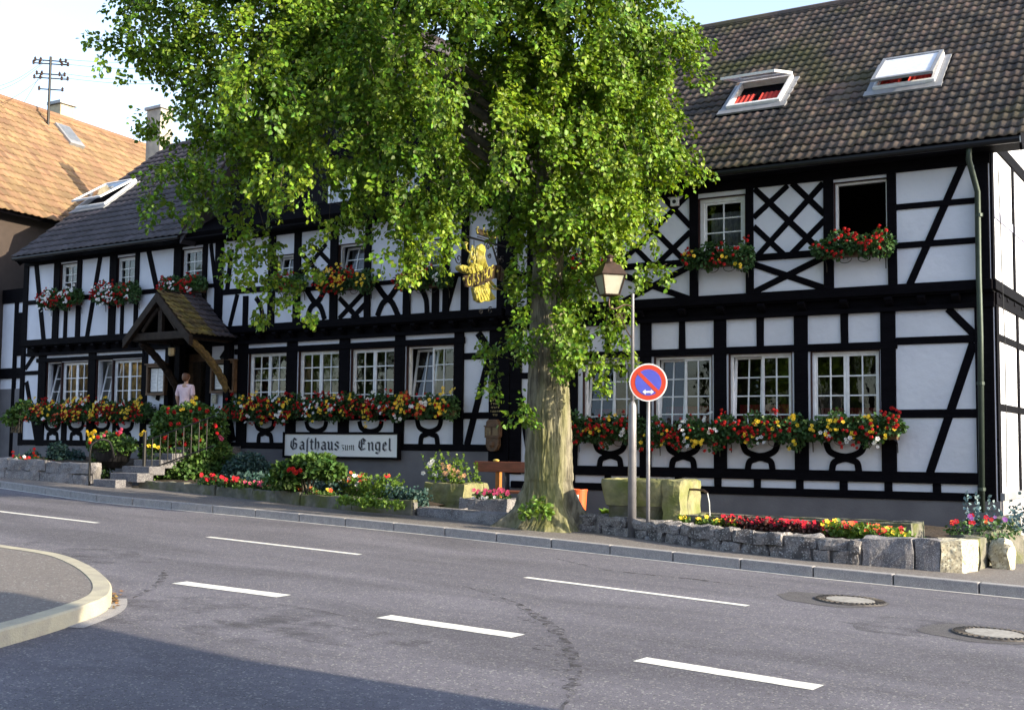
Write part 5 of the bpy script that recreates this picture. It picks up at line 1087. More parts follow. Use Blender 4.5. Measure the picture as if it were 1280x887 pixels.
top = [(0, 0, .82, .175, .135), (0, 0, .90, .165, .125), (0, 0, 1.02, .145, .115), (0, .01, 1.22, .17, .12), (0, .0, 1.37, .13, .10), (0, .01, 1.43, .07, .065), (.17, 0, 1.375, .07), (.205, -.01, 1.22, .062), (.213, -.02, 1.15, .058), (-.17, 0, 1.375, .07), (-.215, -.005, 1.22, .062), (-.228, -.01, 1.15, .058)]
skin_body('knit_top', top, [(0, 1), (1, 2), (2, 3), (3, 4), (4, 5), (4, 6), (6, 7), (7, 8), (4, 9), (9, 10), (10, 11)], m_shirt, pers)
skin_body('skirt', [(0, 0, .95, .15, .12), (0, 0, .8, .18, .14), (0, -.01, .6, .21, .18), (0, -.02, .5, .22, .19)], [(0, 1), (1, 2), (2, 3)], m_skirt, pers)
skin_body('hair', [(0, .02, 1.70, .085, .095), (0, .0, 1.63, .105, .105), (0, -.03, 1.55, .085, .075), (0, -.03, 1.50, .06, .05)], [(0, 1), (1, 2), (2, 3)], m_hair, pers)
mb = MB(); mb.ball((0, .135, 1.60), .016, 8, 6); mb.build('nose', m_skin, pers, smooth=True, local=True)
for x in (-.032, .032): MB().ball((x, .112, 1.625), .011, 8, 6).build('eye', m_black, pers, smooth=True, local=True)
for sx in (-1, 1):                                            # fingers of both hands, slightly curled
    for k in range(4):
        bx, by, bz = sx*(.195 if sx > 0 else .235)+(k-1.5)*.006*sx, .125+(k-1.5)*.017, .83 if sx > 0 else .85
        MB().tube([(bx, by, bz), (bx, by+.008, bz-.035), (bx-sx*.012, by+.012, bz-.065+.006*abs(k-1.5))], [.009, .008, .006], 6).build('finger', m_skin, pers, smooth=True, local=True)
    MB().tube([(bx, .08, bz+.01), (bx-sx*.02, .07, bz-.02), (bx-sx*.025, .075, bz-.045)], [.011, .009, .007], 6).build('thumb', m_skin, pers, smooth=True, local=True)

# ------------------------------------------------------------------ painted name sign in blackletter
def nib(mb, pts, P0, U, Z, Nn, w_, ang, h0, dz):
    """broad-nib stroke: sweep a nib segment along the points, each piece a hair higher than the last"""
    c, s_ = math.cos(R(ang))*w_/2, math.sin(R(ang))*w_/2
    for (x0, y0), (x1, y1) in zip(pts, pts[1:]):
        h = h0+dz[0]; dz[0] += .00005
        q = [(x0-c, y0-s_), (x0+c, y0+s_), (x1+c, y1+s_), (x1-c, y1-s_)]
        mb.prism([P0+U*x+Z*y+Nn*h for x, y in q], Nn*.0012)
GL_ = {   # x height 1.0; strokes in letter units (nib width .26)
 'i': (.5, [[(.2, 1), (.3, .9), (.3, .12), (.42, 0)]]), 'n': (.95, [[(.12, .92), (.25, .85), (.25, .05), (.33, 0)], [(.3, .8), (.6, 1), (.7, .85), (.7, .12), (.82, 0)]]),
 'u': (.95, [[(.12, 1), (.25, .88), (.25, .15), (.4, 0), (.62, .15)], [(.6, 1), (.7, .88), (.7, .1), (.82, 0)]]), 'm': (1.4, [[(.12, .92), (.25, .85), (.25, .05)], [(.3, .8), (.55, 1), (.68, .85), (.68, .05)], [(.72, .8), (.98, 1), (1.1, .85), (1.1, .12), (1.22, 0)]]),
 'a': (.92, [[(.2, .85), (.45, 1), (.68, .85), (.68, .12), (.8, 0)], [(.66, .58), (.3, .5), (.2, .3), (.22, .1), (.4, 0), (.66, .15)]]),
 's': (.85, [[(.68, .88), (.4, 1), (.2, .8), (.3, .58), (.6, .45), (.66, .2), (.45, 0), (.15, .1)]]), 'S': (.62, [[(.55, 1.5), (.38, 1.42), (.3, 1.2), (.3, -.35)]]),
 't': (.62, [[(.28, 1.35), (.28, .15), (.42, 0), (.55, .08)], [(.08, 1), (.55, 1)]]), 'h': (.95, [[(.25, 1.5), (.25, .05)], [(.3, .8), (.6, 1), (.7, .82), (.68, .2), (.5, -.12)]]),
 'z': (.75, [[(.12, .95), (.6, .95), (.3, .55), (.6, .35), (.55, 0), (.3, -.2)]]), 'e': (.78, [[(.22, .5), (.62, .72), (.5, 1), (.25, .85), (.22, .2), (.4, 0), (.65, .12)]]),
 'l': (.5, [[(.28, 1.5), (.28, .12), (.42, 0)]]), 'g': (.95, [[(.66, .95), (.3, .95), (.2, .75), (.22, .2), (.42, .05), (.66, .2)], [(.6, 1), (.7, .88), (.7, -.1), (.5, -.38), (.2, -.3)]]),
 'G': (1.35, [[(.95, 1.25), (.6, 1.45), (.25, 1.1), (.2, .4), (.5, .02), (.95, .15), (1.02, .7), (.72, .8)], [(.55, 1.3), (.55, .3)], [(.95, 1.3), (1.1, 1.45)]]),
 'E': (1.3, [[(1.05, 1.2), (.7, 1.45), (.28, 1.15), (.2, .45), (.5, .02), (1.05, .2)], [(.55, 1.3), (.55, .25)], [(.58, .78), (.95, .85)], [(.85, 1.4), (.85, 1.0)]])}
s0, s1, z0, z1 = P.rect(356, 497, 541, 573, .1)
zt = (P.sz(357, 543, .1)[1]+P.sz(497, 542, .1)[1])/2; zb2 = (P.sz(357, 568, .1)[1]+P.sz(497, 572.5, .1)[1])/2
sgn = thing('name_sign', P.w((s0+s1)/2, (zt+zb2)/2, .1), 'long white sign lettered Gasthaus zum Engel in black on the inn plinth', 'sign')
mb = MB(); f = .05; mb.pbox(P, s0-f, s1+f, zt, zt+f, .032, .13); mb.pbox(P, s0-f, s1+f, zb2-f, zb2, .032, .13); mb.pbox(P, s0-f, s0, zb2, zt, .032, .128); mb.pbox(P, s1, s1+f, zb2, zt, .032, .128); mb.build('frame', m_wood, sgn, bevel=.006)
MB().pbox(P, s0, s1, zb2, zt, .035, .10).build('board', m_signw, sgn)
HX = 1.0
def write(txt, x, y, h, mb1, mb2, hf=.06):
    dz = [0]
    for ch in txt:
        if ch not in GL_: x += .5*h; continue
        adv, st_ = GL_[ch]
        for st1 in st_:
            if mb2 is not None: nib(mb2, [(x+px*h*HX+hf*.32, y+py*h-hf*.28) for px, py in st1], P.w(0, 0, 0), P.u, Vector((0, 0, 1)), P.n, .25*h, 40, .1003, dz)
        for st1 in st_: nib(mb1, [(x+px*h*HX, y+py*h) for px, py in st1], P.w(0, 0, 0), P.u, Vector((0, 0, 1)), P.n, .25*h, 40, .1045, dz)
        x += adv*h*HX
    return x
b1_, b2_ = MB(), MB(); Hs = zt-zb2; xh = Hs*.37; y0 = zb2+Hs*.31
def wlen(t, h): return sum(GL_[c][0] for c in t)*h
tot = s1-s0; big_ = wlen('GaSthaus', 1)+wlen('Engel', 1); xh = Hs*.35; HX = tot*.87/((big_+.62*wlen('zum', 1))*xh); 
x = write('GaSthaus', s0+tot*.045, y0, xh, b1_, b2_); x += tot*.012; x = write('zum', x, y0-xh*.05, xh*.62, b1_, None); x += tot*.02; x = write('Engel', x, y0, xh, b1_, b2_)
print('sign end', x, s1, 'h', Hs, xh)
b1_.build('lettering', m_black, sgn); b2_.build('letter_shadow', m_shade, sgn)

# ------------------------------------------------------------------ carved plaque and gilded words on the corner post
PLQ = P.rect(607, 626, 524, 564, .1); a0, a1, b0_, b1x = PLQ
plq = thing('carved_plaque', P.w((a0+a1)/2, (b0_+b1x)/2, .1), 'carved brown wooden plaque fixed to the dark corner post above the bench', 'plaque')
am = (a0+a1)/2; wq = (a1-a0)/2; hq = b1x-b0_
out = [(-.55, 1), (.55, 1), (.8, .93), (.85, .8), (1, .78), (1, .45), (.82, .42), (.85, .2), (.6, .05), (.2, 0), (-.2, 0), (-.6, .05), (-.85, .2), (-.82, .42), (-1, .45), (-1, .78), (-.85, .8), (-.8, .93)]
MB().prism([P.w(am+x*wq, b0_+y*hq, .045) for x, y in out], P.n*.10).build('shield', m_brown2, plq, bevel=.012)
MB().pbox(P, am-wq*.82, am-.02, b0_+hq*.5, b0_+hq*.75, .145, .155).build('tablet', mat('dull gold panel', (.20, .13, .05), (.1, .06, .03), rough=.5, scale=30), plq); MB().pbox(P, am+.02, am+wq*.82, b0_+hq*.5, b0_+hq*.75, .145, .155).build('tablet', mat('dull gold panel', (.20, .13, .05), (.1, .06, .03), rough=.5, scale=30), plq)
mb = MB(); mb.pbox(P, am-wq, am+wq, b0_+hq*.77, b0_+hq*.81, .145, .17); mb.pbox(P, am-wq*.9, am+wq*.9, b0_+hq*.43, b0_+hq*.47, .145, .165); mb.build('moulding', m_brown2, plq)
MB().ball(P.w(am, b0_+hq*.22, .15), .05, 8, 6, (1.4, .6, 1.3)).build('carving', m_brown2, plq)
mb = MB(); rr = random.Random(3)
for j, nch in enumerate((5, 5, 5, 6, 3)):
    zz = P.sz(618, 501+j*4.6, .05)[1]; x = am-nch*.02
    for k in range(nch):
        x0 = x+k*.042
        for _ in range(2): xx = x0+rr.choice((0, .014, .024)); mb.pbox(P, xx, xx+.006, zz, zz+.035, .0372+eps(), .0392+eps())
        yy = zz+rr.choice((0, .016, .03)); mb.pbox(P, x0, x0+.026, yy, yy+.006, .0376+eps(), .0402+eps())
mb.build('gilded_words', mat('dull gold paint', (.45, .35, .15), rough=.5), plq)

# ------------------------------------------------------------------ gilded angel sign on its wrought iron bracket
XA = -12.9
def qx(px, py, dx=0): return on(px, py, (XA+dx, 0, 0), Vector((1, 0, 0)))
ang = thing('angel_sign', qx(620, 340), 'gilded angel blowing a horn with a dark Gasthof banner on an iron bracket', 'hanging sign')
def zz_(x, y): return (560+x/7.393, 280+y/7.393)            # coordinates read from an enlarged view
def relief(pts, th, m, nm, parent, dx=0, bev=.015):
    q = [qx(*zz_(*p)) for p in pts]; return MB().prism([v+Vector((dx-th/2, 0, 0)) for v in q], (th, 0, 0)).build(nm, m, parent, bevel=bev)
robe = relief([(225, 585), (250, 705), (290, 728), (330, 712), (370, 715), (430, 690), (395, 640), (345, 560), (300, 560)], .10, m_gold, 'robe', ang)
for k in range(6):
    a, b = zz_(240+k*20, 585), zz_(262+k*27, 716-k*3); MB().tube([qx(*a, .05), qx(*b, .05)], .014, 6).build('robe_fold', m_gold, robe, smooth=True)
relief([(92, 385), (86, 402), (96, 428), (128, 446), (165, 462), (220, 462), (300, 440), (302, 392), (268, 372), (236, 366), (205, 380), (170, 388), (140, 380), (115, 378)], .13, m_gold, 'body', ang, bev=.03)
for (x0, y0, x1, y1) in ((100, 395, 120, 430), (140, 390, 155, 445), (175, 392, 190, 455), (215, 380, 225, 455), (250, 375, 262, 450)):
    MB().tube([qx(*zz_(x0, y0), .06), qx(*zz_((x0+x1)/2+5, (y0+y1)/2), .08), qx(*zz_(x1, y1), .06)], .016, 6).build('robe_fold', m_gold, robe, smooth=True)
arm = [(225, 390, 24), (190, 345, 17), (205, 300, 15), (215, 250, 13), (225, 200, 10)]
MB().tube([qx(*zz_(x, y), .05) for x, y, r in arm], [r/7.393*.0148 for x, y, r in arm], 8).build('arm', m_gold, ang, smooth=True)
MB().tube([qx(*zz_(x, y), .0) for x, y in ((235, 380), (245, 330), (240, 270), (232, 215))], [.03, .026, .022, .03], 8).build('arm', m_gold, ang, smooth=True)
MB().ball(qx(*zz_(225, 315), .02), .05, 10, 8).build('head', m_gold, ang, smooth=True)
MB().tube([qx(*zz_(x, y), .04) for x, y in ((222, 300), (200, 262), (172, 240), (160, 200), (165, 172))], [.012, .014, .02, .032, .05], 10).build('horn', m_gold, ang, smooth=True)
wing = [(250, 420), (262, 345), (258, 290), (262, 240), (280, 200), (310, 182), (338, 200), (348, 240), (340, 290), (352, 345), (372, 400), (330, 425), (290, 440)]
wg = relief(wing, .07, m_gold, 'wing', ang, dx=-.02, bev=.02)
for k in range(7):
    a, b = zz_(276+k*9, 225+k*6), zz_(272+k*15, 420-k*2); MB().tube([qx(*a, .02), qx(*b, .02)], [.008, .016], 5).build('feather', m_gold, wg, smooth=True)
for i, (ax_, ay, bx_, by, cx_, cy) in enumerate(((385, 520, 430, 590, 495, 612), (360, 530, 400, 595, 450, 612), (340, 540, 372, 590, 405, 618))):
    MB().tube([qx(*zz_(ax_, ay), -.01), qx(*zz_(bx_-8, by-25), -.01), qx(*zz_(bx_+8, by), -.01), qx(*zz_(cx_, cy), -.01)], [.03, .028, .02, .004], 6).build('wing_tip', m_gold, ang, smooth=True)
mb = MB(); up_ = [(130, 478), (200, 470), (270, 448), (340, 412), (400, 385), (440, 378), (480, 390), (515, 440)]; lo_ = [(150, 580), (215, 582), (285, 568), (350, 540), (405, 508), (440, 500), (470, 520), (500, 530)]
m_ban = mat('dark painted banner', (.035, .02, .008), (.02, .012, .005), rough=.5)
n = len(up_)
for i in range(n-1):
    ring = [qx(*zz_(*up_[i]), .08), qx(*zz_(*up_[i+1]), .08 if i < 4 else .05), qx(*zz_(*lo_[i+1]), .08 if i < 4 else .05), qx(*zz_(*lo_[i]), .08)]; mb.prism(ring, (.03, 0, 0))
bn = mb.build('banner', m_ban, ang)
def text_mesh(txt, m, parent, mtx, size, nm='lettering', ext=.006):
    cu = bpy.data.curves.new('t', 'FONT'); cu.body = txt; cu.size = size; cu.extrude = ext; cu.align_x = 'CENTER'; cu.align_y = 'CENTER'; cu.resolution_u = 3
    to = bpy.data.objects.new('t', cu); COL.objects.link(to); dg = bpy.context.evaluated_depsgraph_get(); dg.update(); me = bpy.data.meshes.new_from_object(to.evaluated_get(dg)); bpy.data.objects.remove(to)
    me.transform(mtx); me.transform(Matrix.Translation(-LOC[parent.name])); return finish(me, nm, m, parent)
for ch, x, y, rz in (('G', 195, 525, 6), ('A', 237, 520, 9), ('S', 277, 506, 14), ('T', 312, 487, 20), ('H', 345, 470, 24), ('O', 377, 452, 26), ('F', 408, 437, 26)):
    c = qx(*zz_(x, y), .112); X = Vector((0, 1, 0)); Z = Vector((0, 0, 1)); sh = Vector((0, 0, math.tan(R(rz+10))*1.0))
    xx = (X*.62+sh*.55); mt = Matrix(((0, 0, 1, c.x), (xx.y, 0, 0, c.y), (xx.z, 1, 0, c.z), (0, 0, 0, 1))); text_mesh(ch, m_gold, ang, mt, .31)
for x, y in ((145, 510), (455, 435)):
    MB().ball(qx(*zz_(x, y), .11), .035, 8, 6, (.5, 1, 1)).build('rosette', m_gold, ang, smooth=True)
# bracket: bars from the wall, scrolls and diagonals
W0 = lambda z: Vector((XA, 21.0, z)); zb_ = qx(640, 300).z
ir = MB(); yL = qx(*zz_(95, 300)).y; ztop = qx(*zz_(300, 150)).z
ir.tube([Vector((XA, 21.0, ztop)), Vector((XA, yL, ztop))], .022, 8); ir.tube([Vector((XA, 21.0, ztop-1.35)), Vector((XA, 21.0, ztop+.4))], .024, 8)
ir.tube([Vector((XA, 20.95, ztop-1.3)), Vector((XA, 20.5, ztop-.7)), Vector((XA, 20.1, ztop-.05))], .018, 8)
def scroll(c, r, turns, a0, m_=1):
    pts = [Vector((XA, c[0]+m_*r*(1-t/1.15)*math.cos(a0+turns*6.283*t), c[1]+r*(1-t/1.15)*math.sin(a0+turns*6.283*t))) for t in np.linspace(0, 1, 26)]; ir.tube(pts, .011, 6)
for x, y, r, tn, a in ((372, 210, 5, 1.3, 0), (440, 235, 6, 1.2, 2), (385, 290, 4, 1.3, 3), (500, 330, 5, 1.4, 1), (520, 560, 6, 1.4, 2), (545, 640, 5, 1.2, 4), (305, 800, 4, 1.2, 3), (390, 800, 5, 1.2, 1), (455, 320, 5, 1.1, 5), (100, 320, 7, 1.3, 3.2)):
    q = qx(*zz_(x, y)); scroll((q.y, q.z), r*.016, tn, a)
ir.tube([qx(*zz_(585, 480)), qx(*zz_(640, 540)), qx(*zz_(585, 600)), qx(*zz_(650, 640))], .009, 6); ir.tube([qx(*zz_(650, 460)), qx(*zz_(590, 510)), qx(*zz_(650, 560))], .009, 6)
for x in (240, 340, 440): a = qx(*zz_(x, 150)); ir.tube([a, qx(*zz_(x, 205))], .008, 6)
ir.build('bracket', m_iron, ang)
tb_ = relief([(262, 40), (450, 90), (440, 150), (272, 95)], .04, m_ban, 'top_board', ang, dx=.0, bev=.004)
mb = MB()
for k in range(12):
    q = qx(*zz_(275+k*12.5, 118+k*3.6)); mb.ball(q, .014, 6, 4)
mb.build('bead_row', m_brown2, tb_)
for x, y, k in ((275, 55, 0), (335, 65, 1), (368, 78, 2), (402, 88, 1), (432, 102, 3), (465, 104, 0)):
    c = qx(*zz_(x, y), .03); pts = [c+Vector((0, .035*math.cos(a), .06*math.sin(a))) for a in np.linspace(.8+k*.3, 5.2+k*.2, 9)]; MB().tube(pts, .010, 5).build('gilt_ornament', m_gold, tb_)

# unseen linden trees added across the street so the panes reflect dark foliage
for x, y, sc, lab in ((-15, -10, 1.0, 'unseen linden added across the street opposite the big linden'), (-31, -9, .9, 'unseen linden added across the street opposite the inn door'), (-2, -12, .85, 'unseen linden added across the street opposite the right house'), (-52, -9, 1.0, 'unseen linden added across the street farthest to the left'), (-40, -24, 1.3, 'unseen linden added in the row behind the houses opposite'), (-24, -26, 1.3, 'unseen linden added in the row behind the houses opposite'), (-8, -27, 1.3, 'unseen linden added in the row behind the houses opposite'), (8, -26, 1.3, 'unseen linden added in the row behind the houses opposite'), (-62, -24, 1.3, 'unseen linden added in the row behind the houses opposite'), (24, -24, 1.3, 'unseen linden added in the row behind the houses opposite')):
    t = thing('linden_tree', (x, y, zp(x)-.2), lab, 'tree', 'unseen trees added for the pane reflections'); t.scale = (sc, sc, sc); t.rotation_euler = (0, 0, x)
    for ch in tree.children:
        if ch.name.split('.')[0] in ('trunk', 'crown'): c = ch.copy(); COL.objects.link(c); c.parent = t

# ------------------------------------------------------------------ garden walls, beds, troughs
def rough_block(mb, ring, zbot, ztop, amp=.02, sub=.09, seed=0, lift=0):
    """stone with uneven faces: ring = 4 xy corners (ccw), subdivided box pushed about by noise"""
    a, b, c, d = [Vector((p[0], p[1], 0)) for p in ring]; nx = max(2, int((b-a).length/sub)); ny = max(2, int((d-a).length/sub)); nz = max(2, int((ztop-zbot)/sub))
    idx = {}; 
    def V(i, j, k):
        if (i, j, k) not in idx:
            u, v, w_ = i/nx, j/ny, k/nz; p = (a*(1-u)+b*u)*(1-v)+(d*(1-u)+c*u)*v; p.z = zbot+(ztop-zbot)*w_
            q = p*4+Vector((seed*7.1, seed*3.3, 0)); nv = Vector((noise.noise(q), noise.noise(q+Vector((31, 0, 0))), noise.noise(q+Vector((0, 57, 0)))))*amp*2+Vector((noise.noise(q*3), noise.noise(q*3+Vector((31, 0, 0))), noise.noise(q*3+Vector((0, 57, 0)))))*amp
            ed = sum(1 for t in (u, v, w_) if t in (0, 1))
            if ed >= 2:
                cc = (a+b+c+d)/4; cc.z = (zbot+ztop)/2; nv += (cc-p).normalized()*amp*(.6 if ed == 2 else 1.1)
            if k == 0: nv.z = -abs(nv.z)
            idx[(i, j, k)] = len(mb.v); mb.v.append(tuple(p+nv))
        return idx[(i, j, k)]
    for i in range(nx):
        for j in range(ny): mb.f.append((V(i, j, nz), V(i+1, j, nz), V(i+1, j+1, nz), V(i, j+1, nz))); mb.f.append((V(i, j, 0), V(i, j+1, 0), V(i+1, j+1, 0), V(i+1, j, 0)))
    for k in range(nz):
        for i in range(nx): mb.f.append((V(i, 0, k), V(i+1, 0, k), V(i+1, 0, k+1), V(i, 0, k+1))); mb.f.append((V(i, ny, k), V(i, ny, k+1), V(i+1, ny, k+1), V(i+1, ny, k)))
        for j in range(ny): mb.f.append((V(0, j, k), V(0, j, k+1), V(0, j+1, k+1), V(0, j+1, k))); mb.f.append((V(nx, j, k), V(nx, j+1, k), V(nx, j+1, k+1), V(nx, j, k+1)))
m_mortar = mat('old mortar', (.20, .19, .19), (.12, .115, .12), rough=1, scale=9, bump=1, bscale=20)
m_rubble = mat('rubble stone', (.24, .225, .23), (.085, .08, .085), rough=.95, scale=5, bump=1, bscale=12, contrast=(.4, .6), extra=speckle((.34, .33, .34), .86, (.07, .07, .075), .86, 60))
def wall_line(pxs, hts, thick, lens, name, m, label, cat, courses=1, amp=.018, seed=0):
    """stone row along pixels of its foot; hts = heights at the ends"""
    Pt = [gp(*p) for p in pxs]; L_ = [0]
    for i in range(1, len(Pt)): L_.append(L_[-1]+(Pt[i].xy-Pt[i-1].xy).length)
    def at_(l): x = float(np.interp(l, L_, [p.x for p in Pt])); y = float(np.interp(l, L_, [p.y for p in Pt])); return Vector((x, y, 0))
    t = thing(name, Pt[len(Pt)//2], label, cat); rr = random.Random(seed+5); mb = MB()
    for cr in range(courses):
        l = 0; k = 0
        while l < L_[-1]-.05:
            n_ = min(l+rr.uniform(*lens), L_[-1]); 
            if L_[-1]-n_ < lens[0]*.5: n_ = L_[-1]
            a, b = at_(l+.006), at_(n_-.006); d = (b-a).normalized(); nn_ = Vector((-d.y, d.x, 0)); ht = float(np.interp((l+n_)/2, [0, L_[-1]], hts)); zb0 = zp((a.x+b.x)/2)
            j = rr.uniform(-.02, .02); rough_block(mb, [a+nn_*j, b+nn_*j, b+nn_*thick, a+nn_*thick], zb0-.08+ht*cr/courses+(.085 if cr else 0), zb0+ht*(cr+1)/courses+rr.uniform(-.012, .012), amp, seed=seed+k+cr*20); l = n_; k += 1
    mb.build('stones', m, t, smooth=False); mb = MB()
    for i in range(len(Pt)-1):
        a, b = Pt[i], Pt[i+1]; d = (b-a); d.z = 0; d.normalize(); nn_ = Vector((-d.y, d.x, 0)); h0, h1 = [float(np.interp(q, [0, L_[-1]], hts)) for q in (L_[i], L_[i+1])]; o0, o1 = nn_*(thick*.12+.02), nn_*thick*.9
        vs = [Vector((p.x, p.y, zp(p.x)+z))+o for p, h in ((a, h0), (b, h1)) for o in (o0, o1) for z in (-.1, h*.93)]; mb.add(vs, [(0, 1, 5, 4), (2, 6, 7, 3), (1, 3, 7, 5), (0, 2, 3, 1), (4, 5, 7, 6)])
    mb.build('mortar', m_mortar, t); return t, Pt
# bed kerb left (between stairs and sandstone trough)
wall_line([(172, 609.5), (250, 617), (357, 629), (430, 637.5), (515, 644)], (.17, .24), .22, (.8, 1.6), 'bed_edging', m_oldstone, 'low grey stone edging of the flower bed below the name sign', 'edging', amp=.012, seed=1)
wall_line([(-40, 593.5), (14, 598), (60, 601.5), (113, 606)], (.44, .42), .3, (1.0, 1.7), 'granite_wall', m_granite, 'low two course granite block wall at the far left beside the steps', 'wall', courses=2, seed=2)
wall_line([(520, 644), (575, 650), (640, 658)], (.16, .18), .45, (.7, 1.3), 'flat_edging', m_granite, 'flat grey stones between the sandstone trough and the linden trunk', 'edging', amp=.015, seed=3)
wall_line([(722, 663), (790, 671), (880, 685), (990, 698), (1075, 706.5)], (.27, .33), .34, (.22, .75), 'rubble_wall', m_rubble, 'long low rubble stone wall in front of the red flower row', 'wall', courses=2, amp=.026, seed=4)
wall_line([(1076, 706), (1130, 710.5), (1176, 714.5)], (.36, .40), .42, (.5, .8), 'dark_stone_block', m_granite, 'dark grey dressed stone between the rubble wall and the pale corner stone', 'stone block', amp=.012, seed=5)
e0_, e1_ = gp(1176, 714.5), gp(1226, 718)
cs = thing('corner_stone', e0_, 'large pale sunlit stone block ending the low wall at the right', 'stone block'); mb = MB()
d = (e1_-e0_).normalized(); nn_ = Vector((-d.y, d.x, 0)); back1 = Vector((PR.w(-.55, 0).x, 18.6, 0))
ring = [e0_, e0_.lerp(e1_, .55)+nn_*.02, e1_+nn_*.45, e0_+nn_*.5-d*.02]; rough_block(mb, ring, zp(e0_.x)-.1, zp(e0_.x)+.40, .012, .07, 8); mb.build('stone', m_pale, cs)
# side wall running back to the house corner + raised planter
sw = thing('side_wall', e1_, 'short stone wall running back from the pale corner stone to the house', 'wall'); mb = MB()
pa_, pb_ = e1_+nn_*.47+d*.0, Vector((-3.35, 20.6, 0)); k = 0
for t0, t1 in ((0, .25), (.25, .5), (.5, .75), (.75, 1)):
    a, b = pa_.lerp(pb_, t0+.005), pa_.lerp(pb_, t1-.005); dd = (b-a).normalized(); n2 = Vector((-dd.y, dd.x, 0)); rough_block(mb, [a, b, b+n2*.3, a+n2*.3], zp(a.x)-.1, zp(a.x)+.40+.05*k, .018, .09, 30+k); k += 1
mb.build('stones', m_oldstone, sw)
pc = gp(1212, 689); ptr = thing('corner_planter', (pc.x, pc.y, zp(pc.x)), 'square stone planter with blue green and red flowers by the downpipe', 'planter'); mb = MB()
q0 = on(1187, 668, (0, 17.6, 0), Vector((0, 1, 0))); q1 = on(1216, 669, (0, 17.45, 0), Vector((0, 1, 0))); PZ = q0.z; q0.z = q1.z = 0; dq = (q1-q0).normalized(); nq = Vector((-dq.y, dq.x, 0))
rough_block(mb, [q0, q1, q1+nq*1.15, q0+nq*1.15], zp(pc.x)-.1, PZ, .012, .09, 44); mb.build('stone_box', m_oldstone, ptr)
pcn = (q0+q1)/2+nq*.5; pcn.z = PZ; f = Fol()
f.blob(pcn+Vector((0, 0, .06)), (.5, .45, .14), 420, .05); f.build('foliage', m_ger, ptr)
f = Fol()
for k in range(26):
    a = pcn+Vector((random.uniform(-.3, .5), random.uniform(0, .4), 0)); h = random.uniform(.25, .62)
    f.add([a+Vector((0, 0, h*t)) for t in np.linspace(.2, 1, 12)], rng.normal(size=(12, 3))+np.array((0, 0, .6)), rng.normal(size=(12, 3)), [.05]*12)
f.build('tall_leaves', mat('silver blue leaf', (.16, .25, .28), rough=.6, island=.3), ptr)
for c_, n_ in (('red', 7), ('violet', 5), ('orange', 2)): petals([tuple(pcn+Vector((random.uniform(-.45, .45), random.uniform(-.45, -.1), .16+random.uniform(0, .1)))) for _ in range(n_)], [(.4, -1, .5)]*n_, .034, c_+'_flowers', m_fl[c_], ptr)
bo = gp(1247, 711); bl = thing('boulder', bo, 'leaning pale boulder outside the side wall at the house corner', 'boulder'); mb = MB()
rough_block(mb, [bo+Vector((-.12, .1, 0)), bo+Vector((.14, .05, 0)), bo+Vector((.16, .4, 0)), bo+Vector((-.14, .4, 0))], zp(bo.x)-.08, zp(bo.x)+.36, .035, .07, 9); mb.build('rock', m_pale, bl, smooth=False)
# soil in the beds
def soil(name, pts, h, label=None):
    n = len(pts); cx = sum(p[0] for p in pts)/n; cy = sum(p[1] for p in pts)/n; vs = [(x, y, zp(x)+h) for x, y in pts]; K2 = 6; V = [(cx, cy, zp(cx)+h+.06)]; F = []
    for k in range(1, K2+1):
        for x, y in pts: px_, py_ = cx+(x-cx)*k/K2, cy+(y-cy)*k/K2; V.append((px_, py_, zp(px_)+h+.05*noise.noise(Vector((px_*2, py_*2, 0)))+(.04 if k < K2 else -.03)))
    for i in range(n): F.append((0, 1+i, 1+(i+1) % n))
    for k in range(K2-1):
        for i in range(n): F.append((1+k*n+i, 1+(k+1)*n+i, 1+(k+1)*n+(i+1) % n, 1+k*n+(i+1) % n))
    mb = MB(); mb.add(V, F); return tag(mb.build(name, m_soil), kind='structure')
def dense(pts, k=8):
    out = []
    for i in range(len(pts)):
        a, b = Vector(pts[i]), Vector(pts[(i+1) % len(pts)]); out += [tuple(a.lerp(b, t/k)) for t in range(k)]
    return out
inn_y = lambda x: 21.12+(-13.16-x)*.0541-.04
L1 = [gp(*p) for p in ((174, 608), (357, 627), (515, 642))]
soil('flower_bed', dense([(p.x, p.y+.12) for p in L1]+[(L1[-1].x-.1, inn_y(L1[-1].x)), (L1[0].x+.9, inn_y(L1[0].x+.9))]), .15)
L2 = [gp(*p) for p in ((-30, 593), (110, 604))]
soil('flower_bed', dense([(L2[0].x, L2[0].y+.2), (L2[1].x, L2[1].y+.2), (L2[1].x, inn_y(L2[1].x)), (L2[0].x, inn_y(L2[0].x))]), .38)
L3 = [gp(*p) for p in ((726, 662), (880, 684), (1076, 705), (1160, 712))]
soil('flower_bed', dense([(p.x, p.y+.25) for p in L3]+[(L3[-1].x+.1, 20.9), (L3[0].x, 20.0)]), .24)

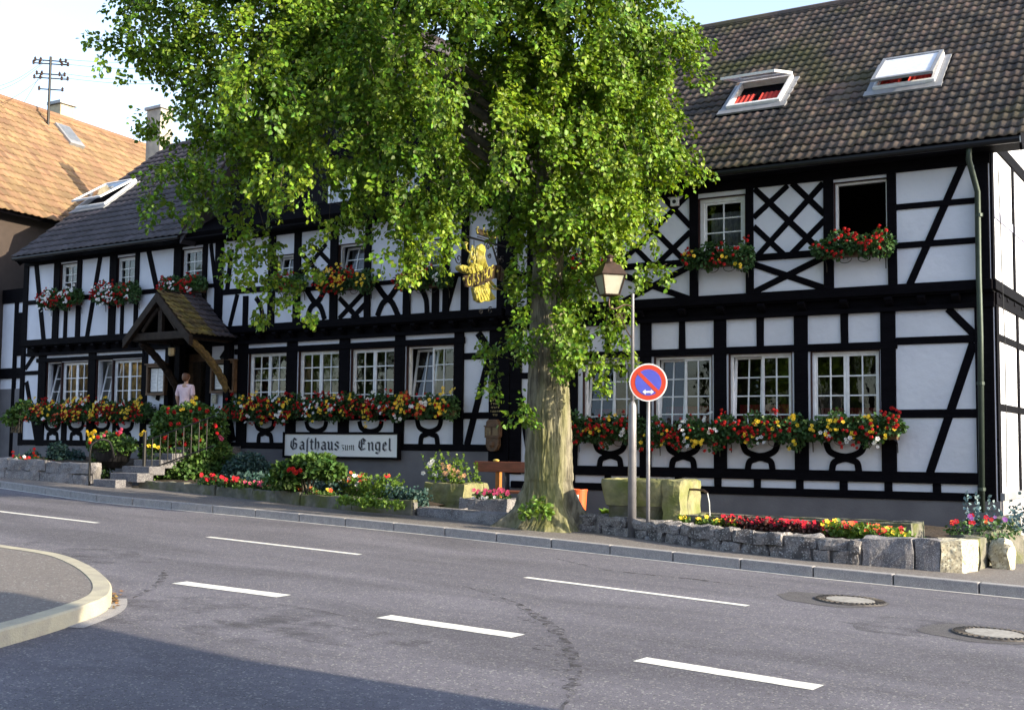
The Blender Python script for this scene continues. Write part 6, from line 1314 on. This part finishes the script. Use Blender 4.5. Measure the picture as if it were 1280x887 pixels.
# sandstone trough, granite trough, fountain, long trough
def px_box(xl, xr, ytop, ybot_px, depth, name, m, label, cat, wall=.09, amp=.015, seed=0, hh=None, base=0, taper=0):
    foot = gp(xl, ybot_px, base); footr = gp(xr, ybot_px+(xr-xl)*.06, base); d_ = Vector((footr.x-foot.x, footr.y-foot.y, 0)); n_ = Vector((0, 1, 0)); d_ = Vector((d_.dot(Vector((1, 0, 0))), 0, 0))
    zt = on((xl+xr)/2, ytop, ((foot.x+footr.x)/2, (foot.y+footr.y)/2, 0), Vector((0, 1, 0))).z; return foot, d_, n_, zt
def trough(a, b, dep, z0, z1, name, m, label, cat, fill, wall=.10, amp=.014, seed=0, flare=0):
    """hollow stone trough: a, b = front bottom corners"""
    t = thing(name, (a+b)/2, label, cat); d_ = (b-a); d_.z = 0; u = d_.normalized(); n_ = Vector((-u.y, u.x, 0)); mb = MB(); f_ = flare
    rough_block(mb, [a-u*f_, b+u*f_, b+u*f_+n_*wall, a-u*f_+n_*wall], z0, z1, amp, seed=seed); rough_block(mb, [a-u*f_+n_*(dep-wall), b+u*f_+n_*(dep-wall), b+u*f_+n_*dep, a-u*f_+n_*dep], z0, z1, amp, seed=seed+1)
    rough_block(mb, [a+n_*wall*.9, a+u*wall+n_*wall*.9, a+u*wall+n_*(dep-wall*.9), a+n_*(dep-wall*.9)], z0, z1-.004, amp, seed=seed+2); rough_block(mb, [b-u*wall+n_*wall*.9, b+n_*wall*.9, b+n_*(dep-wall*.9), b-u*wall+n_*(dep-wall*.9)], z0, z1-.004, amp, seed=seed+3)
    mb.build('stone', m, t); fm = MB(); zf = z1-.06
    fm.add([a+u*wall*.8+n_*wall*.8, b-u*wall*.8+n_*wall*.8, b-u*wall*.8+n_*(dep-wall*.8), a+u*wall*.8+n_*(dep-wall*.8)], [(0, 1, 2, 3)]); fm.v = [(v[0], v[1], zf) for v in fm.v]
    fm.build('soil' if fill != m_water else 'water', fill, t); return t, u, n_
def g3(px, py, z): return on(px, py, (0, 0, z), _z)
def front(xl, xr, yb, dz=0): a = gp(xl, yb, dz); b = gp(xr, yb+(xr-xl)*.03, dz); b.y = a.y+(b.y-a.y)*.3; return a, b
Yt = 18.75; a = on(529, 632, (0, Yt, 0), Vector((0, 1, 0))); b = on(580, 633, (0, Yt, 0), Vector((0, 1, 0))); z1 = on(550, 603, a, Vector((0, 1, 0))).z; print('sandtrough', a, b, z1, zp(a.x))
ts, u, n_ = trough(a, Vector((b.x, a.y, 0)), .8, zp(a.x)-.02, z1, 'sandstone_trough', m_sand, 'mossy yellow sandstone planter trough with roses left of the bench', 'planter', m_soil, .12, .016, 60)
cR = Vector(((a.x+b.x)/2, a.y+.4, z1)); f = Fol()
for k in range(34):
    s0_ = cR+Vector((random.uniform(-.7, .45), random.uniform(-.25, .3), -.05)); h = random.uniform(.25, .62); le_ = Vector((random.uniform(-.18, .1), random.uniform(-.15, .05), 0))
    f.add([s0_+le_*t+Vector((0, 0, h*t)) for t in np.linspace(.15, 1, 16)], rng.normal(size=(16, 3))+np.array((0, 0, .2)), rng.normal(size=(16, 3))*.6+np.array((0, 0, .7)), .045+.025*rng.random(16))
f.build('rose_leaves', m_yleaf, ts)
petals([tuple(cR+Vector((random.uniform(-.2, .4), -.25, random.uniform(.1, .42)))) for _ in range(12)], [(.3, -1, .3)]*12, .045, 'peach_roses', mat('peach petals', (.8, .45, .22), rough=.6, island=.2), ts); petals([tuple(cR+Vector((random.uniform(-.62, -.3), -.2, random.uniform(.1, .42)))) for _ in range(7)], [(.3, -1, .3)]*7, .05, 'white_roses', m_fl['white'], ts)
Yt = 18.15; a = on(573, 643, (0, Yt, 0), Vector((0, 1, 0))); b = on(634, 644, a, Vector((0, 1, 0))); z1 = on(600, 623, a, Vector((0, 1, 0))).z; print('gtrough', a, b, z1, zp(a.x))
tg, u, n_ = trough(a, Vector((b.x, a.y, 0)), .6, zp(a.x)+.10, z1, 'granite_trough', m_granite, 'grey granite trough with pink flowers in front of the wooden bench', 'planter', m_soil, .11, .014, 70)
cG = Vector(((a.x+b.x)/2, a.y+.28, z1)); f = Fol(); f.blob(cG+Vector((0, 0, .02)), (.4, .2, .1), 380, .045); f.build('foliage', m_ger, tg)
petals([tuple(cG+Vector((random.uniform(-.38, .38), random.uniform(-.2, .1), random.uniform(.05, .16)))) for _ in range(26)], [(.3, -1, .6)]*26, .042, 'pink_flowers', m_fl['pink'], tg); petals([tuple(cG+Vector((random.uniform(-.4, .38), -.22, random.uniform(.0, .06)))) for _ in range(6)], [(.3, -1, .6)]*6, .03, 'white_flowers', m_fl['white'], tg)
# fountain basin: wide tub on a darker pedestal, long trough to its right
a = gp(752, 660, .15); a.y += .75; dy = a.y; fz = lambda px, py: on(px, py, (0, dy, 0), Vector((0, 1, 0)))
xl, xr = fz(746, 620).x, fz(836, 620).x; zt, zm = fz(795, 599).z, fz(795, 618).z; zbm = fz(795, 632).z
fo = thing('stone_fountain', ((xl+xr)/2, dy+.5, zp(-8.5)), 'yellow green mossy stone fountain basin behind the lamp pole and sign post', 'fountain'); cxm = (xl+xr)/2; cym = dy+.42; ha = (xr-xl)/2; hb = .48
V = []; F = []; NN = 64; prof = [(.80, zbm-.45), (.80, zbm-.02), (.86, zbm), (.95, zbm+(zt-zbm)*.45), (1.0, zt-.05), (.99, zt), (.86, zt), (.84, zt-.22), (.3, zt-.24)]
for r_, z in prof:
    for j in range(NN):
        t = 2*math.pi*j/NN; c_, s_ = math.cos(t), math.sin(t); p_ = 5; q = (abs(c_)**p_+abs(s_)**p_)**(-1/p_); nv = 1+.035*noise.noise(Vector((c_*3, s_*3, z*4)))+.015*noise.noise(Vector((c_*9, s_*9, z*9)))
        V.append((cxm+ha*r_*q*c_*nv, cym+hb*r_*q*s_*nv, z+.012*noise.noise(Vector((c_*4, s_*4, 3)))))
F = [(i*NN+j, i*NN+(j+1) % NN, (i+1)*NN+(j+1) % NN, (i+1)*NN+j) for i in range(len(prof)-1) for j in range(NN)]
np_mesh(V[2*NN:], np.array(F[:-2*NN]), 'basin', m_sand, fo, smooth=False); np_mesh(V[:3*NN], np.array(F[:2*NN]), 'pedestal', m_oldstone, fo)
fm = MB(); fm.lathe((cxm, cym, zt-.1), [(.001, 0), (.4, 0)], 24); fm.build('water', m_water, fo)
# carved spout stone at the right end of the basin
mb = MB(); sx0, sx1 = fz(828, 620).x, fz(850, 620).x; rough_block(mb, [(sx0, dy-.02), (sx1, dy-.02), (sx1, dy+.8), (sx0, dy+.8)], zp(-8)-.05, fz(840, 599.5).z, .015, .08, 81); mb.build('spout_stone', m_sand, fo)
sp = fz(849, 612); MB().tube([Vector((sx1-.05, dy+.35, sp.z)), Vector((sx1+.12, dy+.35, sp.z)), Vector((sx1+.24, dy+.35, sp.z-.01)), Vector((sx1+.30, dy+.35, sp.z-.05))], .018, 8).build('spout', m_copper, fo)
MB().tube([Vector((sx1+.30, dy+.35, sp.z-.05)), Vector((sx1+.33, dy+.35, sp.z-.2)), Vector((sx1+.34, dy+.35, sp.z-.42))], .008, 6).build('water_jet', mat('falling water', (.7, .72, .75), rough=.1), fo)
# long stone trough behind the flower row
la = gp(858, 676, .1); lx0 = sx1+.02; ly = dy+.05; lz = on(1000, 649, (0, ly, 0), Vector((0, 1, 0))).z; lx1 = on(1139, 655, (0, ly, 0), Vector((0, 1, 0))).x
tl_, u, n_ = trough(Vector((lx0, ly, 0)), Vector((lx1, ly, 0)), .75, zp(-6.5)-.05, lz, 'long_trough', m_oldstone, 'long low stone water trough between the fountain and the downpipe', 'trough', m_water, .11, .008, 90)

def bench():
    a = on(594, 576, (0, 19.9, 0), Vector((0, 1, 0))); x0 = a.x; x1 = x0+1.95; y = 19.9; zt = a.z; zb_ = on(594, 589, (0, y, 0), Vector((0, 1, 0))).z; zs = on(600, 612, (0, 19.5, 0), Vector((0, 1, 0))).z
    t = thing('wooden_bench', ((x0+x1)/2, 19.7, zp(x0)), 'reddish brown wooden bench against the inn wall partly behind the linden trunk', 'bench')
    MB().box(x0, x1, y-.03, y+.02, zb_, zt).build('backrest', m_brown, t, bevel=.008)
    st = MB(); 
    for k in range(3): st.box(x0-.05, x1+.05, 19.42+k*.145, 19.55+k*.145, zs-.045, zs)
    st.build('seat', m_brown, t, bevel=.006)
    for x in (x0+.5, x1-.35):
        MB().box(x-.05, x+.05, y+.02, y+.11, zp(x0)-.05, zb_+.05).build('back_post', mat('ochre bench post', (.42, .17, .04), rough=.5, scale=8), t, bevel=.008); MB().box(x-.05, x+.05, 19.46, 19.56, zp(x0)-.05, zs-.045).build('leg', m_brown, t, bevel=.008)
        MB().box(x-.04, x+.04, 19.46, y+.05, zs-.12, zs-.046).build('seat_support', m_brown, t)
    k = MB(); k.ball((on(620, 576, (0, y, 0), Vector((0, 1, 0))).x, y, zt+.02), .045, 10, 6, (1.6, .8, .6)); k.build('yellow_cap', mat('yellow knob', (.8, .55, .12), rough=.4), t, smooth=True)
bench()
def waste_bin():
    y = 19.4; c = on(723, 637, (0, y, 0), Vector((0, 1, 0))); top = on(723, 611, (0, y, 0), Vector((0, 1, 0))).z; z0 = c.z; r = (on(733, 620, (0, y, 0), Vector((0, 1, 0))).x-on(714, 620, (0, y, 0), Vector((0, 1, 0))).x)*.5*1.5*.8
    r = .155; t = thing('waste_bin', (c.x, y, z0), 'orange litter bin with a white sticker just right of the linden trunk', 'waste bin')
    MB().lathe((c.x, y, z0), [(r*.86, 0), (r, top-z0-.03), (r*1.06, top-z0-.03), (r*1.06, top-z0), (r*.95, top-z0), (r*.82, .06), (.001, .06)], 28).build('bucket', m_orange, t, smooth=False)
    d_ = Vector((CAM.x-c.x, CAM.y-y, 0)).normalized(); 
    a0 = math.atan2(d_.y, d_.x)-.35; mb = MB(); vs = []
    for k in range(7):
        q = a0+(k-3)*.13
        for h, rr_ in ((.07, .905), (.27, .985)): vs.append((c.x+(r*rr_+.004)*math.cos(q), y+(r*rr_+.004)*math.sin(q), z0+h*(top-z0)/.36))
    mb.add(vs, [(2*i, 2*i+2, 2*i+3, 2*i+1) for i in range(6)]); s_ = mb.build('sticker', m_signw, t)
    mb = MB()
    for q_, h0, h1, w1 in ((-.2, .12, .22, .1), (.05, .14, .24, .1), (.2, .1, .18, .08), (-.05, .09, .12, .2)):
        q = a0+q_; vs = [(c.x+(r*.96+.009)*math.cos(q+e), y+(r*.96+.009)*math.sin(q+e), z0+h) for e in (-w1/2, w1/2) for h in (h0, h1)]; mb.add(vs, [(0, 2, 3, 1)])
    mb.build('sticker_marks', m_black, s_)
    MB().box(c.x-.04, c.x+.04, y+r*.9, y+r*.9+.05, z0-.4, top).build('post', m_iron, t)
waste_bin()

# ------------------------------------------------------------------ sign post, lamp pole with lantern
sp_ = gp(810, 674); ns = thing('no_parking_sign', sp_, 'round red and blue no parking sign with white double arrow on a thin grey post', 'traffic sign')
top = at(809.5, 500, (sp_-CAM).dot(FWD)); cS = at(810.7, 478, (sp_-CAM).dot(FWD)-.05); 
MB().tube([sp_-Vector((0, 0, .1)), Vector((sp_.x, sp_.y, cS.z+.2))], .030, 14).build('post', m_metal, ns, smooth=True); MB().lathe(sp_, [(.05, 0), (.05, .03), (.035, .05)], 14).build('base_collar', m_metal, ns)
nd = (CAM-cS); nd.z = 0; nd.normalize(); nd = (Matrix.Rotation(R(-6), 4, 'Z') @ nd); ux = Vector((-nd.y, nd.x, 0)); Rr = 23.6*((sp_-CAM).dot(FWD))/FPX; c0_ = cS
def disc(r, h0, h1, m, nm, par, n=64, c=c0_):
    ring = [c+ux*(r*math.cos(2*math.pi*i/n))+_z*(r*math.sin(2*math.pi*i/n))+nd*h0 for i in range(n)]; return MB().prism(ring, nd*(h1-h0)).build(nm, m, par)
pl = disc(Rr, .03, .045, m_signw, 'plate', ns); disc(Rr*.93, .0455, .0475, m_red, 'red_ring', pl); disc(Rr*.69, .048, .0495, m_blue, 'blue_field', pl)
a45 = math.atan2(-1, 1.0); dv = ux*math.cos(a45)+_z*math.sin(a45); pv = ux*math.sin(-a45)+_z*math.cos(a45)
MB().prism([c0_+dv*Rr*.72+pv*Rr*.095+nd*.050, c0_-dv*Rr*.72+pv*Rr*.095+nd*.050, c0_-dv*Rr*.72-pv*Rr*.095+nd*.050, c0_+dv*Rr*.72-pv*Rr*.095+nd*.050], nd*.0015).build('red_slash', m_red, pl)
ar = [(-.30, 0), (-.14, .14), (-.14, .05), (.14, .05), (.14, .14), (.30, 0), (.14, -.14), (.14, -.05), (-.14, -.05), (-.14, -.14)]
MB().prism([c0_+ux*x*Rr+_z*(y-.50)*Rr+nd*.052 for x, y in ar], nd*.0015).build('white_arrow', m_signw, pl)
MB().box(-.04, .04, -.03, .03, -.03, .03, Matrix.Translation(c0_)).build('clamp', m_metal, ns)
lpz = gp(790, 671); dl = (lpz-CAM).dot(FWD); lam = thing('street_lamp', lpz, 'grey street lamp pole with a brown framed lantern hanging in the leaves', 'street lamp')
z1 = at(790, 505, dl).z; z2 = at(789, 369, dl).z
MB().tube([lpz-Vector((0, 0, .1)), Vector((lpz.x, lpz.y, z1-.04)), Vector((lpz.x, lpz.y, z1)), Vector((lpz.x, lpz.y, z1+.05))], [.066, .064, .055, .034], 16).build('pole', m_metal, lam, smooth=True)
MB().tube([Vector((lpz.x, lpz.y, z1)), Vector((lpz.x, lpz.y, z2+.02)), Vector((lpz.x, lpz.y, z2+.06))], [.030, .026, .03], 12).build('upper_pole', m_metal, lam, smooth=True)
lc = at(762, 352, dl-.05); hz = Vector((lc.x-lpz.x, lc.y-lpz.y, 0)); hd = hz.normalized(); zb_l = at(762, 371, dl).z; zt_l = at(762, 344, dl).z
am_ = MB(); P0 = Vector((lpz.x, lpz.y, z2-.15)); am_.tube(smooth_line([P0, P0+hz*.35+_z*.02, P0+hz*.75-_z*.06, Vector((lc.x, lc.y, zb_l-.16)), Vector((lc.x, lc.y, zb_l-.02))], 5), .013, 8)
am_.tube(smooth_line([P0-_z*.5, P0-_z*.38+hz*.25, P0-_z*.12+hz*.6], 5), .010, 8)
for q_, rr_ in ((.42, .07), (.68, .05)): cc_ = P0+hz*q_-_z*.17; am_.tube([cc_+hd*(rr_*(1-t/8)*math.cos(t))+_z*(rr_*(1-t/8)*math.sin(t)) for t in np.arange(0, 7, .6)], .008, 6)
am_.build('bracket_arm', m_copper, lam)
wt, wb = .185, .115; hgt = at(762, 344, dl).z-at(762, 369, dl).z+.0; zb0 = at(762, 369.5, dl).z; lan = None; rotl = math.atan2(nd.y, nd.x)+R(30)
MM = Matrix.Translation((lc.x, lc.y, zb0)) @ Matrix.Rotation(rotl, 4, 'Z')
def fr(r0, r1, z0, z1, n=4):
    return [MM @ Vector((r*math.cos(2*math.pi*(j+.5)/n)*1.414, r*math.sin(2*math.pi*(j+.5)/n)*1.414, z)) for r, z in ((r0, z0), (r1, z1)) for j in range(n)]
g_ = MB(); v = fr(wb*.96, wt*.96, .01, hgt); g_.add(v, [(j, (j+1) % 4, 4+(j+1) % 4, 4+j) for j in range(4)]); lan = g_.build('lantern_glass', m_frost, lam)
fm = MB(); v = fr(wb, wt, 0, hgt)
for j in range(4): fm.tube([v[j], v[4+j]], .011, 6); fm.tube([v[j], v[(j+1) % 4]], .012, 6); fm.tube([v[4+j], v[4+(j+1) % 4]], .014, 6)
fm.build('lantern_frame', m_copper, lam)
rf = MB(); v = fr(wt*1.12, wt*.62, hgt, hgt+.16); rf.add(v, [(j, (j+1) % 4, 4+(j+1) % 4, 4+j) for j in range(4)]+[(3, 2, 1, 0), (4, 5, 6, 7)]); rf.lathe((lc.x, lc.y, zb0+hgt+.16), [(.12, 0), (.10, .03), (.05, .05), (.05, .10), (.075, .11), (.05, .15), (.001, .17)], 14); rf.build('lantern_roof', m_copper, lam)

# ------------------------------------------------------------------ garden plants
def shrub(name, label, blobs, n, size, m, dep, flowers=None, cat='shrub', group=None, fsize=.06):
    """blobs: (px, py, rx px, ry px, depth offset)"""
    c0 = at(blobs[0][0], blobs[0][1], dep); t = thing(name, (c0.x, c0.y, c0.z-.4), label, cat, group); f = Fol(); tot = sum(b[2]*b[3] for b in blobs)
    for x, y, rx_, ry_, do in blobs:
        c = at(x, y, dep+do); k = (dep+do)/FPX; f.blob(c, (rx_*k, rx_*k*.8, ry_*k), int(n*rx_*ry_/tot), size, surf=.3)
    f.build('leaves', m, t)
    mb = MB(); b = blobs[0]; gz_ = c0.z-b[3]*dep/FPX-.15
    for k in range(9): a = Vector((c0.x+random.uniform(-.15, .15), c0.y+random.uniform(-.1, .1), gz_-.15)); e = at(b[0]+random.uniform(-.7, .7)*b[2], b[1]+random.uniform(-.8, .3)*b[3], dep); mb.tube([a, a.lerp(e, .5)+Vector((0, 0, .05)), e], [.02, .014, .006], 5)
    mb.build('stems', m_branch, t)
    for colr, pts, sz_ in (flowers or ()):
        ps = [tuple(at(x, y, dep+do)) for x, y, do in pts]; petals(ps, [tuple((CAM-Vector(p)).normalized()+Vector((.4, 0, .4))+Vector(rng.normal(size=3)*.25)) for p in ps], sz_, colr+'_flowers', m_fl[colr], t, ball=(sz_ > .055))
    return t
R_ = lambda n, x0, x1, y0, y1, d=-.45: [(random.uniform(x0, x1), random.uniform(y0, y1), d+random.uniform(-.1, .1)) for _ in range(n)]
dB = (gp(235, 609)-CAM).dot(FWD)+.55
shrub('rose_bush', 'big leafy bush with red and yellow blooms right of the entrance steps', [(238, 558, 44, 42, 0), (213, 535, 26, 28, .1), (258, 535, 30, 28, .1), (222, 585, 46, 22, -.2), (270, 575, 24, 26, 0), (198, 588, 26, 16, -.2), (190, 594, 16, 12, -.55), (205, 575, 22, 20, -.35), (188, 574, 15, 24, -.15), (205, 550, 20, 22, 0), (240, 518, 22, 16, .2), (210, 560, 28, 26, 0)], 17000, .078, m_bush, dB,
      [('red', R_(14, 205, 275, 508, 535)+R_(7, 210, 280, 540, 560)+R_(5, 180, 215, 540, 560), .06), ('yellow', [(240, 501, -.3), (226, 512, -.5), (229, 511, -.5), (245, 497, -.3), (243, 504, -.4), (193, 557, -.6), (198, 559, -.6), (186, 557, -.6), (180, 540, -.3), (176, 543, -.3)], .05), ('pink', [(275, 546, -.4), (277, 548, -.4)], .05)])
shrub('ivy_bush', 'low dark green bush with light leaves at the foot of the rose bush', [(258, 590, 22, 12, -.3), (200, 596, 22, 9, -.2)], 1800, .07, m_yleaf if False else m_bush, dB)
shrub('fern_bush', 'feathery blue green bush between the rose bush and the name sign', [(310, 583, 30, 17, 0), (330, 592, 24, 12, -.1), (292, 592, 18, 12, -.1)], 3600, .06, m_bluel, dB-.6)
shrub('broad_bush', 'bushy green plant with spreading leaves in front of the name sign', [(385, 583, 30, 13, 0), (360, 590, 22, 12, 0), (412, 588, 22, 10, .0), (398, 575, 22, 7, .1), (355, 600, 26, 8, .1)], 3200, .085, m_bush, (gp(390, 636)-CAM).dot(FWD)+1.0, [('red', [(362, 587, -.5), (366, 586, -.5), (371, 589, -.5), (375, 588, -.5), (369, 590, -.5)], .06)])
def tuft_row(name, label, x0, x1, y0, y1, n, dep_at, leafm, fl, leafn=24, hpx=10, cat='flowers', lsz=.05, grp=None, zoff=0, spread=.05):
    t = thing(name, at((x0+x1)/2, (y0+y1)/2, dep_at((x0+x1)/2, (y0+y1)/2)), label, cat, grp); f = Fol(); FP = {}
    for k in range(n):
        u_ = random.random(); x = x0+(x1-x0)*u_; v = random.random(); y = (y0+(y1-y0)*u_); g = at(x, y, dep_at(x, y)+v*.45); h = hpx*random.uniform(.6, 1.15)*dep_at(x, y)/FPX
        m_ = leafn; tt = rng.random(m_); f.add(np.array(g)+np.stack([rng.normal(size=m_)*spread, rng.normal(size=m_)*spread, tt*h], 1), rng.normal(size=(m_, 3))*.7+np.array((0, 0, .7)), rng.normal(size=(m_, 3))*.6+np.array((0, 0, .6)), lsz*(.6+.8*rng.random(m_)))
        if fl:
            c_ = random.choices([q[0] for q in fl], [q[1] for q in fl])[0]
            if c_: FP.setdefault(c_, []).append((tuple(g+Vector((random.uniform(-.03, .03), random.uniform(-.06, 0), h*1.05))), tuple((CAM-g).normalized()+Vector((.5, 0, .7)))))
    f.build('leaves', leafm, t)
    for c_, L_ in FP.items(): petals([p for p, d in L_], [d for p, d in L_], .041, c_+'_flowers', m_fl[c_], t, n=5)
    return t
gd = lambda add=.25: (lambda x, y: (gp(x, y+12, .0)-CAM).dot(FWD)+add)
tuft_row('begonia_row', 'row of red begonias along the stone edging below the rose bush', 252, 300, 606, 611, 46, gd(.1), m_bush, [('red', 3), (None, 1)], 16, 12)
tuft_row('pink_begonia_row', 'pink and dark red begonias right of the red begonia row', 290, 345, 609, 614, 46, gd(.1), m_bush, [('pink', 3), (None, 1)], 16, 9)
tuft_row('marigold_patch', 'small yellow and orange flowers below the broad bush', 345, 420, 616, 624, 40, gd(.2), m_bush, [('yellow', 2), ('orange', 1), (None, 2)], 18, 10)
tuft_row('zinnia_patch', 'tall orange white and red flowers in the middle of the inn flower bed', 412, 460, 620, 625, 40, gd(.5), m_yleaf, [('orange', 2), ('red', 1), ('white', 1), (None, 2)], 26, 27)
tuft_row('dahlia_patch', 'light green plants with single red dahlias left of the sandstone trough', 452, 500, 625, 630, 34, gd(.5), m_yleaf, [('red', 1.2), ('orange', .5), (None, 6)], 30, 32, spread=.07)
tuft_row('low_green_mounds', 'low bright green mounds behind the right end of the bed edging', 425, 500, 630, 637, 34, gd(.15), m_yleaf, None, 34, 11, 'plants')
tuft_row('blue_green_mounds', 'blue green bushy plants just left of the sandstone trough', 486, 528, 630, 634, 34, gd(.5), m_bluel, None, 30, 22, 'plants', spread=.08)
tuft_row('dark_fern', 'dark ferny foliage low behind the bed edging under the name sign', 300, 425, 611, 624, 60, gd(.9), m_bluel, None, 34, 20, 'plants', .06, spread=.1)
# bed left of the stairs
tuft_row('left_bed_flowers', 'small red and white flowers behind the granite block wall', 15, 100, 578, 586, 60, lambda x, y: (gp(x, 600)-CAM).dot(FWD)+.8, m_bush, [('red', 2), ('white', 1), (None, 2)], 18, 8)
shrub('left_bed_bush', 'blue green bush before the plinth behind the granite wall', [(72, 566, 15, 14, 0), (94, 574, 14, 12, 0), (40, 572, 12, 9, 0)], 1700, .06, m_bluel, (gp(72, 602)-CAM).dot(FWD)+1.6, [('red', [(43, 561, -.3), (42, 566, -.3), (44, 570, -.3), (16, 565, -.3), (17, 570, -.3)], .06)])
shrub('climbing_plant', 'yellow green climbing shoots in the dark corner at the far left of the inn', [(22, 515, 10, 9, 0), (14, 522, 12, 9, 0), (30, 505, 10, 5, 0)], 420, .08, m_bush, (gp(20, 602)-CAM).dot(FWD)+1.5, cat='plant')
dk = (gp(145, 608)-CAM).dot(FWD)+1.0
pot = at(143, 572, dk+.2); tp_ = thing('round_pot', pot, 'large round black flower pot with trailing flowers left of the entrance steps', 'flower pot')
pot.z = max(pot.z, zp(pot.x)); MB().lathe(at(140, 578, dk)-Vector((0, 0, .12)), [(.2, 0), (.36, .15), (.42, .38), (.46, .42), (.40, .42), (.001, .36)], 26).build('pot', m_iron, tp_)
ppos = at(140, 555, dk); f = Fol(); f.blob(ppos, (.62, .45, .26), 2200, .06, surf=.3); f.blob(at(128, 575, dk), (.28, .3, .35), 700, .055, surf=.3); f.build('foliage', m_bush, tp_)
for c_, pts in (('yellow', [(115, 541), (111, 543), (117, 546), (109, 539), (113, 549), (118, 539)]), ('red', [(146, 541), (122, 546), (148, 543), (133, 540), (112, 553)]), ('pink', [(152, 536), (150, 540), (130, 544)])):
    ps = [tuple(at(x, y, dk-.5)) for x, y in pts]; petals(ps, [tuple((CAM-Vector(p)).normalized()) for p in ps], .055, c_+'_flowers', m_fl[c_], tp_, ball=True)
# right bed: hostas, pansies, red row
def hosta(x, y, k, label):
    d_ = (gp(x, y+14)-CAM).dot(FWD)+.35; c = at(x, y+6, d_); t = thing('hosta', c, label, 'plant', 'broad leaved plants before the fountain'); n = 26; an = rng.random(n)*6.28
    T_ = np.stack([np.cos(an), np.sin(an), .5+rng.random(n)*.8], 1); C_ = np.array(c)+np.stack([np.cos(an)*.06, np.sin(an)*.06, rng.random(n)*.12], 1); N_ = np.array((0, 0, 1))+rng.normal(size=(n, 3))*.3-T_*.3
    leaves_mesh(C_, T_, N_, (.14+.07*rng.random(n))*k, 'leaves', m_yleaf, t)
for x, y, k, l in ((762, 646, 1.0, 'broad leaved plant left of the lamp pole at the fountain foot'), (773, 648, .9, 'smaller broad leaved plant directly behind the lamp pole'), (817, 645, 1.2, 'broad leaved plant just right of the sign post'), (832, 648, 1.1, 'broad leaved plant left of the yellow pansies'), (846, 650, .9, 'broad leaved plant nearest the yellow pansies')): hosta(x, y, k, l)
rd = lambda x, y: (gp(x, 664+(x-726)*.115)-CAM).dot(FWD)+.38
tuft_row('yellow_pansies', 'yellow pansies in the bed behind the rubble wall near the fountain', 845, 925, 656, 664, 70, rd, m_yleaf, [('yellow', 2), (None, 2)], 16, 12)
tuft_row('red_begonias', 'dense row of red begonias behind the middle of the rubble wall', 905, 1035, 661, 671, 112, rd, mat('dark begonia leaf', (.07, .025, .02), rough=.6, island=.3), [('red', 5), (None, 1)], 16, 15)
tuft_row('mixed_pansies', 'yellow and orange pansies at the right end of the rubble wall bed', 1030, 1135, 668, 680, 100, rd, m_yleaf, [('orange', 2), ('yellow', 1.2), ('red', 1.4), (None, 2)], 18, 16)
tuft_row('grass_tuft', 'bright green grass tuft between the long trough and the corner stone', 1138, 1165, 680, 682, 26, rd, m_yleaf, None, 22, 6, 'plant', .04)
# leaf litter by the island kerb
C_ = [gp(random.gauss(137, 9), random.gauss(748, 5), -KH+.012) for _ in range(70)]
tag(leaves_mesh([tuple(c) for c in C_], rng.normal(size=(70, 3))*np.array((1, 1, .1)), rng.normal(size=(70, 3))*.2+np.array((0, 0, 1)), [.045]*70, 'leaf_litter', mat('dry leaves', (.25, .14, .04), rough=.9, island=.4), None), kind='stuff')
